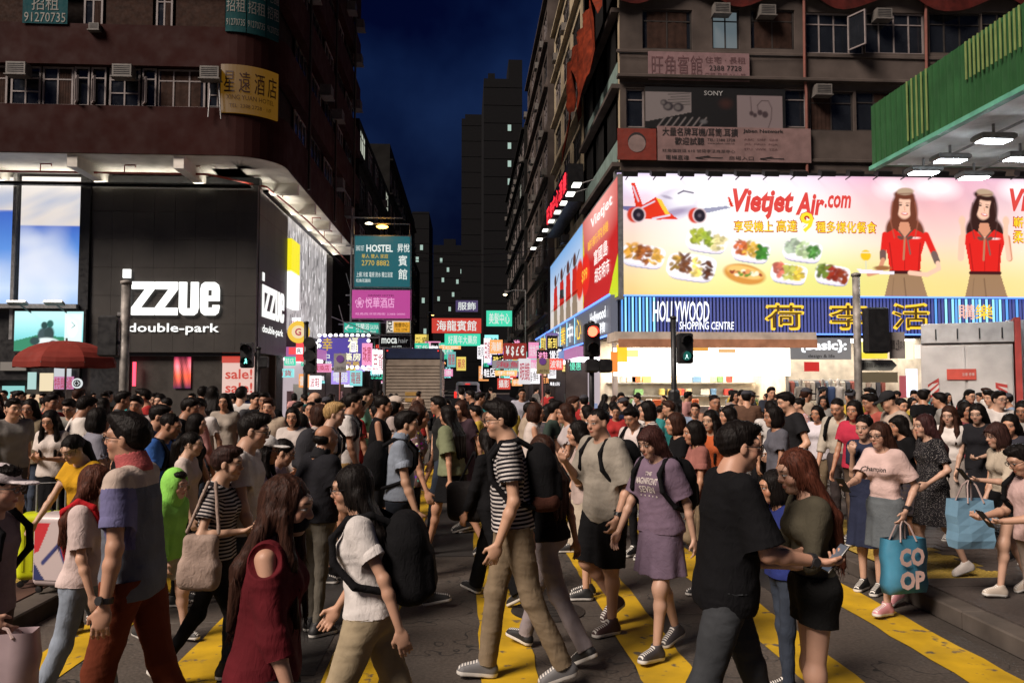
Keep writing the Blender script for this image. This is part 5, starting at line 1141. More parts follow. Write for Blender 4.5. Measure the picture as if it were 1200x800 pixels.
# two women in red uniforms
sk = srgb(238, 190, 165); shd = srgb(205, 140, 110); rd = srgb(212, 34, 28); rd2 = srgb(160, 22, 20); tan = srgb(150, 118, 88); dkh = srgb(45, 25, 22)
def lady(cx_, tilt, hc, flip):
    p.poly([(cx_ - 26, 349), (cx_ - 18, 318), (cx_ + 17, 318), (cx_ + 26, 349)], tan); p.line([(cx_ - 2, 325), (cx_, 349)], 1.2, srgb(110, 84, 62)); p.line([(cx_ - 14, 325), (cx_ - 17, 349)], .8, srgb(125, 98, 72))
    p.ell(cx_, 252, 16, 26, hc, tilt, .1); p.ell(cx_ - 14, 270, 8, 13, hc, 12, .2); p.ell(cx_ + 15, 272, 8, 14, hc, -14, .2)
    p.poly([(cx_ - 5, 262), (cx_ + 5, 262), (cx_ + 9, 278), (cx_ - 9, 278)], shd)
    p.poly([(cx_ - 12, 270), (cx_ - 25, 277), (cx_ - 21, 298), (cx_ - 18, 318), (cx_ + 17, 318), (cx_ + 19, 298), (cx_ + 26, 277), (cx_ + 12, 270), (cx_, 280)], rd)
    for s_, c_ in ((-1, rd2), (1, rd2)): p.line([(cx_ + s_ * 18, 286), (cx_ + s_ * 15, 316)], 1.3, c_)
    p.line([(cx_, 280), (cx_ - 1, 316)], .8, rd2); p.line([(cx_ - 18, 318.5), (cx_ + 17, 318.5)], 3.6, srgb(60, 18, 20)); p.ell(cx_ + 12, 280, 5, 1, srgb(240, 225, 220))
    p.line([(cx_ - 7, 272), (cx_, 281), (cx_ + 8, 272)], 1.8, srgb(90, 70, 60)); p.line([(cx_, 280), (cx_ - 2, 304)], 2.2, srgb(176, 120, 90)); p.line([(cx_ + 3, 280), (cx_ + 6, 298)], 1.8, srgb(110, 90, 80)); p.ell(cx_ - 5, 280, 4, 2, srgb(100, 70, 60), 20, .2); p.ell(cx_ + 6, 280, 4, 2, srgb(100, 70, 60), -20, .2)
    p.ell(cx_ + .5, 246, 9.2, 12.8, sk, tilt, .1); p.ell(cx_ + .5, 232, 12, 5, hc, tilt, .15); p.ell(cx_ - 8.5, 244, 3, 12, hc, tilt, .2); p.ell(cx_ + 10, 245, 3, 12, hc, tilt, .2)
    p.ell(cx_ + 2, 228, 10, 4.2, srgb(175, 150, 125), tilt - 6, .15); p.line([(cx_ - 7, 231), (cx_ + 10, 230)], 1.2, srgb(130, 90, 75)); [p.line([(cx_ + q * 13, 240), (cx_ + q * 16, 262), (cx_ + q * 12, 280)], 1.6, tuple(min(1, v * 2.2 + .02) for v in hc), .6) for q in (-1, 1)]; t = math.tan(R(tilt))
    for s_ in (-1, 1): p.ell(cx_ + s_ * 4, 243.5 + s_ * 4 * t, 1.9, .9, srgb(40, 25, 25), tilt, .3); p.line([(cx_ + s_ * 2.4, 241 + s_ * 2.4 * t), (cx_ + s_ * 6, 240.6 + s_ * 6 * t)], .8, srgb(90, 60, 50))
    p.line([(cx_ + .4, 245), (cx_ + .8, 249)], .8, shd); p.ell(cx_ + .5, 253, 3.8, 1.5, srgb(190, 40, 45), tilt, .25); p.ell(cx_ + .5, 252.7, 2.8, .7, srgb(250, 240, 240), tilt, .3)
lady(1053, 4, srgb(105, 55, 38), 1)
p.line([(1030, 277), (1027, 300)], 7, rd); p.line([(1027, 297), (1027, 303)], 7.5, srgb(110, 80, 75)); p.line([(1027, 305), (1022, 318), (1010, 321)], 5, shd); p.poly([(996, 315), (1040, 318), (1040, 321), (1000, 320)], srgb(228, 222, 232)); p.ell(1026, 314, 10, 2.6, srgb(150, 100, 60))
p.line([(1078, 277), (1088, 300)], 7.5, rd); p.line([(1087, 298), (1090, 306)], 7.5, srgb(110, 90, 85)); p.line([(1091, 308), (1092, 314), (1078, 321), (1058, 319)], 5, sk)
p.ell(1007, 300, 6, 6, srgb(240, 185, 30), 0, .1); p.line([(1007, 306), (1007, 315)], 1, srgb(200, 200, 190)); p.line([(1001, 297), (1013, 297)], .8, srgb(235, 235, 225))
lady(1147, 14, srgb(50, 26, 22), -1)
for s_ in (-1, 1): p.line([(1147 + s_ * 27, 279), (1147 + s_ * 29, 302)], 7, shd if s_ > 0 else sk); p.line([(1147 + s_ * 28, 302), (1147 + s_ * 25, 275), (1147 + s_ * 26, 262)], 5.5, sk); p.ell(1147 + s_ * 26, 260, 4, 5.5, sk, 0, .2)
a_, b_ = at(724, 349, BY), at(1330, 212, BY)
p.c = np.clip(p.c, 0, 1); keepw(poster('poster', a_, UX, b_.x - a_.x, b_.z - a_.z, p, print_mat('backlit_ad_print', 1.02)), ab)
keepw(MB().box((a_.x - .06, BY + .02, a_.z - .1), (b_.x + 2, BY + .4, b_.z + .1)).build('light_box', M_steel), ab)
keepw(MB().box((a_.x - .08, BY - .05, b_.z), (b_.x, BY + .03, b_.z + .09)).build('frame_rail', M_black), ab); keepw(MB().box((a_.x - .08, BY - .05, a_.z - .09), (b_.x, BY + .03, a_.z - .005)).build('frame_rail', M_black), ab)
def wtx(s_, px0, px1, y0, y1, Y, mat, root, **k): q, w_ = at(px0, y1, Y), at(px1, y0, Y); return keepw(text(s_, q, UX, w_.x - q.x, w_.z - q.z, mat, None, **k), root)
Mrd = glow('ad_red_ink', srgb(225, 62, 55), .95); Myl = glow('ad_yellow_ink', srgb(255, 222, 20), 1.0); Mrr = glow('ad_dark_red_ink', srgb(196, 44, 20), .9)
wtx('Vietjet', 859, 930, 222, 257, BY - .01, Mrd, ab, off=.04, shear=.25); wtx('Air', 932, 966, 226, 252, BY - .01, Mrd, ab, off=.04, shear=.25); wtx('.com', 966, 997, 229, 244, BY - .01, Mrd, ab, off=.03, shear=.25)
for s_, a1, b1, y0, y1 in (('享受機上', 860, 906, 259, 272), ('高達', 910, 934, 258, 272), ('種多樣化餐食', 956, 1027, 260, 273), ('9', 937, 954, 248, 273), ('嶄新', 1187, 1212, 254, 267), ('柔軟', 1187, 1212, 270, 285)):
    wtx(s_, a1, b1, y0, y1, BY - .008, Mrr, ab, off=.07); wtx(s_, a1 + .8, b1 - .8, y0 + .8, y1 - .8, BY - .014, Myl, ab, off=.015)
wtx('Vietjet', 1184, 1250, 222, 256, BY - .01, Mrd, ab, off=.04, shear=.25)
# row of small floodlights above the billboard
fl_ = None
for k in range(15):
    px = 738 + k * 33; q = at(px, 203, BY - .7); r_ = empty('billboard_lamp', 'dark lamp head on the ledge over the airline billboard', 'lamp', q, 0, 'lamps above the billboard'); r_['label'] = ORD[k] + ' dark lamp head from the street corner on the ledge over the airline billboard'
    if fl_ is None:
        fl_ = MB().box((-.26, -.16, -.09), (.26, .16, .09), Matrix.Rotation(R(25), 4, 'X')).build('lamp_head', M_black, r_); fa = MB().tube([(0, .1, 0), (0, .75, -.05)], .025, 5).build('arm', M_black, r_)
    else: link('lamp_head', fl_.data, None, r_); link('arm', fa.data, None, r_)
# red side billboards along the street
sb = empty('side_billboard', 'lit red and blue billboard along the side street beside the airline billboard', 'billboard', (5.3, 30, 5))
p = Paint(0, 1, 0, 1, 90, 70, srgb(190, 28, 28)); p.poly([(1.02, -.02), (.72, -.02), (1.02, .38)], srgb(200, 215, 30)); p.ell(.5, .95, .4, .25, srgb(255, 190, 180), 0, .9, .8); p.poly([(0, 1), (.08, .5), (.0, 0)], srgb(225, 200, 60)); p.ell(.07, .42, .17, .22, srgb(230, 40, 30), 0, .1); p.ell(.07, .42, .17, .22, srgb(250, 210, 60), 0, .03, 0)
ya, yb = onx(724, 300, 5.3).y, onx(683, 300, 5.3).y; yc = onx(645, 330, 5.3).y; zt2, zb2 = at(724, 212, 27.9).z, at(724, 349, 27.9).z
keepw(poster('poster', (5.3, yb, zb2), -UY, yb - ya, zt2 - zb2, p, print_mat('side_ad_print', .85)), sb)
p = Paint(0, 1, 0, 1, 90, 70).grad([(0, srgb(240, 215, 190)), (.5, srgb(215, 225, 240)), (1, srgb(130, 180, 235))])
for x in (.2, .42, .62, .8): p.poly([(x - .07, 0), (x - .05, .38), (x + .05, .4), (x + .08, 0)], srgb(150, 130, 110)); p.poly([(x - .07, .3), (x - .05, .62), (x + .06, .62), (x + .08, .3)], srgb(205, 40, 30)); p.ell(x, .7, .04, .08, srgb(90, 50, 40)); p.line([(x, .6), (x + .12, .75)], .02, srgb(60, 55, 55))
p.ell(.93, .42, .09, .22, srgb(225, 50, 25), 0, .1)
keepw(poster('poster', (5.3, yc, zb2), -UY, yc - yb - .05, zt2 - zb2, p, print_mat('side_ad_print', .85)), sb)
keepw(MB().box((5.32, ya, zb2 - .1), (5.5, yc, zt2 + .1)).build('light_box', M_steel), sb)
def stx(s_, y_, z, w_, h_, mat, root, x=5.28, **k): return keepw(text(s_, (x, y_, z), -UY, w_, h_, mat, None, **k), root)
L_ = yb - ya
for s_, u, v, w_, h_, mt in (('Vietjet', .3, .78, .6, .14, glow('ad_white_ink', (1, .95, .9), 1)), ('嶄新飛機', .2, .62, .6, .1, glow('ad_yellow_ink2', srgb(255, 190, 60), .9)), ('富國島', .4, .42, .38, .14, glow('ad_white_ink', (1, .95, .9), 1)), ('胡志明市', .42, .24, .4, .14, glow('ad_white_ink', (1, .95, .9), 1)), ('$99', -.02, .34, .2, .14, glow('ad_yellow_ink2', srgb(255, 190, 60), .9))): stx(s_, yb - u * L_, zb2 + v * (zt2 - zb2), w_ * L_, h_ * (zt2 - zb2), mt, sb, off=.02)
# ---- blue neon shopping centre fascia ----------------------------------------------
hf = empty('shopping_centre_fascia', 'blue ribbed fascia sign with yellow neon characters and white neon lettering', 'sign', at(724, 391, 27.75))
f0, f1 = at(728, 391, 27.75), at(1330, 348, 27.75)
keepw(MB().box((f0.x, 27.75, f0.z), (f1.x, 28.2, f1.z - .07)).build('board', solid('navy_board', (.02, .022, .06), .5)), hf)
rib = None; Mrib = glow('navy_rib_self_lit', (.05, .07, .30), 1.0, nosample=True); Mrl = glow('blue_tube', (.12, .42, 1), .95); Mrl2 = glow('pale_tube', (.3, .75, 1), 1.25)  # navy ribs are no lamps; a faint glow is added to brighten them
n = 150; step = (f1.x - f0.x) / n; mb = {}
for i in range(n):
    px = 728 + (1330 - 728) * i / n; k = Mrl2 if (px < 768 and i % 2) or 1100 < px < 1168 and i % 2 else (Mrl if (1088 < px < 1200 and i % 3 == 0) or px < 768 else Mrib)
    ob = MB().box((0, 0, 0), (step * .45, .05, f1.z - f0.z - .16)) if k.name not in mb else None
    if ob is not None: ob = ob.build('rib', k); mb[k.name] = ob.data
    else: ob = link('rib', mb[k.name])
    ob.location = (f0.x + i * step, 27.69, f0.z + .04); keepw(ob, hf)
for z in (f0.z - .02, f1.z - .1): keepw(MB().box((f0.x - .02, 27.6, z), (f1.x, 27.66, z + .05)).build('neon_tube', glow('blue_neon_line', (.1, .25, 1), 2.2)), hf)
Myn = glow('yellow_neon', srgb(255, 205, 40), 1.1); Mwn = glow('white_neon', (.95, .97, 1), 1.3); Mdy = solid('dark_gold', (.12, .07, .01), .5)
for s_, a1, b1 in (('荷', 897, 941), ('李', 972, 1016), ('活', 1046, 1088), ('中', 1215, 1255), ('心', 1270, 1310)):
    wtx(s_, a1, b1, 356, 386, 27.64, Myn, hf, off=.055); wtx(s_, a1 + 2, b1 - 2, 358, 384, 27.62, Mdy, hf, off=-.006)
wtx('購', 1123, 1142, 357, 374, 27.63, glow('pink_neon', (1, .55, .45), .9), hf, off=.02); wtx('樂', 1143, 1163, 357, 374, 27.63, glow('yellow_neon', srgb(255, 205, 40), 1.1), hf, off=.02)
wtx('HOLLYWOOD', 765, 831, 353, 377, 27.62, Mwn, hf, off=.012, shear=.12); wtx('SHOPPING CENTRE', 796, 860, 377, 386, 27.62, Mwn, hf, off=.01, shear=.1)
# the fascia's angled return up the side street
hs_ = empty('side_fascia', 'slanted blue edged fascia with neon characters running up the side street', 'sign', (5.1, 30, 3.6))
y0_, y1_ = 27.9, onx(629, 400, 5.2).y
m = MB(); zA0, zA1 = f0.z - .02, f1.z - .02
m.add([(5.15, y0_, zA0), (5.15, y1_, zA0), (5.15, y1_, zA1), (5.15, y0_, zA1), (5.4, y0_, zA0), (5.4, y1_, zA0), (5.4, y1_, zA1), (5.4, y0_, zA1)], [(0, 3, 2, 1), (4, 5, 6, 7), (0, 1, 5, 4), (3, 7, 6, 2), (1, 2, 6, 5), (0, 4, 7, 3)]); keepw(m.build('board', glow('side_fascia_board', (.11, .12, .17), .7)), hs_)
for z in (zA0, zA1): keepw(MB().box((5.08, y0_, z - .03), (5.13, y1_, z + .03)).build('neon_tube', glow('blue_neon_line', (.1, .25, 1), 2.2)), hs_)
LL = y1_ - y0_
for i, s_ in enumerate('荷李活商業中心'):
    yy = y1_ - LL * (.14 + .095 * i); stx(s_, yy, zA0 + .25, LL * .062, .9, Myn if i % 2 == 0 else Mwn, hs_, x=5.1, off=.02); keepw(MB().box((5.09, yy + .25, zA0 + .1), (5.11, yy + .4, zA1 - .1)).build('tube', Mrl2), hs_)
stx('Hollywood', y0_ + 4.3, zA0 + .55, 3.6, .55, Mwn, hs_, x=5.1, off=.02); stx('購物', y0_ + 2.4, zA0 + .15, 1.6, .4, Mwn, hs_, x=5.1, off=.02)
# ---- street level shops ----------------------------------------------------------------
fs = empty('food_kiosk', 'bright open snack kiosk with a glowing white menu strip under the fascia', 'shop', at(820, 460, 28))
def fk(o): return keepw(o, fs)
kx0, kx1, kx2 = at(722, 450, 28).x, at(925, 450, 28).x, at(1087, 450, 28).x; zc = f0.z - .1
Mwall = solid('bright_shop_wall', (.62, .55, .45), .7); Mceil = glow('shop_ceiling_panel', (1, .84, .62), 16)
fk(MB().box((kx0, 31.2, .13), (XR, 31.4, zc)).build('back_wall', Mwall)); fk(MB().box((kx0 - .2, 28, zc), (XR, 45, zc + .15)).build('ceiling', M_conc))
fk(MB().box((kx0 + .3, 28.6, zc - .06), (kx1 - .2, 30.8, zc - .02)).build('light_panel', Mceil)); 
fk(MB().box((kx1 - .06, 28.2, .13), (kx1 + .06, 31.2, zc)).build('partition', Mwall)); fk(MB().box((kx2 - .1, 28.2, .13), (kx2 + .1, 31.2, zc)).build('partition', Mwall)); fk(MB().box((kx0 - .05, 28.2, .13), (kx0 + .1, 28.5, zc)).build('corner_post', solid('tiled_post', (.35, .3, .27), .4)))
a_, b_ = at(720, 440, 27.6), at(926, 408, 27.6); fk(MB().box((a_.x, 27.62, a_.z), (b_.x, 27.8, b_.z)).build('menu_strip', glow('menu_lightbox', (1, .96, .88), 2.6)))
for i, s_ in enumerate(('小食', '牛雜 · 魚蛋', '珍珠奶茶', '雞蛋仔', '腸粉')): 
    q = a_.x + .5 + i * 1.1; keepw(text(s_, (q, 27.6, b_.z - .3), UX, .7, .16, glow('menu_faint_print', (1, .8, .55), 1.6), None), fs)
q0, q1 = at(716, 404, 27), at(945, 391, 27); fk(MB().box((q0.x, 26.2, q0.z + .1), (q1.x, 27.75, q1.z)).build('awning', solid('awning_beige', (.5, .42, .35), .8))); fk(MB().box((q0.x + .1, 26.15, q0.z - .12), (q1.x, 26.2, q0.z + .16)).build('awning_valance', solid('awning_brown', (.4, .19, .11), .8)))
m = MB(); rr = random.Random(4)
fk(MB().box((kx0 + .2, 28.0, .13), (kx1 - 1.6, 28.7, 1.0)).build('counter', solid('counter_steel', (.4, .38, .36), .35, .5)))
for px0, px1, y0, y1, c, e in ((723, 735, 404, 424, (255, 170, 40), 1.6), (735, 748, 410, 418, (255, 215, 120), 1.8), (806, 830, 407, 411, (225, 160, 70), 1), (842, 862, 409, 413, (230, 180, 120), 1), (716, 724, 412, 436, (230, 130, 40), 1.1)):
    a_, b_ = at(px0, y1, 27.55), at(px1, y0, 27.55); fk(sheet('lit_sign_plate', a_, UX, b_.x - a_.x, b_.z - a_.z, glow('kiosk_plate%d' % px0, srgb(*c), e), None))
cols = [(.6, .12, .03), (.55, .4, .12), (.5, .45, .4), (.15, .3, .12), (.5, .05, .04), (.65, .5, .3), (.1, .2, .35)]
for i in range(26):   # tubs, jars and boxes on the counter and the shelves behind
    x = kx0 + .35 + rr.random() * (kx1 - kx0 - 1.2); row = i % 3; y = 28.2 + rr.random() * .35 if row == 0 else 30.9; z = 1.0 if row == 0 else (1.35 if row == 1 else 1.85); c = cols[i % 7]
    o_ = (MB().lathe([(.09, 0), (.12, .02), (.13, .22), (.10, .26)], 12) if i % 2 else MB().box((-.17, -.1, 0), (.17, .1, .24), bevel=.02)).build('food_tub', solid('tub%d' % (i % 7), c, .5)); o_.location = (x, y, z)
    tag(o_, None, 'tub', 'tubs and jars of the snack kiosk'); o_['label'] = ('%s %s %s %s of the snack kiosk' % ((ORD + ORD)[i], ['orange', 'mustard', 'pale', 'green', 'red', 'cream', 'blue'][i % 7], 'round tub' if i % 2 else 'square box', ['on the counter', 'on the lower shelf', 'on the upper shelf'][row]))
for z in (1.3, 1.8): fk(MB().box((kx0 + .2, 30.7, z), (kx1 - .2, 31.19, z + .04)).build('shelf', M_steel))
for i in range(5): 
    o_ = MB().lathe([(.22, 0), (.25, .03), (.27, .55), (.24, .56), (.22, .04)], 14).build('plastic_bucket', solid('orange_bucket', (.65, .09, .02), .5)); o_.location = (kx0 + .7 + i * .55, 27.4, .13); tag(o_, ORD[i] + ' orange plastic bucket from the street corner below the snack kiosk counter', 'bucket', 'orange buckets')
# clothing shop with mannequins
cs = empty('clothing_shop', 'lit clothing shop with a white name board and mannequins', 'shop', at(960, 460, 28)); ck = lambda o: keepw(o, cs)
ck(MB().box((kx1 + .1, 28.5, zc - .05), (kx2 - .15, 30.8, zc - .01)).build('light_panel', glow('cool_ceiling_panel', (1, .9, .78), 5)))
Mbn = glow('name_board', srgb(150, 146, 145), .55); a_, b_ = at(926, 421, 27.85), at(997, 396, 27.85); ck(sheet('name_board', a_, UX, b_.x - a_.x, b_.z - a_.z, Mbn, None))
q, w_ = at(937, 413, 27.83), at(992, 398, 27.83); ck(text('{Basic}:', q, UX, w_.x - q.x, w_.z - q.z, Mwn, None, off=.04)); q, w_ = at(947, 420, 27.83), at(978, 415, 27.83); ck(text('design & life', q, UX, w_.x - q.x, w_.z - q.z, dk, None, off=.01))
rect_on('red_shop_card', 943, 960, 424, 435, 27.9, glow('red_card', srgb(215, 40, 35), .8), cs); rect_on('price_card', 1007, 1022, 400, 413, 27.8, glow('yellow_white_card', srgb(235, 225, 120), 1.2), cs)
for k, (px0, px1, y0, y1, c, e) in enumerate(((1053, 1070, 400, 421, (252, 245, 200), 1.3), (1073, 1086, 404, 420, (240, 230, 220), 1.1), (1063, 1075, 432, 465, (235, 238, 255), 1.4), (1008, 1040, 413, 420, (240, 220, 60), 1), (1010, 1052, 436, 448, (120, 100, 60), .4), (1055, 1062, 440, 466, (200, 80, 90), .6))): rect_on('lit_panel', px0, px1, y0, y1, 27.9 + .01 * k, glow('lp%d' % k, srgb(*c), e), cs)
rr = random.Random(9)
for i in range(22):   # garments on a rail along the back
    x = kx1 + .4 + i * .2; o_ = MB().box((-.07, -.25, -.75), (.07, .25, 0), bevel=.05).build('hanging_garment', solid('garment%d' % (i % 6), [(.4, .3, .25), (.5, .45, .4), (.1, .1, .12), (.35, .12, .1), (.2, .25, .3), (.55, .5, .42)][i % 6], .9)); o_.location = (x, 30.3, 1.9); keepw(o_, cs)
ck(MB().tube([(kx1 + .2, 30.3, 1.93), (kx2 - .2, 30.3, 1.93)], .02, 6).build('rail', M_steel))
mm = None
for i, px in enumerate((938, 964, 973, 982)):
    g_ = Grid((-.3, -.2, 0), (.3, .2, 1.8), .018); g_.ell((0, 0, 1.62), (.075, .09, .12)); g_.cap((0, 0, 1.4), (0, 0, 1.55), .05); g_.cap((-.13, 0, 1.38), (.13, 0, 1.38), .07, k=.05); g_.cap((0, 0, 1.0), (0, 0, 1.3), .12, .14, k=.05); g_.cap((-.19, 0, 1.36), (-.24, .02, .85), .045, .035); g_.cap((.19, 0, 1.36), (.24, .02, .85), .045, .035); g_.cap((-.08, 0, .95), (-.09, 0, .05), .09, .05, k=.04); g_.cap((.08, 0, .95), (.09, 0, .05), .09, .05, k=.04)
    if mm is None: V_, Q_ = g_.mesh('m'); mm = np_mesh('mannequin', V_, Q_)
    q = at(px, 440, 28.4); r_ = empty('mannequin', ['white mannequin standing alone at the clothing shop doorway', 'left of three close white mannequins in the clothing shop', 'middle of three close white mannequins in the clothing shop', 'right of three close white mannequins in the clothing shop'][i], 'mannequin', (q.x, 28.4, .25), R(180), 'shop mannequins')
    link('figure', mm, solid('mannequin_white', (.7, .66, .6), .4), r_)
    gg = Grid((-.3, -.2, .7), (.3, .2, 1.5), .02); gg.cap((-.14, 0, 1.36), (.14, 0, 1.36), .085, k=.05); gg.cap((0, 0, .8), (0, 0, 1.3), .16, .16, k=.06); gg.plane((0, 0, .78), (0, 0, -1)); V_, Q_ = gg.mesh('g'); link('garment', np_mesh('garment', V_, Q_), solid('mgarment%d' % i, [(.5, .45, .4), (.05, .05, .07), (.1, .15, .3), (.6, .55, .5)][i], .9), r_)
# ---- neighbours up the side street, right hand ---------------------------------------------
def street_block(label, X, Y0, Y1, ztop, face, mat, seed, storey=2.9, zlow=3.2, step=0, lit=.04, winmat=None, top=True):
    """building whose street face looks across the side street; face -1 looks left, +1 looks right"""
    r_ = empty('tenement', label, 'building', (X, Y0, 0)); rr = random.Random(seed); U = -UY if face < 0 else UY; L = Y1 - Y0; o_ = Vector((X, Y1 if face < 0 else Y0, zlow)); holes = []; z = .9; bays = max(1, int(L / 3.2)); bw = L / bays
    while z + 1.6 < ztop - zlow:
        for j in range(bays): holes.append((j * bw + .5, j * bw + bw - .5, z, z + 1.5))
        z += storey
    keepw(holed_wall('wall', o_, U, L, ztop - zlow, holes, mat, None, depth=.25), r_)
    keepw(MB().box((X - (.02 if face > 0 else -.3) - (9 if face > 0 else 0), Y0, 0), (X + (9 if face < 0 else -.3), Y1, ztop - .01)).build('block_core', M_dark_wall), r_)
    keepw(MB().box((X if face < 0 else X - 9, Y0 - .02, zlow), (X + 9 if face < 0 else X, Y0 - .005, ztop)).build('end_wall', mat), r_)
    for h in holes:
        w_ = h[1] - h[0]; keepw(window('window', o_ + U * h[0] + UZ * h[2], U, w_, 1.5, None, winmat or rr.choice([M_dark_frame, M_white_frame]), inset=.15, mull=(w_ / 3, w_ * 2 / 3), trans=(1.05,), lit=glow('far_window_light', (.8, .85, .7), .5) if rr.random() < lit else None), r_)
        if rr.random() < .45: keepw(aircon(o_ + U * (h[0] + rr.uniform(0, w_ - .7)) + UZ * (h[2] - .55), U, None), r_)
    z = zlow
    while z < ztop: N = U.cross(UZ); a_ = Vector((X, Y0, z)) ; keepw(MB().box((X, Y0, z), (X + N.x * .25, Y1, z + .14)).build('ledge', mat), r_); z += storey
    return r_
street_block('pale rendered tenement with grouped dark windows behind the red neon sign', 5.55, 37.2, 49, 24, -1, M_conc2, 3, lit=.0)
street_block('grey tenement with rounded ledges past the pale rendered one', 5.2, 49.5, 66, 27, -1, M_conc, 5, lit=.02)
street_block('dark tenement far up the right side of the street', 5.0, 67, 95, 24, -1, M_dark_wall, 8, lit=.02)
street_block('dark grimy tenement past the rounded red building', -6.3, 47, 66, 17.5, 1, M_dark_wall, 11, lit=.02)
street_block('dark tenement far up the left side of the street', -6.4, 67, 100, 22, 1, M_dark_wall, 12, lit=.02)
# far towers, dark against the sky
def tower(label, px0, px1, ytop, Y, lits=(), mat=None, steps=()):
    a_, b_ = at(px0, ytop, Y), at(px1, ytop, Y); r_ = empty('tower_block', label, 'building', (a_.x, Y, 0)); W = b_.x - a_.x; mt = mat or M_far
    keepw(MB().box((a_.x, Y, 0), (b_.x, Y + 18, a_.z)).build('wall', mt), r_)
    n = int(a_.z / 3)
    for i in range(n): keepw(MB().box((a_.x - .02, Y - .06, i * 3 + 2.8), (b_.x + .02, Y - .002, i * 3 + 3)).build('ledge', mt), r_)
    for q0, q1, qy in steps: c_, d_ = at(q0, qy, Y + 2), at(q1, qy, Y + 2); keepw(MB().box((c_.x, Y + 2, a_.z), (d_.x, Y + 9, c_.z)).build('roof_structure', mt), r_)
    for (lx, ly) in lits: q = at(lx, ly, Y - .05); f_ = keepw(MB().box((q.x - .34, Y - .08, q.z - .6), (q.x + .34, Y, q.z + .6)).build('window', M_dark_frame), r_); keepw(MB().box((q.x - .28, Y - .1, q.z - .52), (q.x + .28, Y - .085, q.z + .52)).build('pane', glow('far_lit_pane', (.55, .8, .7), .55)), f_)
    return r_
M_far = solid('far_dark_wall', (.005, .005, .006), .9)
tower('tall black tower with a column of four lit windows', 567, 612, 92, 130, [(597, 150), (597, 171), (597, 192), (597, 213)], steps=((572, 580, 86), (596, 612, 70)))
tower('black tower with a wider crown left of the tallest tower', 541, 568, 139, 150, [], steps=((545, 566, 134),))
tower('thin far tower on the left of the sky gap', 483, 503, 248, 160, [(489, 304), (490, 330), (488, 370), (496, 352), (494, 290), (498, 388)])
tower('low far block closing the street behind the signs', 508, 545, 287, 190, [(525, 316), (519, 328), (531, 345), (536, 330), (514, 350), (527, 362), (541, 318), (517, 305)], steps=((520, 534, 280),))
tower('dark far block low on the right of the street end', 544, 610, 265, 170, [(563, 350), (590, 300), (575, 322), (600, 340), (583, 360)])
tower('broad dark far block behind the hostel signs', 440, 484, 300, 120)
# ---- green canopy with floodlights --------------------------------------------------------
gc = empty('green_canopy', 'green ribbed metal canopy with a lit white underside at the right', 'canopy', (9.7, 19, 7)); gk = lambda o: keepw(o, gc)
c0 = at(1020, 197, 19.1); X0 = c0.x; z0 = c0.z; z1 = at(1020, 125, 19.1).z; Mg = solid('green_sheet_metal', (.028, .105, .036), .5, .1, .25, 1.5)
m = MB(); m.box((X0 + .05, 4, z0 + .04), (X0 + .1, 19.1, z1)); gk(m.build('side_sheet', Mg)); gk(MB().box((X0 + .1, 19.02, z0 + .04), (X0 + 14, 19.08, z1)).build('end_sheet', Mg)); gk(MB().box((X0 - .02, 4, z0 - .06), (X0 + .14, 19.14, z0 + .04)).build('edge_trim', solid('mint_trim', (.12, .38, .27), .5)))
gk(MB().box((X0 + .1, 4, z0 + .05), (X0 + 14, 19.0, z0 + .1)).build('underside', solid('white_underside', (.85, .88, .88), .6)))
rme = None
for i in range(62):
    y = 4.05 + i * .243; ob = MB().box((.02, 0, 0), (.05, .05, z1 - z0 - .06)) if rme is None else None
    ob = ob.build('rib', Mg) if ob else link('rib', rme); rme = ob.data; ob.location = (X0, y, z0 + .05); gk(ob)
for i in list(range(10)) + [26, 27, 28, 29, 30]:   # pale slats
    y = 17.9 - i * .22 if i < 10 else 17.9 - .22 * 10 - (i - 26) * .0; 
for k, (ya_, n_, h0) in enumerate(((17.35, 5, .15), (15.2, 13, .55))):
    for i in range(n_): gk(MB().box((X0 - .03, ya_ - i * (.19 if k == 0 else .13), z0 + h0 + .2 * k), (X0 - .005, ya_ - i * (.19 if k == 0 else .13) + .03, z1 - .03)).build('pale_slat', solid('pale_green_slat', (.2, .27, .09), .5)))
for k, (px, py) in enumerate(((1082, 188), (1113, 166), (1164, 146), (1141, 190), (1196, 191))):
    q = onx(px, py, X0 + (.9 if k < 3 else 2.4)); q.z = z0 - .32; r_ = empty('canopy_floodlight', ['lit floodlight under the green canopy, lowest of the three along its edge', 'lit floodlight under the green canopy, middle of the three along its edge', 'lit floodlight under the green canopy, topmost along its edge', 'lit floodlight deeper under the green canopy beside the billboard lamps', 'lit floodlight under the green canopy cut by the picture edge'][k], 'floodlight', q, 0, 'floodlights under the green canopy')
    MB().box((-.38, -.2, 0), (.38, .2, .14), bevel=.04).build('lamp_head', M_steel, r_); MB().tube([(0, 0, .14), (0, 0, .36)], .03, 6).build('bracket', M_steel, r_)
    MB().box((-.3, -.15, -.015), (.3, .15, -.003)).build('lamp_glass', glow('canopy_lamp_glass', (.85, .95, 1), 80), r_)
for i in range(2): gk(MB().tube([(X0 + 1.2 + i * 1.5, 6, z0 - .05), (X0 + 1.2 + i * 1.5, 19, z0 - .05)], .03, 6).build('conduit', M_steel))
gk(MB().box((X0 + 4.5, 15, -.02), (X0 + 4.9, 15.4, z0)).build('column', M_steel))
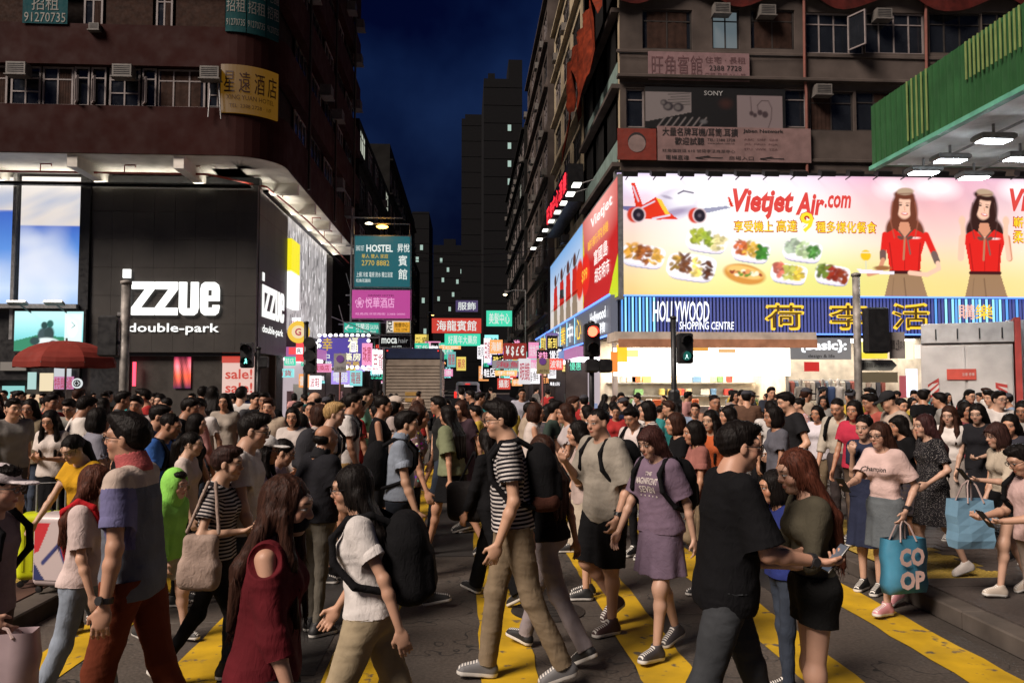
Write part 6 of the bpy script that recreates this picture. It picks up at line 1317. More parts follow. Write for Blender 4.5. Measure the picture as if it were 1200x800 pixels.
# ---------------------------------------------------------------- hanging signs up the side street, poles, vehicles
def hang(name, label, px0, px1, y0, y1, Y, mat, texts=(), group=None, t=.18, rods=True, frm=True):
    r_ = board(name, label, px0, px1, y0, y1, Y, mat, texts, 'sign', group, t)
    a_, b_ = at(px0, y1, Y), at(px1, y0, Y); W, Hh = b_.x - a_.x, b_.z - a_.z
    if frm: frame('sign_frame', (0, 0, 0), UX, W, Hh, M_steel, r_, t=.05, d=t + .04, proud=.02)
    if rods:
        s_ = -1 if (a_.x + b_.x) < 0 else 1; xw = (-6.0 if s_ < 0 else 5.3) - a_.x; xe = 0 if s_ < 0 else W
        MB().tube([(xe, t / 2, Hh * .8), (xw, t / 2, Hh * .8)], .035, 6).build('support_rod', M_steel, r_); MB().tube([(xe, t / 2, Hh * .9), (xw, t / 2, Hh + .8)], .02, 6).build('stay', M_steel, r_)
    return r_
Gw = glow('sign_white_ink', (.9, .95, .9), .8); Gy = glow('sign_yellow_ink', srgb(225, 185, 60), .8)
hang('hostel_sign', 'large teal hostel sign high on the left of the street', 414, 482, 276, 337, 40, glow('teal_sign', (.008, .10, .12), .95), [('HOSTEL', .22, .68, .68, .82, Gw, .03), ('SHING YUET', .04, .7, .18, .8, Gw), ('昇悅', .76, .68, .97, .84, Gw, .02), ('賓', .78, .42, .93, .62, Gw, .02), ('館', .78, .16, .93, .36, Gw, .02), ('單人 雙人 家庭', .14, .56, .6, .64, Gy), ('2770 8882', .14, .42, .62, .52, Gy), ('上網 冷氣 電視 熱水 獨立浴室', .05, .2, .68, .3, Gw), ('旺角花園街', .05, .1, .3, .17, Gw)])
hang('hotel_sign', 'bright pink hotel sign directly below the teal hostel sign', 411, 482, 339, 374, 40.2, glow('pink_sign', srgb(190, 72, 150), .85), [('悦華酒店', .24, .38, .72, .72, glow('sign_pale_pink', srgb(240, 170, 215), .9), .02), ('❀', .07, .38, .22, .72, glow('sign_pale_pink', srgb(240, 170, 215), .9)), ('GRAND HOTEL', .28, .76, .72, .82, dk), ('旺角西洋菜南街 2388 0000', .08, .14, .9, .22, glow('sign_pale_pink', srgb(240, 170, 215), .9))])
hang('green_sign', 'small lit green sign with white characters under the pink hotel sign', 402, 445, 377, 391, 38, glow('green_sign', (.01, .42, .30), .9), [('←', .05, .25, .27, .75, Gw, .03), ('芬蘭浴', .34, .35, .72, .85, Gw, .02), ('SAUNA', .74, .35, .97, .75, Gw), ('男士 女士 歡迎', .36, .1, .9, .27, Gw)])
hang('yellow_sign', 'small white and yellow lit sign over the black cafe sign', 452, 481, 375, 390, 41, glow('cream_sign', (.8, .76, .68), .9), [('足', .05, .12, .28, .9, dk, .05)])
board('yellow_plate', 'amber plate of characters on the white and yellow sign', 461, 480, 377, 389, 40.8, glow('amber_sign', srgb(225, 160, 40), .9), [('按摩中心', .08, .45, .92, .9, dk, .02), ('TEL 2398', .15, .12, .85, .35, dk)], t=.05)
hang('cafe_sign', 'black cafe sign with white outlined lettering', 444, 482, 392, 408, 36, solid('black_sign', (.01, .01, .012), .3), [('moca', .08, .35, .56, .75, Gw, .02), ('hair', .6, .4, .9, .75, glow('grey_ink', (.4, .4, .4), .6)), ('since 2005', .4, .1, .7, .2, Gw)])
lk = empty('lucky_sign', 'large violet blue sign with glowing characters ringed by round bulbs', 'sign', at(372, 428, 37))
a_, b_ = at(374, 430, 37), at(432, 393, 37); W, Hh = b_.x - a_.x, b_.z - a_.z
sg_ = MB().box((0, 0, 0), (W, .2, Hh)).build('board', glow('violet_board', (.09, .06, .38), .8), lk); lk.location = a_
for s_, u, v, w_, h_, mt in (('幸', .06, .52, .2, .4, Gy), ('福', .58, .48, .2, .46, glow('warm_white_ink', (1, .95, .6), 1.1)), ('中', .08, .2, .13, .24, Gw), ('醫', .08, .02, .18, .16, Gw), ('藥房', .5, .2, .34, .24, glow('warm_white_ink', (1, .95, .6), 1.1)), ('西藥', .52, .03, .3, .15, Gy)): text(s_, (u * W, 0, v * Hh), UX, w_ * W, h_ * Hh, mt, lk, off=.03)
bulb = None
per = [(i / 9, 0) for i in range(10)] + [(i / 9, 1) for i in range(10)] + [(0, j / 6) for j in range(1, 6)] + [(1, j / 6) for j in range(1, 6)]
for u, v in per:
    ob = MB().lathe([(.03, -.07), (.085, -.03), (.085, .03), (.03, .07)], 8, axis='y').build('bulb', glow('bulb_white', (1, .95, .95), 2.2)) if bulb is None else link('bulb', bulb); bulb = ob.data; ob.parent = lk; ob.location = (u * W, -.02, v * Hh)
# striped black and white mural wall of the left block, side street
mw = empty('mural_wall', 'tall black and white patterned wall along the left side of the street', 'mural', (-7.3, 33, 4))
p = Paint(0, 1, 0, 1, 110, 90, (.32, .3, .3)); rr = np.random.RandomState(8)
for i in range(320):
    x, y = rr.rand(), rr.rand(); L = rr.uniform(.02, .12); c = rr.choice([.02, .6, .95, .06]); p.line([(x, y), (x + rr.uniform(-.015, .02), y + L)], rr.uniform(.004, .014), (c, c * .97, c * .97), .9)
for i in range(14): p.line([(i / 14, 0), (i / 14, 1)], .005, (.03, .03, .03))
y0_, y1_ = onx(331, 300, -7.35).y, onx(385, 300, -7.2).y; keepw(poster('mural', (-7.3, y0_, 4.0), UY, y1_ - y0_, 4.9, p, print_mat('mural_print_self_lit', 1.25)), mw); keepw(MB().box((-7.5, y0_, 3.9), (-7.32, y1_, 8.95)).build('backing', M_steel), mw)  # mural print gives off its own glow so the wall looks brightly lit
yp = empty('yellow_wall_sign', 'yellow and white lit upright sign on the patterned wall', 'sign', (-7.1, y0_ + .6, 5)); 
for z, h_, mt in ((6.4, 1.3, glow('yellow_light_panel', srgb(240, 225, 30), 1)), (4.9, 1.45, glow('white_light_panel', (1, 1, .97), 1.1))): keepw(MB().box((-7.28, y0_ + .3, z), (-7.05, y0_ + 1.9, z + h_)).build('panel', mt), yp)
# glowing shop signs crowding both sides of the street (each its own board)
rs_ = random.Random(21)
zh = ['電器', '手機', '化妝', '藥房', '服飾', '珠寶', '找換店', '海鮮', '茶餐廳', '鞋店', '攝影', '優惠', '新到', '波鞋', '眼鏡', '百貨']
cold = {'white': (1, .95, .98), 'cyan': (.3, .85, .85), 'pink': (1, .35, .6), 'red': (1, .08, .05), 'yellow': (1, .75, .15), 'violet': (.5, .35, 1), 'green': (.05, .65, .4), 'orange': (1, .4, .12)}; cl = 'white white white cyan pink pink red yellow violet green orange'.split()
def shopsign(px0, px1, y0, y1, Y, cn, e, what, s_=None):
    dark = cn in ('white', 'cyan', 'yellow', 'pink')
    r_ = board('shop_sign', what, px0, px1, y0, y1, Y, glow('shop_' + cn + str(e), cold[cn], e), [(s_ or rs_.choice(zh), .1, .15, .9, .85, glow('ink_red', (.7, .05, .1), .6) if dark else Gw, .02)], 'sign', None, .15)
    return r_
SS = [(340, 352, 372, 392, 34, 'white', 1.3, 'white lit sign under the patterned wall'), (353, 362, 392, 420, 35, 'pink', .8, 'narrow pink upright sign beside the round yellow sign'), (360, 372, 400, 424, 35, 'white', 1.4, 'white upright lightbox left of the violet sign'), (333, 346, 418, 428, 32, 'green', 1.0, 'oval green sign low on the left shop row'), (322, 344, 432, 442, 33, 'cyan', .9, 'pale cyan lightbox low behind the crowd at left'), (366, 388, 426, 436, 33, 'pink', .8, 'salmon pink lightbox below the violet sign'), (436, 450, 410, 438, 35, 'white', 1.3, 'white upright board with pink crosses beside the lorry'), (424, 436, 402, 428, 36, 'pink', .9, 'magenta upright strip right of the violet sign'),
 (426, 446, 430, 434, 34, 'white', 1.6, 'thin white light strip beside the lorry'), (388, 410, 434, 450, 34, 'violet', .8, 'violet blue panel at street level on the left'), (410, 424, 434, 452, 33, 'cyan', .8, 'cyan shop panel at street level on the left'), (350, 362, 438, 454, 31, 'orange', .9, 'orange panel at street level on the left'), (362, 376, 440, 456, 31.5, 'white', 1.3, 'white doorway light at street level on the left'),
 (570, 600, 364, 382, 60, 'green', 1.0, 'lit green sign with white characters over the street'), (506, 564, 373, 390, 55, 'red', .55, 'wide red neon sign of characters over the street'), (521, 563, 391, 405, 50, 'green', 1.0, 'lit mint green sign below the red neon sign'), (515, 540, 405, 409, 52, 'orange', 1.2, 'thin orange light strip under the mint green sign'), (534, 560, 352, 365, 70, 'violet', .12, 'dim lattice sign hung across the street'),
 (590, 617, 402, 421, 42, 'red', .25, 'black money exchange sign with currency symbols'), (574, 589, 398, 414, 46, 'orange', 1.0, 'glowing orange sign left of the exchange sign'), (577, 618, 422, 432, 43, 'white', .25, 'grey board below the exchange sign'), (580, 606, 434, 440, 44, 'orange', 1.3, 'bright orange white strip below the grey board'), (640, 654, 390, 408, 40, 'violet', .3, 'small dim board on the right pavement'), (643, 660, 420, 433, 33, 'red', .9, 'red glowing sign by the side fascia'), (608, 622, 420, 450, 38, 'white', .7, 'pale upright sign on the right pavement'), (600, 612, 444, 452, 40, 'orange', 1.0, 'orange light at street level on the right'), (583, 598, 443, 456, 41, 'red', .6, 'red board at street level on the right'), (567, 575, 396, 425, 52, 'white', 1.0, 'white upright lights beside the mint sign'), (535, 546, 418, 434, 60, 'yellow', .8, 'small yellow green sign far up the street'), (524, 534, 412, 430, 58, 'cyan', .5, 'pale board far up the street')]
for q in SS:
    s_ = {'black money exchange sign with currency symbols': '¥ $ £ €', 'wide red neon sign of characters over the street': '海龍賓館', 'lit mint green sign below the red neon sign': '好萬年大藥房', 'lit green sign with white characters over the street': '美髮中心'}.get(q[7]); shopsign(*q[:7], q[7], s_)
# extra glowing pieces of shopfront, each a lit panel at its own depth on the pavement sides
seen = {}
for k in range(190):
    left = k % 2 == 0; Y = rs_.uniform(33, 105); iw = max(0, Y - 50) * .035; X = (rs_.uniform(-6.9, -4.6 + iw) if left else rs_.uniform(3.4 - iw, 5.1)); z = rs_.uniform(1.5, 3.2 + (Y - 33) * .04); dkb = rs_.random() < .4; c = rs_.choice(cl); qk = .5 + (Y - 33) / 55; w_ = rs_.uniform(.3, 1.2) * qk; h_ = rs_.uniform(.25, 1.3) * qk
    key = (c, left); seen[key] = seen.get(key, 0) + 1
    r_ = empty('lit_panel', '%s glowing shop panel among the shopfronts of the %s pavement' % (c, 'violet sign side' if left else 'exchange sign side'), 'sign', (X, Y, z), 0, '%s lit panels on the %s' % (c, 'violet sign side' if left else 'exchange sign side'))
    r_['label'] = ('' if seen[key] < 21 else 'far ') + ORD[(seen[key] - 1) % 20] + ' ' + r_['label']; MB().box((0, 0, 0), (w_, .1, h_)).build('panel', M_black if dkb else glow('panel_' + c, cold[c], 1.1 if c in ('white', 'cyan') else .8), r_); text(rs_.choice(zh), (.08 * w_, -.0, .15 * h_), UX, .84 * w_, .7 * h_, glow('ptext_' + c, cold[c], 1.5) if dkb else (dk if c in ('white', 'cyan', 'yellow') else Gw), r_, ext=.01)
# lit shop interiors either side (glowing ceiling strip; display walls carry the room light as their own glow)
for left in (1, 0):
    X = -7.4 if left else 5.5; r_ = empty('shop_row', 'row of bright open shops on the %s side of the street' % ('violet sign' if left else 'exchange sign'), 'shop', (X, 33, 0))
    for i in range(7):
        y = (33 if left else 31.5) + i * 4.2; s_ = 1 if left else -1
        keepw(MB().box((X, y, 2.75), (X + s_ * .9, y + 3.9, 2.85)).build('light_panel', glow('row_light', (1, .9, .95), 4)), r_); keepw(MB().box((X - s_ * .02, y, .13), (X + s_ * .02, y + 3.9, 2.74)).build('display_wall', glow('row_wall_self_lit%d' % (i % 4), [(.9, .75, .8), (.5, .6, .9), (.9, .6, .4), (.8, .8, .8)][i % 4], .45)), r_)
        keepw(MB().box((X, y + 3.92, .13), (X + s_ * 1.0, y + 4.18, 3.0)).build('pier', M_conc), r_); keepw(MB().box((X, y, 2.87), (X + s_ * 1.05, y + 4.15, 3.3)).build('fascia', glow('row_fascia%d' % (i % 3), [(.6, .2, .5), (.15, .3, .7), (.8, .75, .7)][i % 3], .6)), r_)
        for j in range(6): keepw(MB().box((X + s_ * (.15 + rs_.random() * .5), y + .2 + j * .6, .13), (X + s_ * .1, y + .65 + j * .6, .6 + rs_.random() * 1.2)).build('goods_rack', solid('goods%d' % (j % 5), [(.5, .3, .3), (.2, .3, .5), (.5, .5, .4), (.3, .1, .1), (.2, .4, .3)][j % 5], .7)), r_)
# round yellow sign and red cross sign on the left
r_ = empty('round_yellow_sign', 'round yellow and red sign on the left pole', 'sign', at(350, 389, 26)); MB().lathe([(.34, -.06), (.36, 0), (.34, .06)], 24, axis='y').build('disc', glow('round_yellow', srgb(235, 190, 50), .95), r_); MB().lathe([(.21, .06), (.21, .075)], 20, axis='y').build('inner_ring', glow('round_pale', srgb(240, 215, 170), .9), r_); text('G', (-.1, -.08, -.12), UX, .2, .24, glow('ink_red', (.7, .05, .1), .6), r_, off=.03)
r_ = empty('red_cross_sign', 'red and white cross shaped pharmacy sign with the letter R', 'sign', at(351, 411, 27)); Mrc = glow('cross_red', (.85, .04, .06), 1.0)
MB().box((-.12, 0, -.36), (.12, .1, .36)).build('upright', Mrc, r_); MB().box((-.36, .01, -.12), (-.121, .1, .12)).build('arm', Mrc, r_); MB().box((.121, .01, -.12), (.36, .1, .12)).build('arm', Mrc, r_); MB().box((-.11, -.02, -.11), (.11, -.001, .11)).build('centre', glow('cross_white', (1, .95, .95), 1), r_); text('R', (-.06, -.021, -.07), UX, .12, .14, dk, r_)
# red neon sign on the right tenement with its row of white tube lamps
r_ = empty('red_neon_sign', 'red neon characters on a dark board jutting from the right tenement', 'sign', (4.6, 36, 9)); y0_, y1_ = onx(664, 235, 4.7).y, onx(640, 250, 4.7).y; zz = onx(652, 235, 4.7)
keepw(MB().box((4.75, y0_, zz.z - 1.0), (5.5, y1_, zz.z + .8)).build('board', M_black), r_)
for i, s_ in enumerate('旺角中心酒樓'): keepw(text(s_, (4.73, y1_ - .2 - i * (y1_ - y0_) / 6.2, zz.z - .35), -UY, (y1_ - y0_) / 7.5, .9, glow('red_neon_tube', (1, .03, .05), 1.6), None, off=.03), r_)
me_ = None
for i in range(8):
    py = 217 + i * 10.6; px = 677 - i * 7.3; q = onx(px, py, 4.7); t_ = empty('tube_lamp', 'white tube lamp on an arm above the side billboards', 'lamp', q, 0, 'tube lamps over the side billboards'); t_['label'] = ORD[i] + ' white tube lamp from the airline billboard corner along the side street'
    if me_ is None: me_ = MB().box((-.22, -.35, -.03), (.12, .35, .03)).build('tube', glow('tube_lamp_glow', (1, 1, .9), 2.2), t_).data; ma = MB().tube([(0, 0, .03), (.7, 0, .25)], .025, 5).build('arm', M_steel, t_).data
    else: link('tube', me_, None, t_); link('arm', ma, None, t_)
# street lamps far up and at the hostel sign
def street_lamp(label, px, py, Y, warm, arm=1.2, side=1, e=8):
    q = at(px, py, Y); r_ = empty('street_lamp', label, 'street lamp', (q.x + side * arm, Y, 0), 0, 'street lamps'); MB().tube([(0, 0, 0), (0, 0, q.z + .35)], .07, 8, .05).build('pole', M_steel, r_); MB().tube([(0, 0, q.z + .3), (-side * arm * .6, 0, q.z + .35), (-side * arm, 0, q.z + .12)], .035, 6).build('arm', M_steel, r_)
    MB().lathe([(.06, .12), (.2, .05), (.22, 0)], 14, (-side * arm, 0, q.z)).build('lamp_shade', M_steel, r_); MB().lathe([(.17, -.005), (.12, -.07), (.03, -.1)], 14, (-side * arm, 0, q.z)).build('lamp_glass', glow('lamp_warm' if warm else 'lamp_white', (1, .5, .16) if warm else (1, .8, .5), e), r_)
street_lamp('grey street lamp with a round shade hanging over the middle of the street', 592, 345, 62, 0, 1.6, 1, 6)
street_lamp('far street lamp glowing orange beside the pink sign', 507, 369, 90, 1, .6, -1, 4)
g_ = empty('sign_lamp_gantry', 'steel gantry with a glowing orange lamp on top of the hostel sign', 'gantry', at(448, 268, 39.5)); MB().tube([(-1.4, 0, -.3), (-1.4, 0, .55), (1.0, 0, .55)], .04, 6).build('rail', M_steel, g_); MB().tube([(-.6, 0, .25), (1.35, 0, .25), (1.35, 0, -.4)], .03, 6).build('rail', M_steel, g_)
MB().lathe([(.04, .1), (.26, .04), (.3, 0), (.2, -.06)], 14, (-.0, -.05, .08)).build('orange_lamp', glow('orange_lamp', (1, .48, .08), 9), g_); MB().lathe([(.04, .1), (.18, .04), (.2, 0)], 14, (-.65, -.05, .22)).build('white_lamp', glow('white_gantry_lamp', (1, .85, .6), 3), g_)
MB().tube([(-1.5, 0, -6.5), (-1.5, 0, 1.0)], .05, 8).build('post', M_steel, g_)
# ---- lorry, van, right hand truck ------------------------------------------------------
def wheel(x, y, r_, root, wdt=.22):
    w_ = MB().lathe([(r_ * .6, -wdt / 2), (r_ * .94, -wdt / 2), (r_, -wdt / 3), (r_, wdt / 3), (r_ * .94, wdt / 2), (r_ * .6, wdt / 2)], 20).build('wheel', solid('tyre_rubber', (.015, .015, .015), .8), root, True); w_.rotation_euler = (0, R(90), 0); w_.location = (x, y, r_); h_ = MB().lathe([(r_ * .58, -wdt / 2 + .01), (r_ * .5, wdt / 2 - .02), (r_ * .2, wdt / 2 + .01)], 14).build('rim', M_steel, w_, True)
q = at(450, 455, 30.5); lx0, lx1 = q.x, at(517, 455, 30.5).x; lz = at(480, 408, 30.5).z
lo = empty('box_lorry', 'beige box lorry with a blue strip seen from behind', 'lorry', ((lx0 + lx1) / 2, 30.5, 0)); W = lx1 - lx0
MB().box((-W / 2, 0, .75), (W / 2, 4.6, lz - .42), bevel=.03).build('cargo_box', solid('beige_box', (.4, .33, .26), .6), lo); MB().box((-W / 2, -.03, lz - .41), (W / 2, 4.6, lz), bevel=.03).build('blue_header', solid('blue_header', (.02, .035, .10), .6), lo)
for i in range(14): MB().box((-W / 2 + .06, -.035, .85 + i * .125), (W / 2 - .06, -.002, .85 + i * .125 + .1), bevel=.01).build('shutter_slat', solid('beige_slat', (.4, .33, .26), .6), lo)
for s_ in (-1, 1): MB().box((s_ * W / 2 - .05, -.08, .7), (s_ * W / 2 + .03, -.03, lz)).build('corner_post', M_steel, lo); MB().box((s_ * (W / 2 - .2) - .08, -.06, .5), (s_ * (W / 2 - .2) + .08, 0, .66)).build('tail_light', glow('tail_red', (.9, .03, .02), 1.2), lo); wheel(s_ * (W / 2 - .2), 1.0, .42, lo); wheel(s_ * (W / 2 - .2), 5.1, .42, lo)
for s_ in (-1, 1): MB().box((s_ * (W / 2 - .12) - .03, -.06, lz - .12), (s_ * (W / 2 - .12) + .03, -.03, lz - .07)).build('marker_light', glow('tail_red', (.9, .03, .02), 1.2), lo)
for z in (1.35, 1.12): MB().box((-.28, -.045, z), (.3, -.036, z + .14)).build('plate', solid('amber_plate', (.5, .3, .08), .6), lo)
MB().box((-W / 2, 0, .5), (W / 2, 4.6, .74)).build('chassis', M_black, lo); MB().box((-W / 2 + .1, 4.75, .4), (W / 2 - .1, 6.3, 2.3), bevel=.08).build('cab', solid('cab_white', (.5, .5, .5), .4), lo)
q = at(548, 470, 52); va = empty('white_minivan', 'white minivan with glowing tail lamps driving away up the street', 'van', (q.x, 52, 0)); Wv = 1.7
g_ = Grid((-.95, -.1, .3), (.95, 4.4, 2.0), .045); g_.rbox((0, 2.1, .85), (.87, 2.1, .5), .12, k=.06); g_.rbox((0, 1.7, 1.4), (.75, 1.6, .48), .2, k=.15); V_, Q_ = g_.mesh('v'); link('body', np_mesh('body', V_, Q_), solid('van_white', (.75, .73, .72), .35), va)
MB().box((-.62, -.03, 1.25), (.62, .06, 1.68), bevel=.03).build('rear_window', M_glass, va); MB().box((-.28, -.035, .62), (.28, -.01, .76)).build('number_plate', solid('plate_yellow', (.6, .45, .05), .5), va); MB().box((-.88, -.06, .38), (.88, .1, .58), bevel=.04).build('bumper', solid('van_bumper', (.2, .2, .2), .5), va)
for s_ in (-1, 1): MB().box((s_ * .8 - .08, -.04, .85), (s_ * .8 + .08, .06, 1.25), bevel=.02).build('tail_light', glow('tail_red', (.9, .03, .02), 1.6), va); wheel(s_ * .78, .8, .32, va); wheel(s_ * .78, 3.4, .32, va)
MB().box((-.15, -.02, 1.72), (.15, .03, 1.78)).build('brake_lamp', glow('tail_red', (.9, .03, .02), 1.6), va)
YT = 20.0; tx0, tx1 = at(1087, 440, YT).x, at(1178, 440, YT).x; tz = at(1100, 378, YT).z; W = tx1 - tx0
tr = empty('parked_truck', 'pale grey box truck with red and white hazard panels on its rear doors', 'truck', ((tx0 + tx1) / 2, YT, 0), R(-31)); Mt_ = solid('truck_grey', (.42, .39, .37), .5, 0, .25, 1.5)
MB().box((-W / 2, .04, .8), (W / 2 + .0, 5, tz - .55), bevel=.02).build('cargo_box', Mt_, tr); MB().box((-W / 2 + .02, -.02, tz - .53), (W / 2 + .03, 5, tz), bevel=.02).build('roof_box', solid('truck_top', (.36, .34, .33), .5), tr)
for s_ in (-1, 1):
    MB().box((s_ * W / 4 - W / 4 + .03, 0, .85), (s_ * W / 4 + W / 4 - .03, .035, tz - .6), bevel=.01).build('rear_door', Mt_, tr)
    hp = empty('hazard_panel', '', '') if 0 else None
    m = MB().box((s_ * (W / 2 - .28) - .13, -.03, 1.2), (s_ * (W / 2 - .28) + .13, -.01, 1.85)).build('hazard_board', solid('hazard_white', (.5, .45, .42), .6), tr)
    for i in range(4): x0 = s_ * (W / 2 - .28) - .13; z0_ = 1.2 + i * .17; MB().add([(x0, -.034, z0_), (x0 + .26, -.034, z0_ + (.26 if s_ < 0 else -.0)), (x0 + .26, -.034, min(1.85, z0_ + (.34 if s_ < 0 else .08))), (x0, -.034, z0_ + (.08 if s_ < 0 else .0))] if s_ < 0 else [(x0, -.034, min(z0_ + .17, 1.77)), (x0 + .26, -.034, z0_), (x0 + .26, -.034, z0_ + .08), (x0, -.034, min(1.85, z0_ + .25))], [(0, 1, 2, 3)]).build('hazard_stripe', solid('hazard_red', (.35, .03, .025), .6), tr)
for i in range(4): MB().box((-W / 2 + .35 + i * .5, -.05, tz - .42), (-W / 2 + .38 + i * .5, -.02, tz - .15)).build('hook', M_black, tr)
rp2 = MB().box((-.45, -.03, 1.92), (.22, -.012, 2.2)).build('warning_plate', solid('truck_red_plate', (.42, .05, .03), .6), tr); text('注意 停車', (-.1, -.031, 2.02), UX, .28, .08, solid('hazard_white', (.5, .45, .42), .6), tr)
MB().box((W / 2 + .04, -.02, .6), (W / 2 + .18, 5, tz + .1)).build('red_edge', solid('truck_red_edge', (.4, .05, .04), .5), tr); 
for s_ in (-1, 1): wheel(s_ * (W / 2 - .2), 1.2, .45, tr)
MB().box((-W / 2, .1, .45), (W / 2, 4.9, .79)).build('chassis', M_black, tr)
wl = empty('white_hoarding', 'tall plain white lit board at the right edge beside the grey truck', 'hoarding', (tx1 + .3, YT, 0)); MB().box((0, .2, .13), (6, .35, tz + .1)).build('board', solid('white_hoarding', (.8, .77, .8), .6), wl)
# ---- poles and signals -----------------------------------------------------------------------
def pole(name, label, px, ytop, Y, r_, cat, mat=None):
    q = at(px, ytop, Y); o = empty(name, label, cat, (q.x, Y, .0)); MB().tube([(0, 0, 0), (0, 0, q.z)], r_, 12).build('pole', mat or M_steel, o, True); MB().lathe([(r_ * 1.25, q.z - .03), (r_ * 1.25, q.z + .02), (r_ * .5, q.z + .04)], 12).build('pole_cap', mat or M_steel, o, True); MB().lathe([(r_ * 2.2, 0), (r_ * 2.2, .12), (r_ * 1.2, .25)], 12).build('base', mat or M_steel, o, True); return o
Mpole = solid('stickered_pole', (.26, .24, .22), .6, .2, .7, 5, .004)
def signal(root, x, z, face, lit, n=2, s=1.0, back=False):
    """signal head with hoods; face = -1 looks at us, otherwise seen from behind or the side"""
    hd = MB().box((x - .15 * s, -.14, z), (x + .15 * s, .1, z + .33 * n * s), bevel=.03).build('signal_head', M_black, root)
    for i in range(n):
        zc_ = z + (.165 + .33 * i) * s
        if back: continue
        on = lit.get(i); MB().lathe([(.1 * s, 0), (.1 * s, .012)], 16, (x, -.145, zc_), 'y').build('lens', glow('signal_' + on, {'red': (1, .06, .03), 'green': (.1, .9, .6)}[on], 9 if on == 'red' else 3) if on else solid('dark_lens', (.03, .03, .03), .2), hd)
        mb = MB(); V = [];  
        for k in range(9): a_ = R(-20 + 220 * k / 8); V += [(x + .115 * s * math.cos(a_), -.14, zc_ + .115 * s * math.sin(a_)), (x + .115 * s * math.cos(a_), -.3 * s, zc_ + .115 * s * math.sin(a_) - .01)]
        mb.add(V, [(2 * k, 2 * k + 1, 2 * k + 3, 2 * k + 2) for k in range(8)]); mb.build('hood', M_black, hd, True)
def walker(root, x, z, mat):
    m = MB(); m.lathe([(.02, 0), (.02, .01)], 8, (x, -.16, z + .05), 'y'); m.tube([(x, -.165, z + .03), (x, -.165, z - .01)], .015, 5); m.tube([(x, -.165, z), (x - .035, -.165, z - .06)], .01, 5); m.tube([(x, -.165, z), (x + .03, -.165, z - .055)], .01, 5); m.tube([(x, -.165, z + .025), (x + .035, -.165, z)], .008, 5); o = m.build('walking_figure', mat, root); o['kind'] = 'stuff'
tp = pole('signal_pole', 'stickered grey pole in front of the black store with a black signal box', 148, 331, 14, .075, 'pole', Mpole); MB().box((-.40, -.12, at(130, 418, 14).z), (-.1, .2, at(130, 370, 14).z), bevel=.03).build('signal_box', M_black, tp); 
for z in (2.5, 3.0): MB().box((-.12, -.04, z), (-.05, .04, z + .05)).build('bracket', M_steel, tp)
tp2 = pole('signal_pole', 'grey pole at the right carrying a signal head seen from behind', 1003, 322, 14.5, .07, 'pole', Mpole); signal(tp2, .35, at(1010, 414, 14.5).z, 1, {}, 2, 1.3, True); sheet('notice_board', (.62, .0, at(1033, 420, 14.5).z), UX, .3, .5, solid('faded_notice', (.3, .27, .25), .7), tp2, t=.01); text('貨車 上落 07-19', (.64, -.002, at(1033, 410, 14.5).z), UX, .26, .2, dk, tp2)
an = empty('direction_sign', 'grey street direction sign pointing right beside the right pole', 'sign', at(1008, 434, 14.6)); MB().add([(0, 0, 0), (.62, 0, 0), (.72, 0, .1), (.62, 0, .2), (0, 0, .2), (0, .03, 0), (.62, .03, 0), (.72, .03, .1), (.62, .03, .2), (0, .03, .2)], [(0, 1, 2, 3, 4), (9, 8, 7, 6, 5), (0, 5, 6, 1), (1, 6, 7, 2), (2, 7, 8, 3), (3, 8, 9, 4), (4, 9, 5, 0)]).build('arrow_board', solid('direction_grey', (.3, .32, .3), .6), an); text('西洋菜南街 SAI YEUNG CHOI', (.04, 0, .06), UX, .54, .09, dk, an)
sp = pole('signal_pole', 'dark pole with a lit green walking figure in front of the snack kiosk', 789, 372, 17, .06, 'traffic light', M_black); zsg = at(803, 426, 17).z; signal(sp, .24, zsg, -1, {}, 2, 1.0); MB().lathe([(.1, 0), (.1, .013)], 16, (.24, -.16, zsg + .165), 'y').build('green_lens', glow('green_lens', (.01, .10, .08), 1), sp); walker(sp, .24, zsg + .16, glow('walk_white', (.7, 1, .95), 3)); MB().lathe([(.13, 0), (.13, .45), (.10, .5)], 10, (0, 0, 1.2)).build('push_box', M_black, sp)
MB().box((-.14, -.12, .25), (.14, .12, 1.5), bevel=.03).build('control_box', M_black, sp)
sr = pole('signal_pole', 'dark pole with the glowing red traffic light over the road', 693, 378, 16.5, .055, 'traffic light', M_black); zr = at(693, 418, 16.5).z; signal(sr, 0.0, zr, -1, {1: 'red'}, 2, 1.05); 
for x in (-.0, .28): MB().box((x - .13, -.16, zr - .33), (x + .13, .1, zr - .05), bevel=.04).build('side_signal', M_black, sr)
s3 = pole('signal_pole', 'dark pole with a side facing signal below the round yellow sign', 359, 378, 22, .06, 'traffic light', M_black); 
for i in range(3): MB().lathe([(.13, 0), (.16, .3)], 12, (.14, .0, at(366, 432 - i * 15, 22).z), 'y').build('hood', M_black, s3).rotation_euler = (0, 0, 0)
MB().box((.02, -.12, at(366, 438, 22).z), (.28, .12, at(366, 402, 22).z), bevel=.03).build('signal_head', M_black, s3)
s4 = pole('signal_pole', 'dark pole with a green walking figure at the corner of the black store', 303, 408, 21, .055, 'traffic light', M_black); z4 = at(292, 431, 21).z; signal(s4, -.28, z4, -1, {}, 2, 1.0); walker(s4, -.28, z4 + .17, glow('walk_green', (.2, 1, .8), 3)); MB().box((.03, -.1, z4), (.25, .1, z4 + .3), bevel=.03).build('side_signal', M_black, s4)
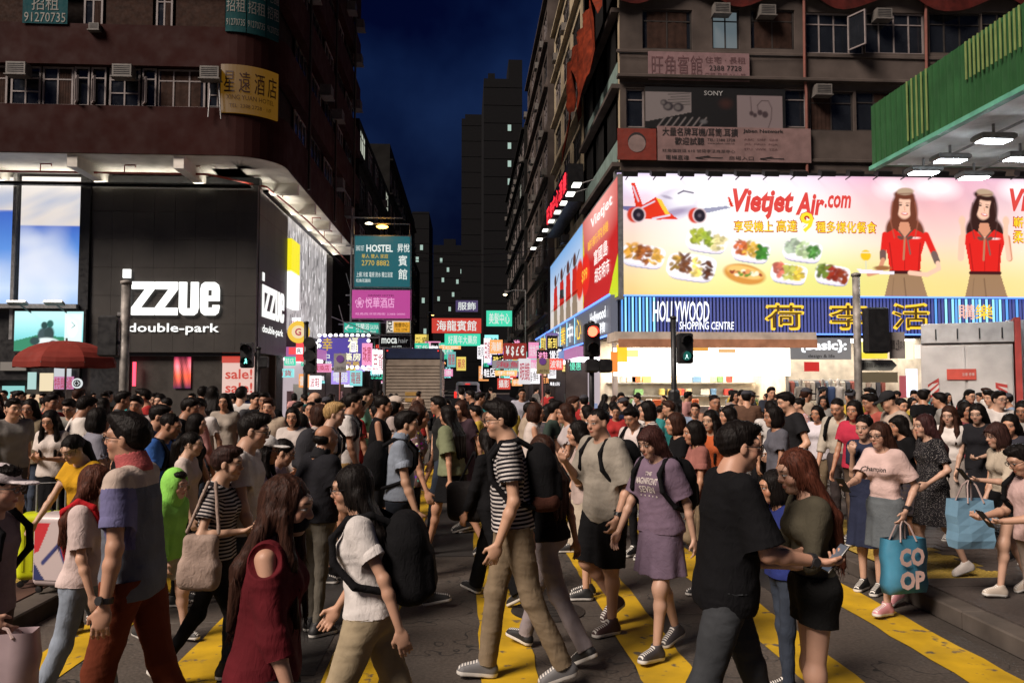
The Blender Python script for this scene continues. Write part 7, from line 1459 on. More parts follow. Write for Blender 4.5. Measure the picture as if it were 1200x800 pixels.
for k, (px0, px1, y0, y1, Y) in enumerate(((391, 406, 414, 436, 23), (629, 644, 420, 438, 24))):
    r_ = board('no_parking_sign', ['white parking control plate with a violet disc on the left pavement', 'yellowish parking control plate on the right pavement'][k], px0, px1, y0, y1, Y, solid('plate_grey%d' % k, (.34, .33, .33) if k == 0 else (.36, .3, .14), .5), [('上午7-下午7', .1, .08, .9, .3, dk)], t=.02)
    MB().lathe([(.11, 0), (.11, .01)], 18, (.18, -.0, .38), 'y').build('disc', solid('violet_disc', (.16, .06, .3), .5), r_); MB().tube([(.18, .03, .55), (.18, .03, -at((px0 + px1) / 2, y1, Y).z)], .03, 6).build('post', solid('red_white_post', (.3, .1, .09), .6), r_)
# no overhead clutter lines: a few cables across the street
for k, (y, z) in enumerate(((44, 9.4), (52, 10.2))):
    r_ = empty('street_cable', ['thin dark cable strung across the street above the pink sign', 'higher thin dark cable strung across the far street'][k], 'cable', (0, y, z)); MB().tube([(-6 + i * 1.15, 0, -.5 * math.sin(math.pi * i / 10)) for i in range(11)], .02, 5).build('cable', M_black, r_)
# ---------------------------------------------------------------- people
FACE = {'R': -90, 'L': 90, 'C': 180, 'A': 0, 'LC': 130, 'RC': -130, 'LA': 50, 'RA': -50}
W_, GY, BK, NV, BE = (.6, .57, .55), (.26, .25, .23), (.006, .006, .007), (.012, .018, .05), (.42, .36, .28)
KH, DN, RD = (.20, .15, .095), (.035, .045, .065), (.35, .03, .03)
built = []
def person(label, px, ytop, Y, face='L', group=None, dx=0, **k):
    """px, ytop: where the photograph shows the middle and the top of the head; Y: metres from the camera"""
    q = at(px, ytop, Y); k['h'] = h = max(.9, min(1.86, q.z)) - (.125 if px > 3.95 and 0 else 0)
    gz = .13 if (q.x > 3.95 or q.x < -3.5) and Y < 17.4 or Y > 24.8 and (q.x > 3.9 or q.x < -3.4) else .006
    k['h'] = h - gz; k.setdefault('seed', len(built) + 1)
    rz = R(FACE.get(face, face)) if isinstance(face, str) else R(face)
    lean = R(k.get('lean', 3)); hx = math.sin(lean) * .75 * k['h'] / 1.72 + .03      # head is ahead of the feet
    r = empty('person', label, 'person', (q.x - hx * -math.sin(rz) + dx, Y - hx * math.cos(rz), gz), rz, group)
    v = .0055 if Y < 4.3 else .0065 if Y < 5.6 else .0085 if Y < 7.2 else .011 if Y < 9.5 else .0135
    info = build_person(k, r, v); info['root'] = r; built.append(info); return info
def wpt(info, p): return info['root'].matrix_basis @ Vector([float(x) for x in p])
def sdf_thing(name, label, cat, info, parts, v=.008, group=None, folds=None):
    """a bag or other thing carried by a person; parts = [(part name, builder(grid), material, colour)] in the person's own frame"""
    root = info['root']; M = root.matrix_basis; first = None; objs = []
    for nm, fn, mat, colr, lo, hi in parts:
        g = Grid(lo, hi, v); fn(g); V, Q = g.mesh(nm)
        if V is None: continue
        objs.append((nm, V, Q, mat, colr))
    c = objs[0][1].mean(0); wc = M @ Vector([float(x) for x in c]); r = empty(name, label, cat, wc, root.rotation_euler.z, group)
    for nm, V, Q, mat, colr in objs:
        me = np_mesh(nm, V - c, Q)
        if folds: 
            N = np.empty(len(V) * 3, 'f'); me.vertices.foreach_get('normal', N); W2 = V - c + N.reshape(-1, 3) * rough_noise(V, folds, 22, 4)[:, None]; me.vertices.foreach_set('co', W2.astype('f').ravel()); me.update()
        vattr(me, 'rp', V - c); link(nm, me, mat, r, colr)
    return r, c
def backpack(info, label, c1=BK, c2=None, size=1.0, v=.009, low=0, straps=True):
    T, s = info['T'], info['s']; o, M = T; z = (.27 + low) * s; h = .2 * size
    def body(g): g.rbox((0, -.205, z - .03), (.145 * size, .09 * size, h * .84), .08, fr=T); g.rbox((0, -.195, z + h * .5), (.12 * size, .07 * size, h * .5), .065, fr=T, k=.06); g.rbox((0, -.29, z - .07), (.11 * size, .03, h * .45), .028, fr=T, k=.02)
    def base(g): g.rbox((0, -.205, z - h * .78), (.156 * size, .092 * size, h * .3), .06, fr=T)
    def strap(g):
        for q in (-1, 1):
            P = [(q * .08, -.14, .44 * s), (q * .10, -.06, .492 * s), (q * .105, .04, .485 * s), (q * .115, .118, .40 * s), (q * .135, .118, .28 * s), (q * .165, .03, .16 * s), (q * .13, -.13, .1 * s)]
            for a, b in zip(P, P[1:]): g.cap(a, b, .017, k=.01, fr=T, ys=1)
    A = np.array([(M @ np.array(p, 'f')) + o for p in ((-.25, -.4, -.12), (.25, .22, .62), (-.25, .22, -.12), (.25, -.4, .62), (0, -.4, .62), (0, .3, .62))]); lo, hi = A.min(0) - .05, A.max(0) + .05
    L = [('pack', body, _mats['cloth_plain'], c1, lo, hi)]
    if c2: L.append(('base_panel', base, _mats['cloth_plain'], c2, lo, hi))
    if straps: L.append(('strap', strap, _mats['cloth_plain'], c1, lo, hi))
    return sdf_thing('backpack', label, 'backpack', info, L, v, folds=.003)
def held_phone(info, i, label):
    side, Sh, El, Wr, hnd = info['arms'][i]; d = nrm(Wr - El); p = Wr + d * .1 + np.array([0, .0, .025], 'f'); w = wpt(info, p); fw = info['root'].rotation_euler.z
    r = empty('mobile_phone', label, 'phone', w, fw); M = Matrix.Rotation(R(50), 4, 'X'); MB().box((-.037, -.075, -.005), (.037, .075, .005), M, .003).build('case', M_black, r); MB().box((-.033, -.07, .0055), (.033, .07, .0065), M).build('screen', glow('phone_screen', (.5, .6, .8), .12), r)
def bag(info, i, label, c, w=.3, h=.34, d=.12, drop=.18, mat='cloth_plain', txt=None, cat='bag', name='shopping_bag', tuck=0):
    side, Sh, El, Wr, hnd = info['arms'][i]; root = info['root']; p = Wr + nrm(Wr - El) * .07; wv = wpt(info, p); r = empty(name, label, cat, wv - Vector((0, 0, drop + h)), R(tuck))
    mb = MB(); n = 6; V = []; F = []
    for k in range(n + 1):
        z = h * k / n; q = 1 + .05 * math.sin(k * 1.9); e = .75 if k == 0 else 1
        for (x, y) in ((-w / 2 * q, -d / 2 * e), (-w / 6, -d / 2 * e - .012 * math.sin(k)), (w / 6, -d / 2 * e + .01 * math.cos(k)), (w / 2 * q, -d / 2 * e), (w / 2 * q, d / 2 * e), (0, d / 2 * e + .01), (-w / 2 * q, d / 2 * e)): V.append((x, y, z))
    F = [(k * 7 + j, k * 7 + (j + 1) % 7, k * 7 + 7 + (j + 1) % 7, k * 7 + 7 + j) for k in range(n) for j in range(7)] + [tuple(range(7))[::-1]]
    mb.add(V, F).build('bag_body', solid('bag_' + label[:14], c, .55, 0, .2, 6), r, name != 'plastic_bag')
    for s_ in (-1, 1): MB().tube([(-w * .22, s_ * d / 2, h - .02), (-w * .12, s_ * d * .2, h + drop * .7), (0, 0, h + drop), (w * .12, s_ * d * .2, h + drop * .7), (w * .22, s_ * d / 2, h - .02)], .007, 5).build('handle', solid('bag_handle', (.4, .3, .28), .7), r)
    if txt:
        for s_, x, z, ww, hh, mt in txt: text(s_, ((x - .5) * w, -d / 2 - .022, z * h), UX, ww * w, hh * h, mt, r, off=.05)
    return r
def chest_text(info, lines, col, top='shirt'):
    root = info['root']; ob = [c for c in root.children if c.name.split('.')[0] == top][0]; me = ob.data; T, s = info['T'], info['s']; o, M = T
    bvh = BVHTree.FromPolygons([v.co for v in me.vertices], [tuple(p.vertices) for p in me.polygons])
    mt = solid('shirt_print', (.5, .45, .42), .8) if col == 'w' else solid('shirt_print_dark', (.02, .02, .02), .8)
    for s_, x0, z0, w, h in lines:
        t = text(s_, (x0, 0, z0), UX, w, h, mt, None, ext=0, off=.02, name='shirt_lettering'); q = t.data
        for v in q.vertices:
            p = Vector([float(a) for a in (o + M @ np.array((-v.co.x * s, .35, v.co.z * s), 'f'))]); d = Vector([float(a) for a in M @ np.array((0, -1, 0), 'f')])
            hit = bvh.ray_cast(p, d); v.co = (hit[0] - d * .003) if hit[0] is not None else p + d * .22
        q.update(); t.parent = root
# ---- the people who show large, one by one -----------------------------------------
a = person('man in grey polo shirt with pink collar and violet sleeves, rust trousers and glasses', 147, 469, 3.9, 'L', pose='step', top=(.115, .125, .15), tp='polo', collar=(.42, .10, .10), bc=(.12, .028, .013), leg='straight', glasses=1, hair='quiff', skin=(.42, .23, .15), hem=-.10, watch=0, lean=2, hpitch=-2, sleeve=.72, lh=(-.235, .03, -.09), seed=11)
a = person('woman in a burgundy off shoulder top with a black face mask and long dark hair', 338, 541, 2.95, 'R', sex='f', pose='step', top=(.085, .008, .012), bc=(.012, .01, .011), hem=-.12, sleeve=1.35, offsh=1, bottom='skirt', len=.75, flr=.05, hair='longf', hl=.34, hc=BROWN, mask=1, hyaw=-8, neckr=.085, seed=3, hpitch=8, ease=.02, skin=(.44, .25, .17))
def small(g): g.rbox((.24, .12, .0), (.05, .13, .11), .04, fr=a['T'])
sdf_thing('handbag', 'small black shoulder bag with a studded strap carried by the woman in burgundy', 'bag', a, [('bag', lambda g: g.rbox((.2, .13, -.1), (.05, .12, .11), .05, fr=a['T']), _mats['cloth_plain'], BK, (-.1, -.2, .6), (.5, .6, 1.3)) ], .008)
a = person('woman in white tee and khaki wide trousers with glasses and a large black backpack', 409, 529, 3.75, 'L', sex='f', pose='stride', top=W_, bc=(.30, .245, .16), leg='wide', glasses=1, hair='long', hl=.28, hem=-.02, lh=(-.23, -.17, -.06), rh=(.2, .2, -.03), seed=5, lean=6, w=1.02, skin=(.42, .24, .16))
backpack(a, 'large black backpack on the woman in white tee and khaki trousers', BK, size=1.05, low=-.03)
a = person('tall man in black and white striped tee, khaki trousers and grey trainers with glasses', 585, 455, 5.0, 'L', pose='step2', top=(.50, .47, .45), tp='stripe', bc=(.19, .145, .095), leg='straight', glasses=1, hair='quiff', shoe=(.12, .12, .125), skin=(.46, .27, .18), hem=-.03, lh=(-.215, .1, -.07), lean=4, seed=6)
backpack(a, 'black backpack with a brown base on the man in the striped tee', BK, (.05, .018, .012), size=1.0)
a = person('girl with brown hair and pale trousers half hidden behind the striped tee man', 633, 498, 5.5, 'LA', sex='f', pose='stride2', top=BK, bc=(.24, .21, .22), leg='straight', hair='long', hc=BROWN, seed=7)
g1 = person('stocky man in loose grey tee and long black shorts beside the girl in mauve', 700, 467, 5.95, 118, pose='mid', top=(.27, .245, .205), bottom='shorts', len=1.02, bc=BK, w=1.07, hair='buzz', skin=(.44, .25, .17), hem=-.12, ease=.026, sleeve=.95, flare=.02, rh=(.13, .245, .32), lh=(-.235, .08, -.06), watch=0, shoe=(.06, .03, .03), hyaw=8, seed=8, leg='wide', curl=.9)
backpack(g1, 'dark backpack of the stocky man in grey, strap gripped in his fist', BK, size=1.0)
g2 = person('girl with a dark fringe in mauve printed tee and mauve skirt', 765, 489, 5.4, 125, sex='f', pose='step', top=(.15, .105, .15), bottom='skirt', len=.34, flr=.05, bc=(.125, .09, .13), bangs=1, hair='long', hl=.24, hc=(.035, .014, .012), hem=-.04, ease=.022, hpitch=16, hyaw=-4, rh=(.24, .20, -.06), shoe=(.05, .045, .05), seed=9, skin=(.46, .28, .2), sleeve=.8)
chest_text(g2, [('THE', -.03, .38, .06, .025), ('MAGNIFICENT', -.10, .32, .2, .045), ('SEVEN', -.07, .255, .14, .05), ('· · · · ·', -.08, .225, .16, .014)], 'w')
backpack(g2, 'black backpack on the girl in mauve', BK, size=.95)
a = person('man in plain black tee and dark jeans reading the phone in his hand', 868, 472, 3.65, 'R', pose='stride', top=(.005, .005, .006), bc=(.035, .038, .042), leg='straight', hair='short', glasses=1, skin=(.45, .25, .17), hem=-.12, ease=.024, lh=(-.1, .33, .13), rh=(.17, .34, .15), watch=1, lean=4, seed=10, sleeve=.9, flare=.02, w=1.05)
held_phone(a, 1, 'dark phone in the hand of the man in the black tee')
a = person('girl with long reddish hair, olive blouse and black shorts facing the man in black', 935, 513, 3.85, 'L', sex='f', pose='stand2', top=(.065, .058, .04), bottom='shorts', len=.42, leg='wide', bc=(.012, .012, .012), hair='long', hl=.36, hc=RUST, lh=(-.1, .32, .16), rh=(.16, .30, .14), hpitch=14, seed=12, tuck=1, sleeve=1.1, ease=.016, skin=(.46, .27, .19))
held_phone(a, 0, 'phone held low by the girl with the reddish hair')
a = person('woman in a blue vest half hidden between the black tee man and reddish haired girl', 905, 545, 4.7, 'L', sex='f', top=(.02, .03, .14), hair='bob', seed=13, sleeve=.4, bc=DN, pose='stand')
ch = person('smiling girl in pale pink lettered tee and grey denim skirt holding out a phone', 1030, 487, 6.3, 118, sex='f', pose='step', top=(.55, .40, .37), bottom='skirt', len=.36, flr=.035, bc=(.105, .12, .13), tuck=1, hair='long', hl=.3, hc=BROWN, rh=(.06, .44, .22), lh=(-.22, .06, -.02), watch=0, glasses=1, shoe=(.5, .22, .24), seed=14, ease=.02, sleeve=.8, flare=.016, skin=(.46, .28, .2))
held_phone(ch, 1, 'phone held out by the smiling girl in pale pink'); chest_text(ch, [('Champion', -.10, .30, .2, .055)], 'k')
Mc = solid('bag_pink_letters', (.60, .42, .38), .6)
bag(ch, 0, 'blue shopping bag printed with pink round letters CO OP hanging at knee height', (.05, .22, .34), .34, .42, .12, .14, txt=[('CO', .16, .52, .68, .34, Mc), ('OP', .16, .1, .68, .34, Mc)], tuck=12)
a = person('woman in navy dress with hand at her mouth behind the girl in pale pink', 1012, 479, 6.9, 'LC', sex='f', bottom='dress', top=(.02, .025, .05), len=.5, hair='bun', rh=(.06, .18, .38), seed=15, skin=(.46, .28, .2))
a = person('girl in black dress scattered with white dashes, hand on hip', 1082, 479, 7.0, 'L', sex='f', pose='step2', bottom='dress', top=(.014, .013, .015), tp='dash', bp='dash', len=.4, flr=.07, hair='long', hl=.38, hc=(.03, .012, .012), lh=(-.26, .2, .06), shoe=(.55, .5, .46), seed=16, sleeve=.8, skin=(.46, .28, .2))
a = person('girl in plain black tee and dark checked skirt beside the dashed dress girl', 1052, 482, 7.6, 'L', sex='f', top=BK, bottom='skirt', bp='plaid', bc=(.06, .05, .05), len=.4, hair='long', bangs=1, seed=17)
a = person('man in black baseball cap and beige tee with his head lowered', 1043, 451, 8.8, 'L', top=(.42, .34, .28), cap=(.02, .02, .022), hair='buzz', hpitch=22, seed=18, bc=DN)
a = person('man in red shirt just behind the man with the black cap', 1020, 455, 9.4, 'L', top=(.38, .09, .07), hair='short', hpitch=12, seed=19, bc=BK)
a = person('balding man in beige shirt with black backpack straps looking down', 982, 459, 8.6, 'LC', top=(.40, .36, .30), shirt_collar=1, hair='buzz', hpitch=20, seed=20, bc=(.05, .04, .04), tuck=1, sleeve=1.4)
backpack(a, 'black backpack of the balding man in beige', BK)
a = person('woman in bright red blouse beside the balding man', 1000, 463, 8.2, 'LC', sex='f', top=(.42, .03, .06), hair='bob', seed=21, bc=(.1, .07, .05))
a = person('woman with wavy brown hair in white knit top', 1112, 470, 8.4, 'LC', sex='f', top=(.6, .56, .53), tuck=1, hair='longf', hc=BROWN, hl=.22, seed=22, bottom='skirt', bc=(.25, .22, .2), hpitch=10, sleeve=1.3, skin=(.48, .3, .22))
a = person('woman in black dress with pale collar and a red card on a lanyard', 1145, 467, 8.2, 'LC', sex='f', bottom='dress', top=(.013, .013, .016), shirt_collar=0, hair='long', seed=23, len=.38, lh=(-.05, .22, .12), hpitch=12, skin=(.46, .29, .21))
a = person('short haired girl in beige blouse and black shorts looking at her phone', 1168, 489, 6.3, 'L', sex='f', top=(.42, .36, .28), bottom='shorts', len=.4, leg='wide', bc=BK, tuck=1, hair='bob', bangs=1, hc=(.03, .014, .012), lh=(-.14, .36, .22), rh=(.2, .1, -.05), hpitch=12, seed=24, sleeve=1.2, pose='step', skin=(.46, .28, .2), shoe=(.4, .34, .28))
held_phone(a, 0, 'phone of the short haired girl in the beige blouse')
bag(a, 0, 'crumpled pale blue plastic carrier bag hanging in front of the short haired girl', (.16, .30, .42), .3, .38, .16, .16, tuck=0, name='plastic_bag')
a = person('man with glasses in pink and white tee looking down at his phone', 1200, 511, 5.3, 'L', top=(.5, .35, .33), hair='short', glasses=1, lh=(-.1, .34, .15), rh=(.14, .33, .15), hpitch=24, seed=25, bc=(.25, .2, .17), skin=(.44, .26, .18))
held_phone(a, 0, 'dark phone of the man in the pink and white tee'); backpack(a, 'black backpack of the man in the pink and white tee', BK, size=.8)
person('tall man with glasses in white tee facing the street beside the truck', 1172, 452, 9.4, 'C', top=(.62, .58, .55), hair='short', glasses=1, seed=26, hpitch=0, skin=(.46, .28, .2))
person('girl with centre parted black hair behind the white tee man', 1198, 464, 8.8, 'LC', sex='f', top=GY, hair='long', seed=27, hpitch=14)
person('girl peering out between the black dress woman and the short haired girl', 1183, 480, 7.4, 'LC', sex='f', top=(.03, .03, .04), hair='long', seed=28, hpitch=10)
person('man in black tee seen from behind in front of the truck', 1080, 452, 12, 'A', top=BK, hair='short', seed=29)
a = person('large man in black tee with a white print, hand on hip, facing the clothing shop', 922, 451, 9.0, 'L', top=(.013, .013, .015), hair='short', w=1.12, seed=30, bc=DN, lh=(-.27, .16, .02), rh=(.25, .16, .03), hpitch=14)
a = person('man in black tank top and shorts walking toward us from the snack kiosk', 838, 456, 10.5, 'C', top=(.02, .02, .023), sleeve=0, bottom='shorts', bc=(.05, .055, .07), hair='buzz', seed=31, pose='step', w=1.05, neckr=.09)
bag(a, 1, 'pale green blue plastic bag carried by the man in the tank top', (.22, .42, .42), .24, .26, .14, .04, name='plastic_bag')
a = person('woman in orange cardigan with long black hair walking toward the road', 832, 474, 8.0, 'LC', sex='f', top=(.40, .09, .03), hair='longf', seed=32, sleeve=1.5, rh=(.05, .35, .12), bc=(.3, .25, .2), skin=(.45, .27, .18))
a = person('man in white shirt with black tie and backpack straps looking down', 742, 469, 8.4, 'LC', top=(.55, .48, .46), tuck=1, shirt_collar=1, hair='short', hpitch=22, seed=33, sleeve=1.3)
backpack(a, 'dark backpack on the man in white shirt and tie', BK)
person('woman in striped sleeves right behind the man in white shirt and tie', 757, 463, 8.8, 'L', sex='f', top=(.5, .45, .42), tp='thin', hair='bob', seed=34)
person('slim man standing by the orange buckets at the snack kiosk', 728, 456, 15.5, 'C', top=(.07, .065, .07), bc=(.06, .06, .07), seed=35, hair='short')
a = person('girl in sleeveless white dress holding a brown paper bag', 629, 466, 9.2, 'R', sex='f', bottom='dress', top=(.55, .48, .44), sleeve=0, hair='bob', seed=36, len=.4, rh=(.1, .3, .1), hc=BROWN)
bag(a, 1, 'brown paper bag held by the girl in the white dress', (.30, .18, .09), .3, .4, .14, .05, name='paper_bag')
a = person('girl with long brown hair in pale grey top and black trousers with raised hand', 662, 466, 8.8, 'L', sex='f', top=(.45, .40, .40), tuck=1, hair='long', hc=BROWN, seed=37, lh=(-.1, .3, .16), hl=.3)
bag(a, 0, 'tall brown paper bag held by the girl in the pale grey top', (.34, .22, .11), .26, .42, .12, .04, name='paper_bag')
a = person('woman half hidden behind the stocky man, her spread hand raised', 676, 486, 6.9, 'L', sex='f', top=(.42, .33, .3), hair='long', seed=38, lh=(-.08, .2, .36), bottom='skirt', bc=BE, curl=.1)
person('man in pale shirt and black trousers strolling up the middle of the street', 612, 450, 15.5, 'C', top=(.36, .36, .42), bc=BK, sleeve=1.9, seed=39, pose='step')
a = person('girl in loose olive green blouse and black skirt with white trainers walking away from us', 524, 466, 8.7, 60, sex='f', pose='stride', top=(.17, .19, .11), ease=.03, bottom='skirt', bc=BK, len=.32, hair='long', hl=.34, hc=HAIRC, seed=40, shoe=(.03, .03, .03), sleeve=.9, flare=.03)
def bagA(g): g.rbox((0.02, .25, -.0), (.1, .22, .17), .06, fr=a['T'])
a = person('woman all in black with very long hair walking behind the striped tee man', 570, 492, 6.9, 'LA', sex='f', pose='stride2', top=BK, bc=BK, hair='long', hl=.4, seed=41, leg='wide', sleeve=1.9, shoe=(.012, .012, .012))
sdf_thing('shoulder_bag', 'big black shoulder bag carried in front of the woman in black', 'bag', a, [('bag', lambda g: g.rbox((-.05, .22, .03), (.1, .2, .17), .07, fr=a['T']), _mats['cloth_plain'], (.018, .016, .016), (-.5, -.2, .5), (.5, .8, 1.4)), ('handle', lambda g: (g.cap((-.05, .1, .18), (-.1, .08, .45), .012, fr=a['T']), g.cap((-.05, .32, .18), (-.1, .1, .45), .012, fr=a['T'])), _mats['cloth_plain'], BK, (-.5, -.2, .5), (.5, .8, 1.7))], .012)
a = person('man in pale blue polo shirt and dark jeans with a black backpack', 477, 470, 6.6, 'R', pose='stride', top=(.22, .255, .31), collar=(.2, .24, .3), bc=(.018, .022, .03), hair='short', tuck=0, hem=0, seed=42, skin=(.44, .26, .17), lean=2, shoe=(.02, .02, .02))
backpack(a, 'black backpack on the man in the pale blue polo shirt', BK, size=1.0)
a = person('short haired woman in narrow striped tee and black trousers with a beige tote bag', 268, 509, 4.95, 'R', sex='f', pose='stride2', top=(.42, .38, .36), tp='stripe', bc=(.01, .01, .011), leg='slim', hair='short', seed=43, rh=(.16, .2, .2), shoe=(.05, .045, .04), hem=-.02, ease=.02, skin=(.46, .28, .19), hc=(.025, .012, .01))
sdf_thing('tote_bag', 'beige tote bag on the shoulder of the short haired woman in stripes', 'bag', a, [('bag', lambda g: (g.rbox((.225, -.02, .03), (.045, .10, .14), .04, fr=a['T'], k=.02), g.rbox((.225, -.02, -.06), (.05, .12, .09), .045, fr=a['T'], k=.04)), _mats['cloth_plain'], (.32, .24, .20), (-.5, -.5, .6), (.5, .6, 1.4)), ('handle', lambda g: (g.cap((.24, -.1, .18), (.17, -.02, .46), .012, fr=a['T']), g.cap((.24, .08, .18), (.17, .02, .46), .012, fr=a['T'])), _mats['cloth_plain'], (.32, .24, .2), (-.5, -.5, .6), (.5, .6, 1.7))], .009, folds=.004)
person('tall man with glasses in white tee right behind the woman in narrow stripes', 297, 472, 5.25, 'R', top=(.6, .56, .54), hair='quiff', glasses=1, seed=44, bc=DN, skin=(.44, .26, .18), hpitch=10)
person('girl in white cap and lavender tee with long hair', 313, 503, 5.9, 'R', sex='f', top=(.36, .30, .42), cap=(.6, .58, .56), hair='longf', seed=45, rh=(.08, .32, .2), bc=(.3, .3, .35), glasses=1)
person('girl with tied hair looking down beside the white capped girl', 330, 507, 6.3, 'R', sex='f', top=(.3, .22, .25), hair='pony', seed=46, hpitch=18, bc=BK)
a = person('balding man in black polo shirt seen from behind', 383, 489, 6.1, 'RA', top=(.012, .012, .015), collar=(.014, .014, .016), hair='bald', seed=47, bc=(.12, .11, .09), w=1.1)
a = person('blond haired person in white tee with a dark backpack', 393, 463, 7.6, 'R', top=(.55, .52, .5), hair='short', hc=(.30, .19, .08), bc=KH, bottom='shorts', seed=48, skin=(.46, .28, .2))
backpack(a, 'dark grey backpack on the blond haired person', (.03, .03, .035))
a = person('man in white tee and tan shorts with a charcoal backpack', 415, 453, 9.0, 'R', top=(.55, .52, .5), bottom='shorts', bc=(.34, .22, .09), hair='short', seed=49)
backpack(a, 'charcoal backpack on the man in tan shorts', (.05, .05, .055))
person('man in mint green polo shirt with dark cuffs behind the charcoal backpack', 429, 447, 10.5, 'R', top=(.20, .44, .30), bc=DN, hair='short', seed=50, rh=(.2, .3, .1))
person('woman in black dress with hair in a bun and wrinkled face', 450, 456, 8.7, 'R', sex='f', bottom='dress', top=BK, hair='bun', seed=51, sleeve=0)
person('woman in brown patterned blouse behind the pale blue polo man', 492, 466, 7.6, 'R', sex='f', top=(.2, .13, .12), tp='flower', hair='long', hc=BROWN, seed=52)
kid = person('child in a bright lime green hooded jacket and beige shorts', 207, 551, 5.9, -112, pose='step', top=(.24, .58, .10), hood=1, sleeve=1.95, bottom='shorts', len=.75, bc=(.34, .31, .25), seed=53, hem=-.1, ease=.022, shoe=(.03, .03, .03), hair='short', skin=(.46, .28, .2))
person('young mother in white tank top with a lime jacket over her shoulders', 226, 500, 6.9, 'R', sex='f', top=(.52, .44, .40), sleeve=.8, hair='pony', seed=54, bc=BK, skin=(.48, .3, .21))
a = person('man in royal blue tee with black backpack strap leaning forward', 204, 472, 7.0, 'R', top=(.04, .12, .38), hair='buzz', seed=55, lean=14, w=1.12, hpitch=14)
backpack(a, 'black backpack of the man in royal blue', BK)
person('man with glasses in navy tee looking down behind the royal blue tee', 187, 466, 7.8, 'R', top=(.02, .03, .08), hair='short', glasses=1, seed=56, hpitch=12)
a = person('woman in mustard yellow top and black trousers reaching to her suitcase', 88, 499, 6.2, 155, sex='f', pose='step', top=(.50, .27, .015), bc=(.012, .012, .013), hair='pony', seed=57, rh=(.16, .42, -.02), lh=(-.2, .1, -.06), hpitch=24, lean=8, sleeve=.5, tuck=0, hem=.02, neckr=.095, skin=(.47, .29, .2), leg='straight')
g_ = person('girl with long brown hair in white tee with a red bag strap', 116, 537, 4.6, 'R', sex='f', pose='step', top=(.52, .42, .40), hair='long', hl=.26, hc=(.06, .022, .014), seed=58, bc=(.22, .26, .32), leg='straight', sleeve=.8)
sdf_thing('bag_strap', 'bright red shoulder strap crossing the back of the brown haired girl', 'bag', g_, [('strap', lambda g: [g.cap(p, q, .016, k=.012, fr=g_['T']) for p, q in (((.09, -.1, .37), (.02, -.125, .2)), ((.02, -.125, .2), (-.1, -.125, .0)), ((.09, -.1, .37), (.095, -.02, .43)), ((.095, -.02, .43), (.09, .06, .40)), ((.09, .06, .40), (.05, .115, .25)))], _mats['cloth_plain'], (.42, .015, .02), (-.4, -.5, .5), (.4, .4, 1.6))], .009)
cp = person('man in white baseball cap and grey tee at the left edge', 3, 534, 3.9, 'R', pose='stand', top=(.17, .13, .14), cap=(.6, .54, .55), hair='short', glasses=1, seed=59, bc=(.07, .05, .045), rh=(.2, .14, .0), skin=(.42, .24, .17), leg='straight')
backpack(cp, 'black backpack of the man in the white cap', BK)
bag(cp, 1, 'white and black stiff shopping bag of the man in the white cap', (.42, .32, .34), .3, .38, .1, .02, tuck=10)
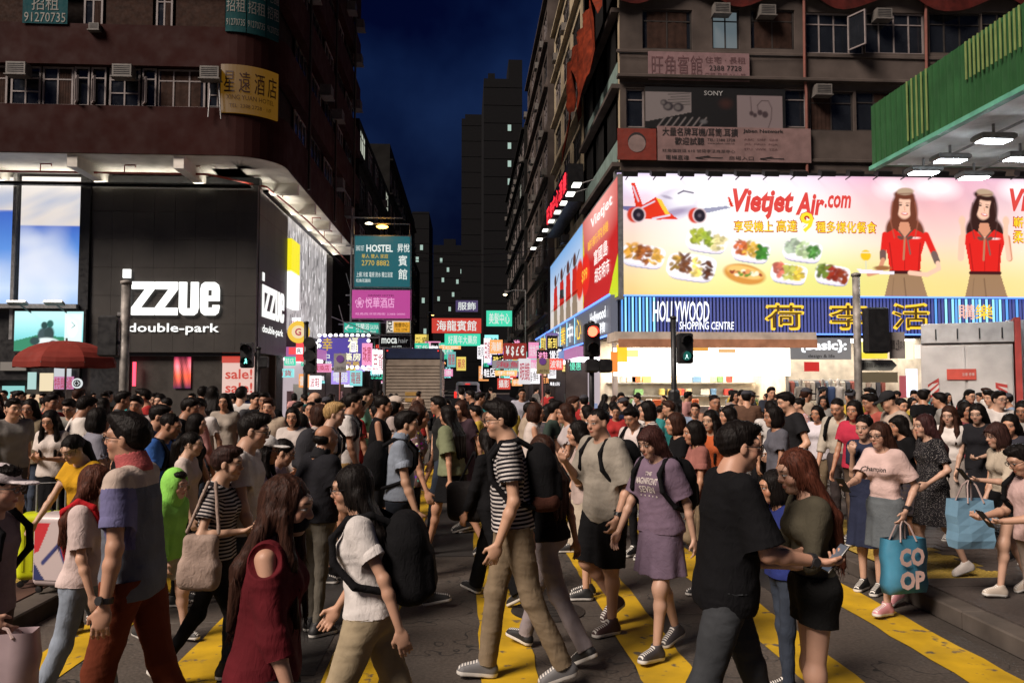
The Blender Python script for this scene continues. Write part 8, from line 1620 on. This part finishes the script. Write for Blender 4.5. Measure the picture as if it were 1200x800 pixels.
L1 = [('man in plain grey tee with folded jacket standing at the left edge of the crowd', 17, 460, 8.6, 'RC', dict(top=(.2, .19, .18), w=1.05, bottom='shorts', bc=(.06, .05, .05))),
 ('smiling woman in khaki vest right of the grey tee man', 35, 462, 9.2, 'C', dict(sex='f', top=(.25, .2, .13), hair='long', tp='plain')),
 ('girl in white tee and long black skirt holding a phone in both hands', 60, 475, 8.4, 'C', dict(sex='f', top=(.56, .5, .46), bottom='skirt', len=.62, bc=BK, hair='longf', rh=(.06, .28, .2), lh=(-.06, .28, .2), hpitch=16)),
 ('man with a stern face in dark grey shirt behind the girl with the phone', 68, 451, 11, 'C', dict(top=(.09, .09, .08))),
 ('man with glasses in grey tee and shoulder strap looking down', 83, 461, 9.5, 'C', dict(top=(.22, .22, .2), glasses=1, hpitch=18)),
 ('man in white tee turned away looking down behind the mustard top', 100, 457, 8.6, 'RA', dict(top=(.6, .56, .52), hpitch=16)),
 ('person with black hair in grey blouse directly behind the polo shirt man', 118, 470, 7.4, 'RA', dict(sex='f', top=(.2, .2, .24), hair='bob')),
 ('man looking up between the polo shirt man and the navy tee', 160, 458, 9.6, 'C', dict(top=(.5, .42, .4))),
 ('woman with small face in dark coat behind the royal blue tee man', 232, 478, 8.4, 'R', dict(sex='f', top=BK, hair='bob')),
 ('thick haired man with downturned head in black near the sale poster', 222, 458, 9.0, 'R', dict(top=BK, w=1.1, hpitch=14)),
 ('woman in long black dress with white striped bag near the sale poster', 250, 447, 11.5, 'A', dict(sex='f', top=BK, bottom='dress', len=.7, hair='long')),
 ('girl in beige coat beside the long black dress woman', 263, 455, 11, 'C', dict(sex='f', top=(.3, .26, .22), hair='long', bottom='skirt', bc=(.3, .26, .22), len=.7)),
 ('man in white shirt with pale hair band seen from behind near the sale poster', 283, 446, 12, 'A', dict(top=(.56, .53, .5))),
 ('young man with backpack straps over a white tee beside the store door', 238, 445, 13, 'A', dict(top=(.5, .48, .45))),
 ('woman in white and blue jacket waiting with a pram', 343, 471, 9.0, 'C', dict(sex='f', top=(.5, .45, .42), sleeve=1.9, hair='bob', rh=(.1, .3, .05), lh=(-.1, .3, .05))),
 ('child in coral pink jacket beside the pram', 352, 480, 9.3, 'LA', dict(sex='f', top=(.62, .14, .13), sleeve=1.9, hair='long')),
 ('bald man in dark blue tee crossing with head bent', 368, 453, 11.5, 'L', dict(top=(.03, .06, .2), hair='bald')),
 ('man in black tee facing us left of the round yellow sign pole', 310, 453, 11, 'C', dict(top=BK)),
 ('grey haired man in dark shirt beside the black tee man', 300, 453, 11.6, 'RC', dict(top=(.05, .05, .055))),
 ('brown haired woman behind the blond person', 378, 467, 8.4, 'R', dict(sex='f', top=(.4, .34, .32), hair='bob', hc=BROWN)),
 ('woman with white visor looking down beside the woman with the bun', 465, 458, 9.8, 'R', dict(sex='f', top=(.36, .3, .28), cap=(.5, .42, .36))),
 ('man in black shirt facing the pale blue polo man', 513, 458, 9.8, 'L', dict(top=(.02, .02, .02), hair='short')),
 ('woman in dark floral dress walking behind the olive blouse girl', 540, 463, 10, 'LC', dict(sex='f', top=(.05, .03, .04), bottom='dress', hair='long', hc=BROWN)),
 ('man in black suit crossing the street far behind', 551, 452, 16, 'L', dict(top=BK, sleeve=1.9, pose='stride')),
 ('man in black walking toward the white minivan', 541, 450, 18, 'A', dict(top=BK, pose='step')),
 ('man in dark jacket on the road left of the pale shirt man', 563, 455, 14.5, 'R', dict(top=(.04, .035, .04), sleeve=1.9, pose='step')),
 ('woman in dark checked shirt beside the white dress girl', 645, 468, 9.8, 'R', dict(sex='f', top=(.08, .07, .07), tp='plaid', hair='bob')),
 ('man in dark green shirt between the two brown paper bags', 652, 463, 9.6, 'R', dict(top=(.04, .06, .05))),
 ('man in black tee behind the tank top man', 870, 452, 12.5, 'C', dict(top=BK, w=1.08)),
 ('girl in grey cardigan at the snack kiosk counter', 862, 454, 15, 'C', dict(sex='f', top=(.3, .25, .23), hair='long')),
 ('bearded foreign man in dark shirt near the clothing shop', 904, 449, 14, 'C', dict(top=(.03, .035, .05))),
 ('girl in white tee with long black hair near the balding man', 957, 471, 9.8, 'LC', dict(sex='f', top=(.55, .52, .56), hair='long')),
 ('woman in pink patterned top behind the large black tee man', 935, 462, 11, 'L', dict(sex='f', top=(.5, .3, .28), tp='flower', hair='bun')),
 ('woman with black hair low in front of the large black tee man', 905, 468, 8.0, 'L', dict(sex='f', top=(.1, .1, .12), hair='bob')),
 ('woman with dark bob behind the orange cardigan', 852, 470, 9.0, 'L', dict(sex='f', top=(.03, .03, .03), hair='long')),
 ('man in grey tee standing in front of the truck doors', 1100, 455, 11, 'LA', dict(top=GY)),
 ('woman in black top with long hair in front of the hazard panel', 1128, 464, 10, 'A', dict(sex='f', top=BK, hair='long')),
 ('woman with dark hair right behind the white knit top', 1132, 466, 9.3, 'C', dict(sex='f', top=(.2, .05, .06), hair='long')),
 ('woman with chin length hair behind the girl in mauve', 790, 476, 7.6, 'L', dict(sex='f', top=BK, hair='bob', hc=BROWN)),
 ('small girl with black hair at the right of the girl in mauve', 812, 486, 7.0, 'L', dict(sex='f', top=(.3, .12, .1), hair='bob')),
]
for i, (lb, px, yt, Y, fc, k) in enumerate(L1):
    k = dict(k); k.setdefault('seed', 70 + i); k.setdefault('bc', [BK, DN, (.05, .045, .04), KH][i % 4]); k.setdefault('pose', ['stand', 'step', 'stand2', 'step2', 'mid'][i % 5]); person(lb, px, yt, Y, fc, **k)
# ---- suitcases and pram -----------------------------------------------------------------
def suitcase(label, q, rz, c, sx=.19, sy=.12, h=.55, extra=None):
    r = empty('suitcase', label, 'suitcase', q, rz); g = Grid((-.3, -.25, 0), (.3, .25, .8), .01); g.rbox((0, 0, .06 + h / 2), (sx, sy, h / 2), .055); V, Q = g.mesh('s'); link('shell', np_mesh('shell', V, Q), solid('suitcase_' + label[:9], c, .35, 0, .1), r)
    for k in range(5): MB().box((-sx * .7 + k * sx * .35 - .008, -sy - .006, .14), (-sx * .7 + k * sx * .35 + .008, -sy + .004, h - .02), bevel=.003).build('shell_rib', solid('suitcase_' + label[:9], c, .35), r)
    for x in (-1, 1):
        for y in (-1, 1): MB().lathe([(.01, -.015), (.028, -.012), (.028, .012), (.01, .015)], 10, (x * sx * .8, y * sy * .6, .03), 'y').build('wheel', M_black, r)
    MB().tube([(-.08, .06, h), (-.08, .06, h + .3), (.08, .06, h + .3), (.08, .06, h)], .01, 6).build('pull_handle', M_steel, r); MB().tube([(-.06, 0, h + .055), (-.04, 0, h + .09), (.04, 0, h + .09), (.06, 0, h + .055)], .011, 6).build('grip', M_black, r); return r
q = ground(50, 703); q.z = .135; suitcase('lime yellow ribbed suitcase standing on the yellow tactile tiles', q, R(15), (.55, .62, .01))
q = ground(78, 712); q.z = .135; s2 = suitcase('white and red patterned suitcase beside the lime yellow one', q, R(-12), (.5, .42, .42), .24, .13, .58)
p = Paint(0, 1, 0, 1, 40, 60, (.5, .42, .42)); p.poly([(0, 1), (.35, 1), (.1, .5), (0, .45)], (.5, .02, .03)).poly([(1, .0), (1, .65), (.75, .4), (.6, 0)], (.5, .02, .04)).poly([(0, 0), (.25, 0), (.0, .3)], (.02, .03, .12)); p.line([(.2, .3), (.55, .62), (.7, .3)], .08, (.03, .04, .16))
poster('printed_front', (-.2, -.137, .12), UX, .4, .46, p, print_mat('matt_print', 0), s2)
q = ground(300, 600); q = Vector((at(352, 500, 9.0).x, 8.7, 0)); pm = empty('pram', 'dark folding pram with a pink cushion beside the woman in white and blue', 'pram', q, R(20)); MB().box((-.2, -.25, .35), (.2, .2, .42), bevel=.02).build('seat', solid('pram_pink', (.45, .1, .15), .8), pm); MB().box((-.2, .18, .4), (.2, .24, .85), bevel=.02).build('backrest', solid('pram_dark', (.03, .03, .04), .8), pm)
for x in (-.22, .22):
    MB().tube([(x, -.35, .08), (x, .1, .5), (x, .45, 1.0)], .014, 6).build('frame_rod', M_steel, pm)
    for y in (-.35, .35): MB().lathe([(.03, -.02), (.08, -.018), (.08, .018), (.03, .02)], 12, (0, 0, 0)).build('wheel', M_black, pm).matrix_local = Matrix.Translation((x, y, .08)) @ Matrix.Rotation(R(90), 4, 'Y')
# ---- the crowd behind: a set of walkers, copied with all their parts and recoloured one by one -----------
TPL = []
def tpl(desc, **k):
    r = bpy.data.objects.new('person', None); k.setdefault('h', 1.7); k['seed'] = 200 + len(TPL); build_person(k, r, .014)
    parts = [(c, c.name.split('.')[0]) for c in r.children]; TPL.append((desc, k, parts, r)); return r
for sx, desc, k in (('m', 'man', dict(hair='short', pose='stand')), ('m', 'man', dict(hair='quiff', pose='step', bc=DN)), ('m', 'man in glasses', dict(hair='short', pose='stride', glasses=1)), ('m', 'thickset man', dict(hair='buzz', pose='step2', w=1.14)), ('m', 'man in shorts', dict(hair='short', bottom='shorts', pose='mid')), ('m', 'man in long sleeves', dict(hair='quiff', pose='stand2', sleeve=1.9)),
    ('f', 'long haired woman', dict(hair='long', pose='stand')), ('f', 'woman with a bob', dict(hair='bob', bangs=1, pose='step', bottom='skirt')), ('f', 'woman with a ponytail', dict(hair='pony', pose='step2')), ('f', 'woman in a dress', dict(hair='longf', pose='stand2', bottom='dress', len=.45)), ('f', 'woman with hair in a bun', dict(hair='bun', pose='stand', sleeve=.5)), ('f', 'girl in shorts', dict(hair='long', pose='mid', bottom='shorts', len=.45, h=1.65)),
    ('m', 'capped man', dict(hair='short', cap=(.05, .05, .06), pose='step')), ('f', 'woman reading her phone', dict(hair='long', pose='stand', rh=(.06, .28, .2), hpitch=20))): tpl(desc, sex=sx, **k)
def spawn(i, x, Y, gz, h, rz, top, bc, skin, hc, label, group):
    desc, k, parts, r0 = TPL[i]; r = empty('person', label, 'person', (x, Y, gz), rz, group); sc = h / k['h']; r.scale = (sc, sc, sc)
    for c, nm in parts:
        o = c.copy(); C.objects.link(o); o.parent = r
        if nm in ('shirt', 'dress_top', 'dress_skirt'): o.color = col_(top)
        elif nm in ('trousers', 'shorts', 'skirt'): o.color = col_(bc)
        elif nm in ('body', 'shin'): o.color = col_(skin)
        elif nm == 'hair': o.color = col_(hc)
        elif nm == 'shoe': o.color = col_(rnd.choice([BK, BK, (.3, .3, .3), (.1, .05, .03)]))
    return r
TC = [('black', BK), ('black', BK), ('white', (.55, .52, .5)), ('white', (.5, .46, .42)), ('grey', (.2, .19, .18)), ('dark grey', (.06, .06, .062)), ('navy', NV), ('beige', (.36, .29, .22)), ('red', (.35, .03, .03)), ('pale blue', (.2, .26, .36)), ('brown', (.11, .06, .04)), ('olive', (.10, .11, .06)), ('pink', (.5, .25, .24)), ('teal', (.03, .2, .2)), ('yellow', (.45, .32, .05))]
cr_ = random.Random(77); placed = [(i_['root'].location.x, i_['root'].location.y) for i_ in built]
def zone(px):
    for lim, z in ((60, 'by the jewellery shop'), (135, 'under the red umbrella'), (200, 'by the signal box'), (262, 'at the store entrance'), (300, 'below the sale posters'), (345, 'by the round yellow sign'), (390, 'below the violet sign'), (445, 'under the hostel signs'), (520, 'behind the beige lorry'), (570, 'by the white minivan'), (625, 'under the exchange sign'), (690, 'below the side fascia'), (720, 'by the red traffic light'), (790, 'by the kiosk corner'), (860, 'by the walk signal'), (930, 'at the kiosk wall'), (1000, 'at the clothing shop'), (1085, 'by the direction sign'), (1300, 'before the grey truck')):
        if px < lim: return z
FZ = {'A': 'back turned', 'C': 'facing us', 'L': 'facing the store', 'R': 'facing the truck'}
used = {}
def crowd(n, x0, x1, y0, y1, dens=.55):
    k = t = 0
    while k < n and t < n * 40:
        t += 1; px = cr_.uniform(x0, x1); Y = cr_.uniform(y0, y1); x = at(px, 450, Y).x
        if any(abs(x - a_) < dens * .8 and abs(Y - b_) < dens for a_, b_ in placed): continue
        if abs(x) < 2.6 and Y > 19 and cr_.random() < .8: continue
        placed.append((x, Y)); i = cr_.randrange(len(TPL)); fem = TPL[i][1]['sex'] == 'f'; tn, tc_ = cr_.choice(TC); bc = cr_.choice([BK, BK, DN, (.05, .045, .04), (.2, .16, .11)]); f = cr_.choice('ACCLLRR'); rz = R(FACE[f] + cr_.uniform(-30, 30))
        gz = .13 if ((x > 3.95 or x < -3.5) and Y < 17.4) or (Y > 24.8 and (x > 3.9 or x < -3.4)) else .006
        h = cr_.uniform(1.50, 1.62) if fem else cr_.uniform(1.58, 1.72); hcn, hc = cr_.choice([('', HAIRC)] * 5 + [(', brown hair', BROWN)])
        lab = '%s in %s%s, %s %s' % (TPL[i][0], tn, hcn, FZ[f], zone(px)); 
        if lab in used: continue
        used[lab] = 1; spawn(i, x, Y, gz, h, rz, tc_, bc, SKIN[cr_.randrange(4)], hc, lab, 'people in the crowd'); k += 1
crowd(34, -10, 460, 9.6, 13.5); crowd(34, -20, 470, 13.5, 24); crowd(10, 470, 640, 11, 17, .8); crowd(12, 440, 650, 20, 34, .8)
crowd(34, 640, 1220, 9.8, 14); crowd(30, 640, 1230, 14, 24)
for desc, k, parts, r0 in TPL:
    for c, nm in parts: bpy.data.objects.remove(c)
    bpy.data.objects.remove(r0)
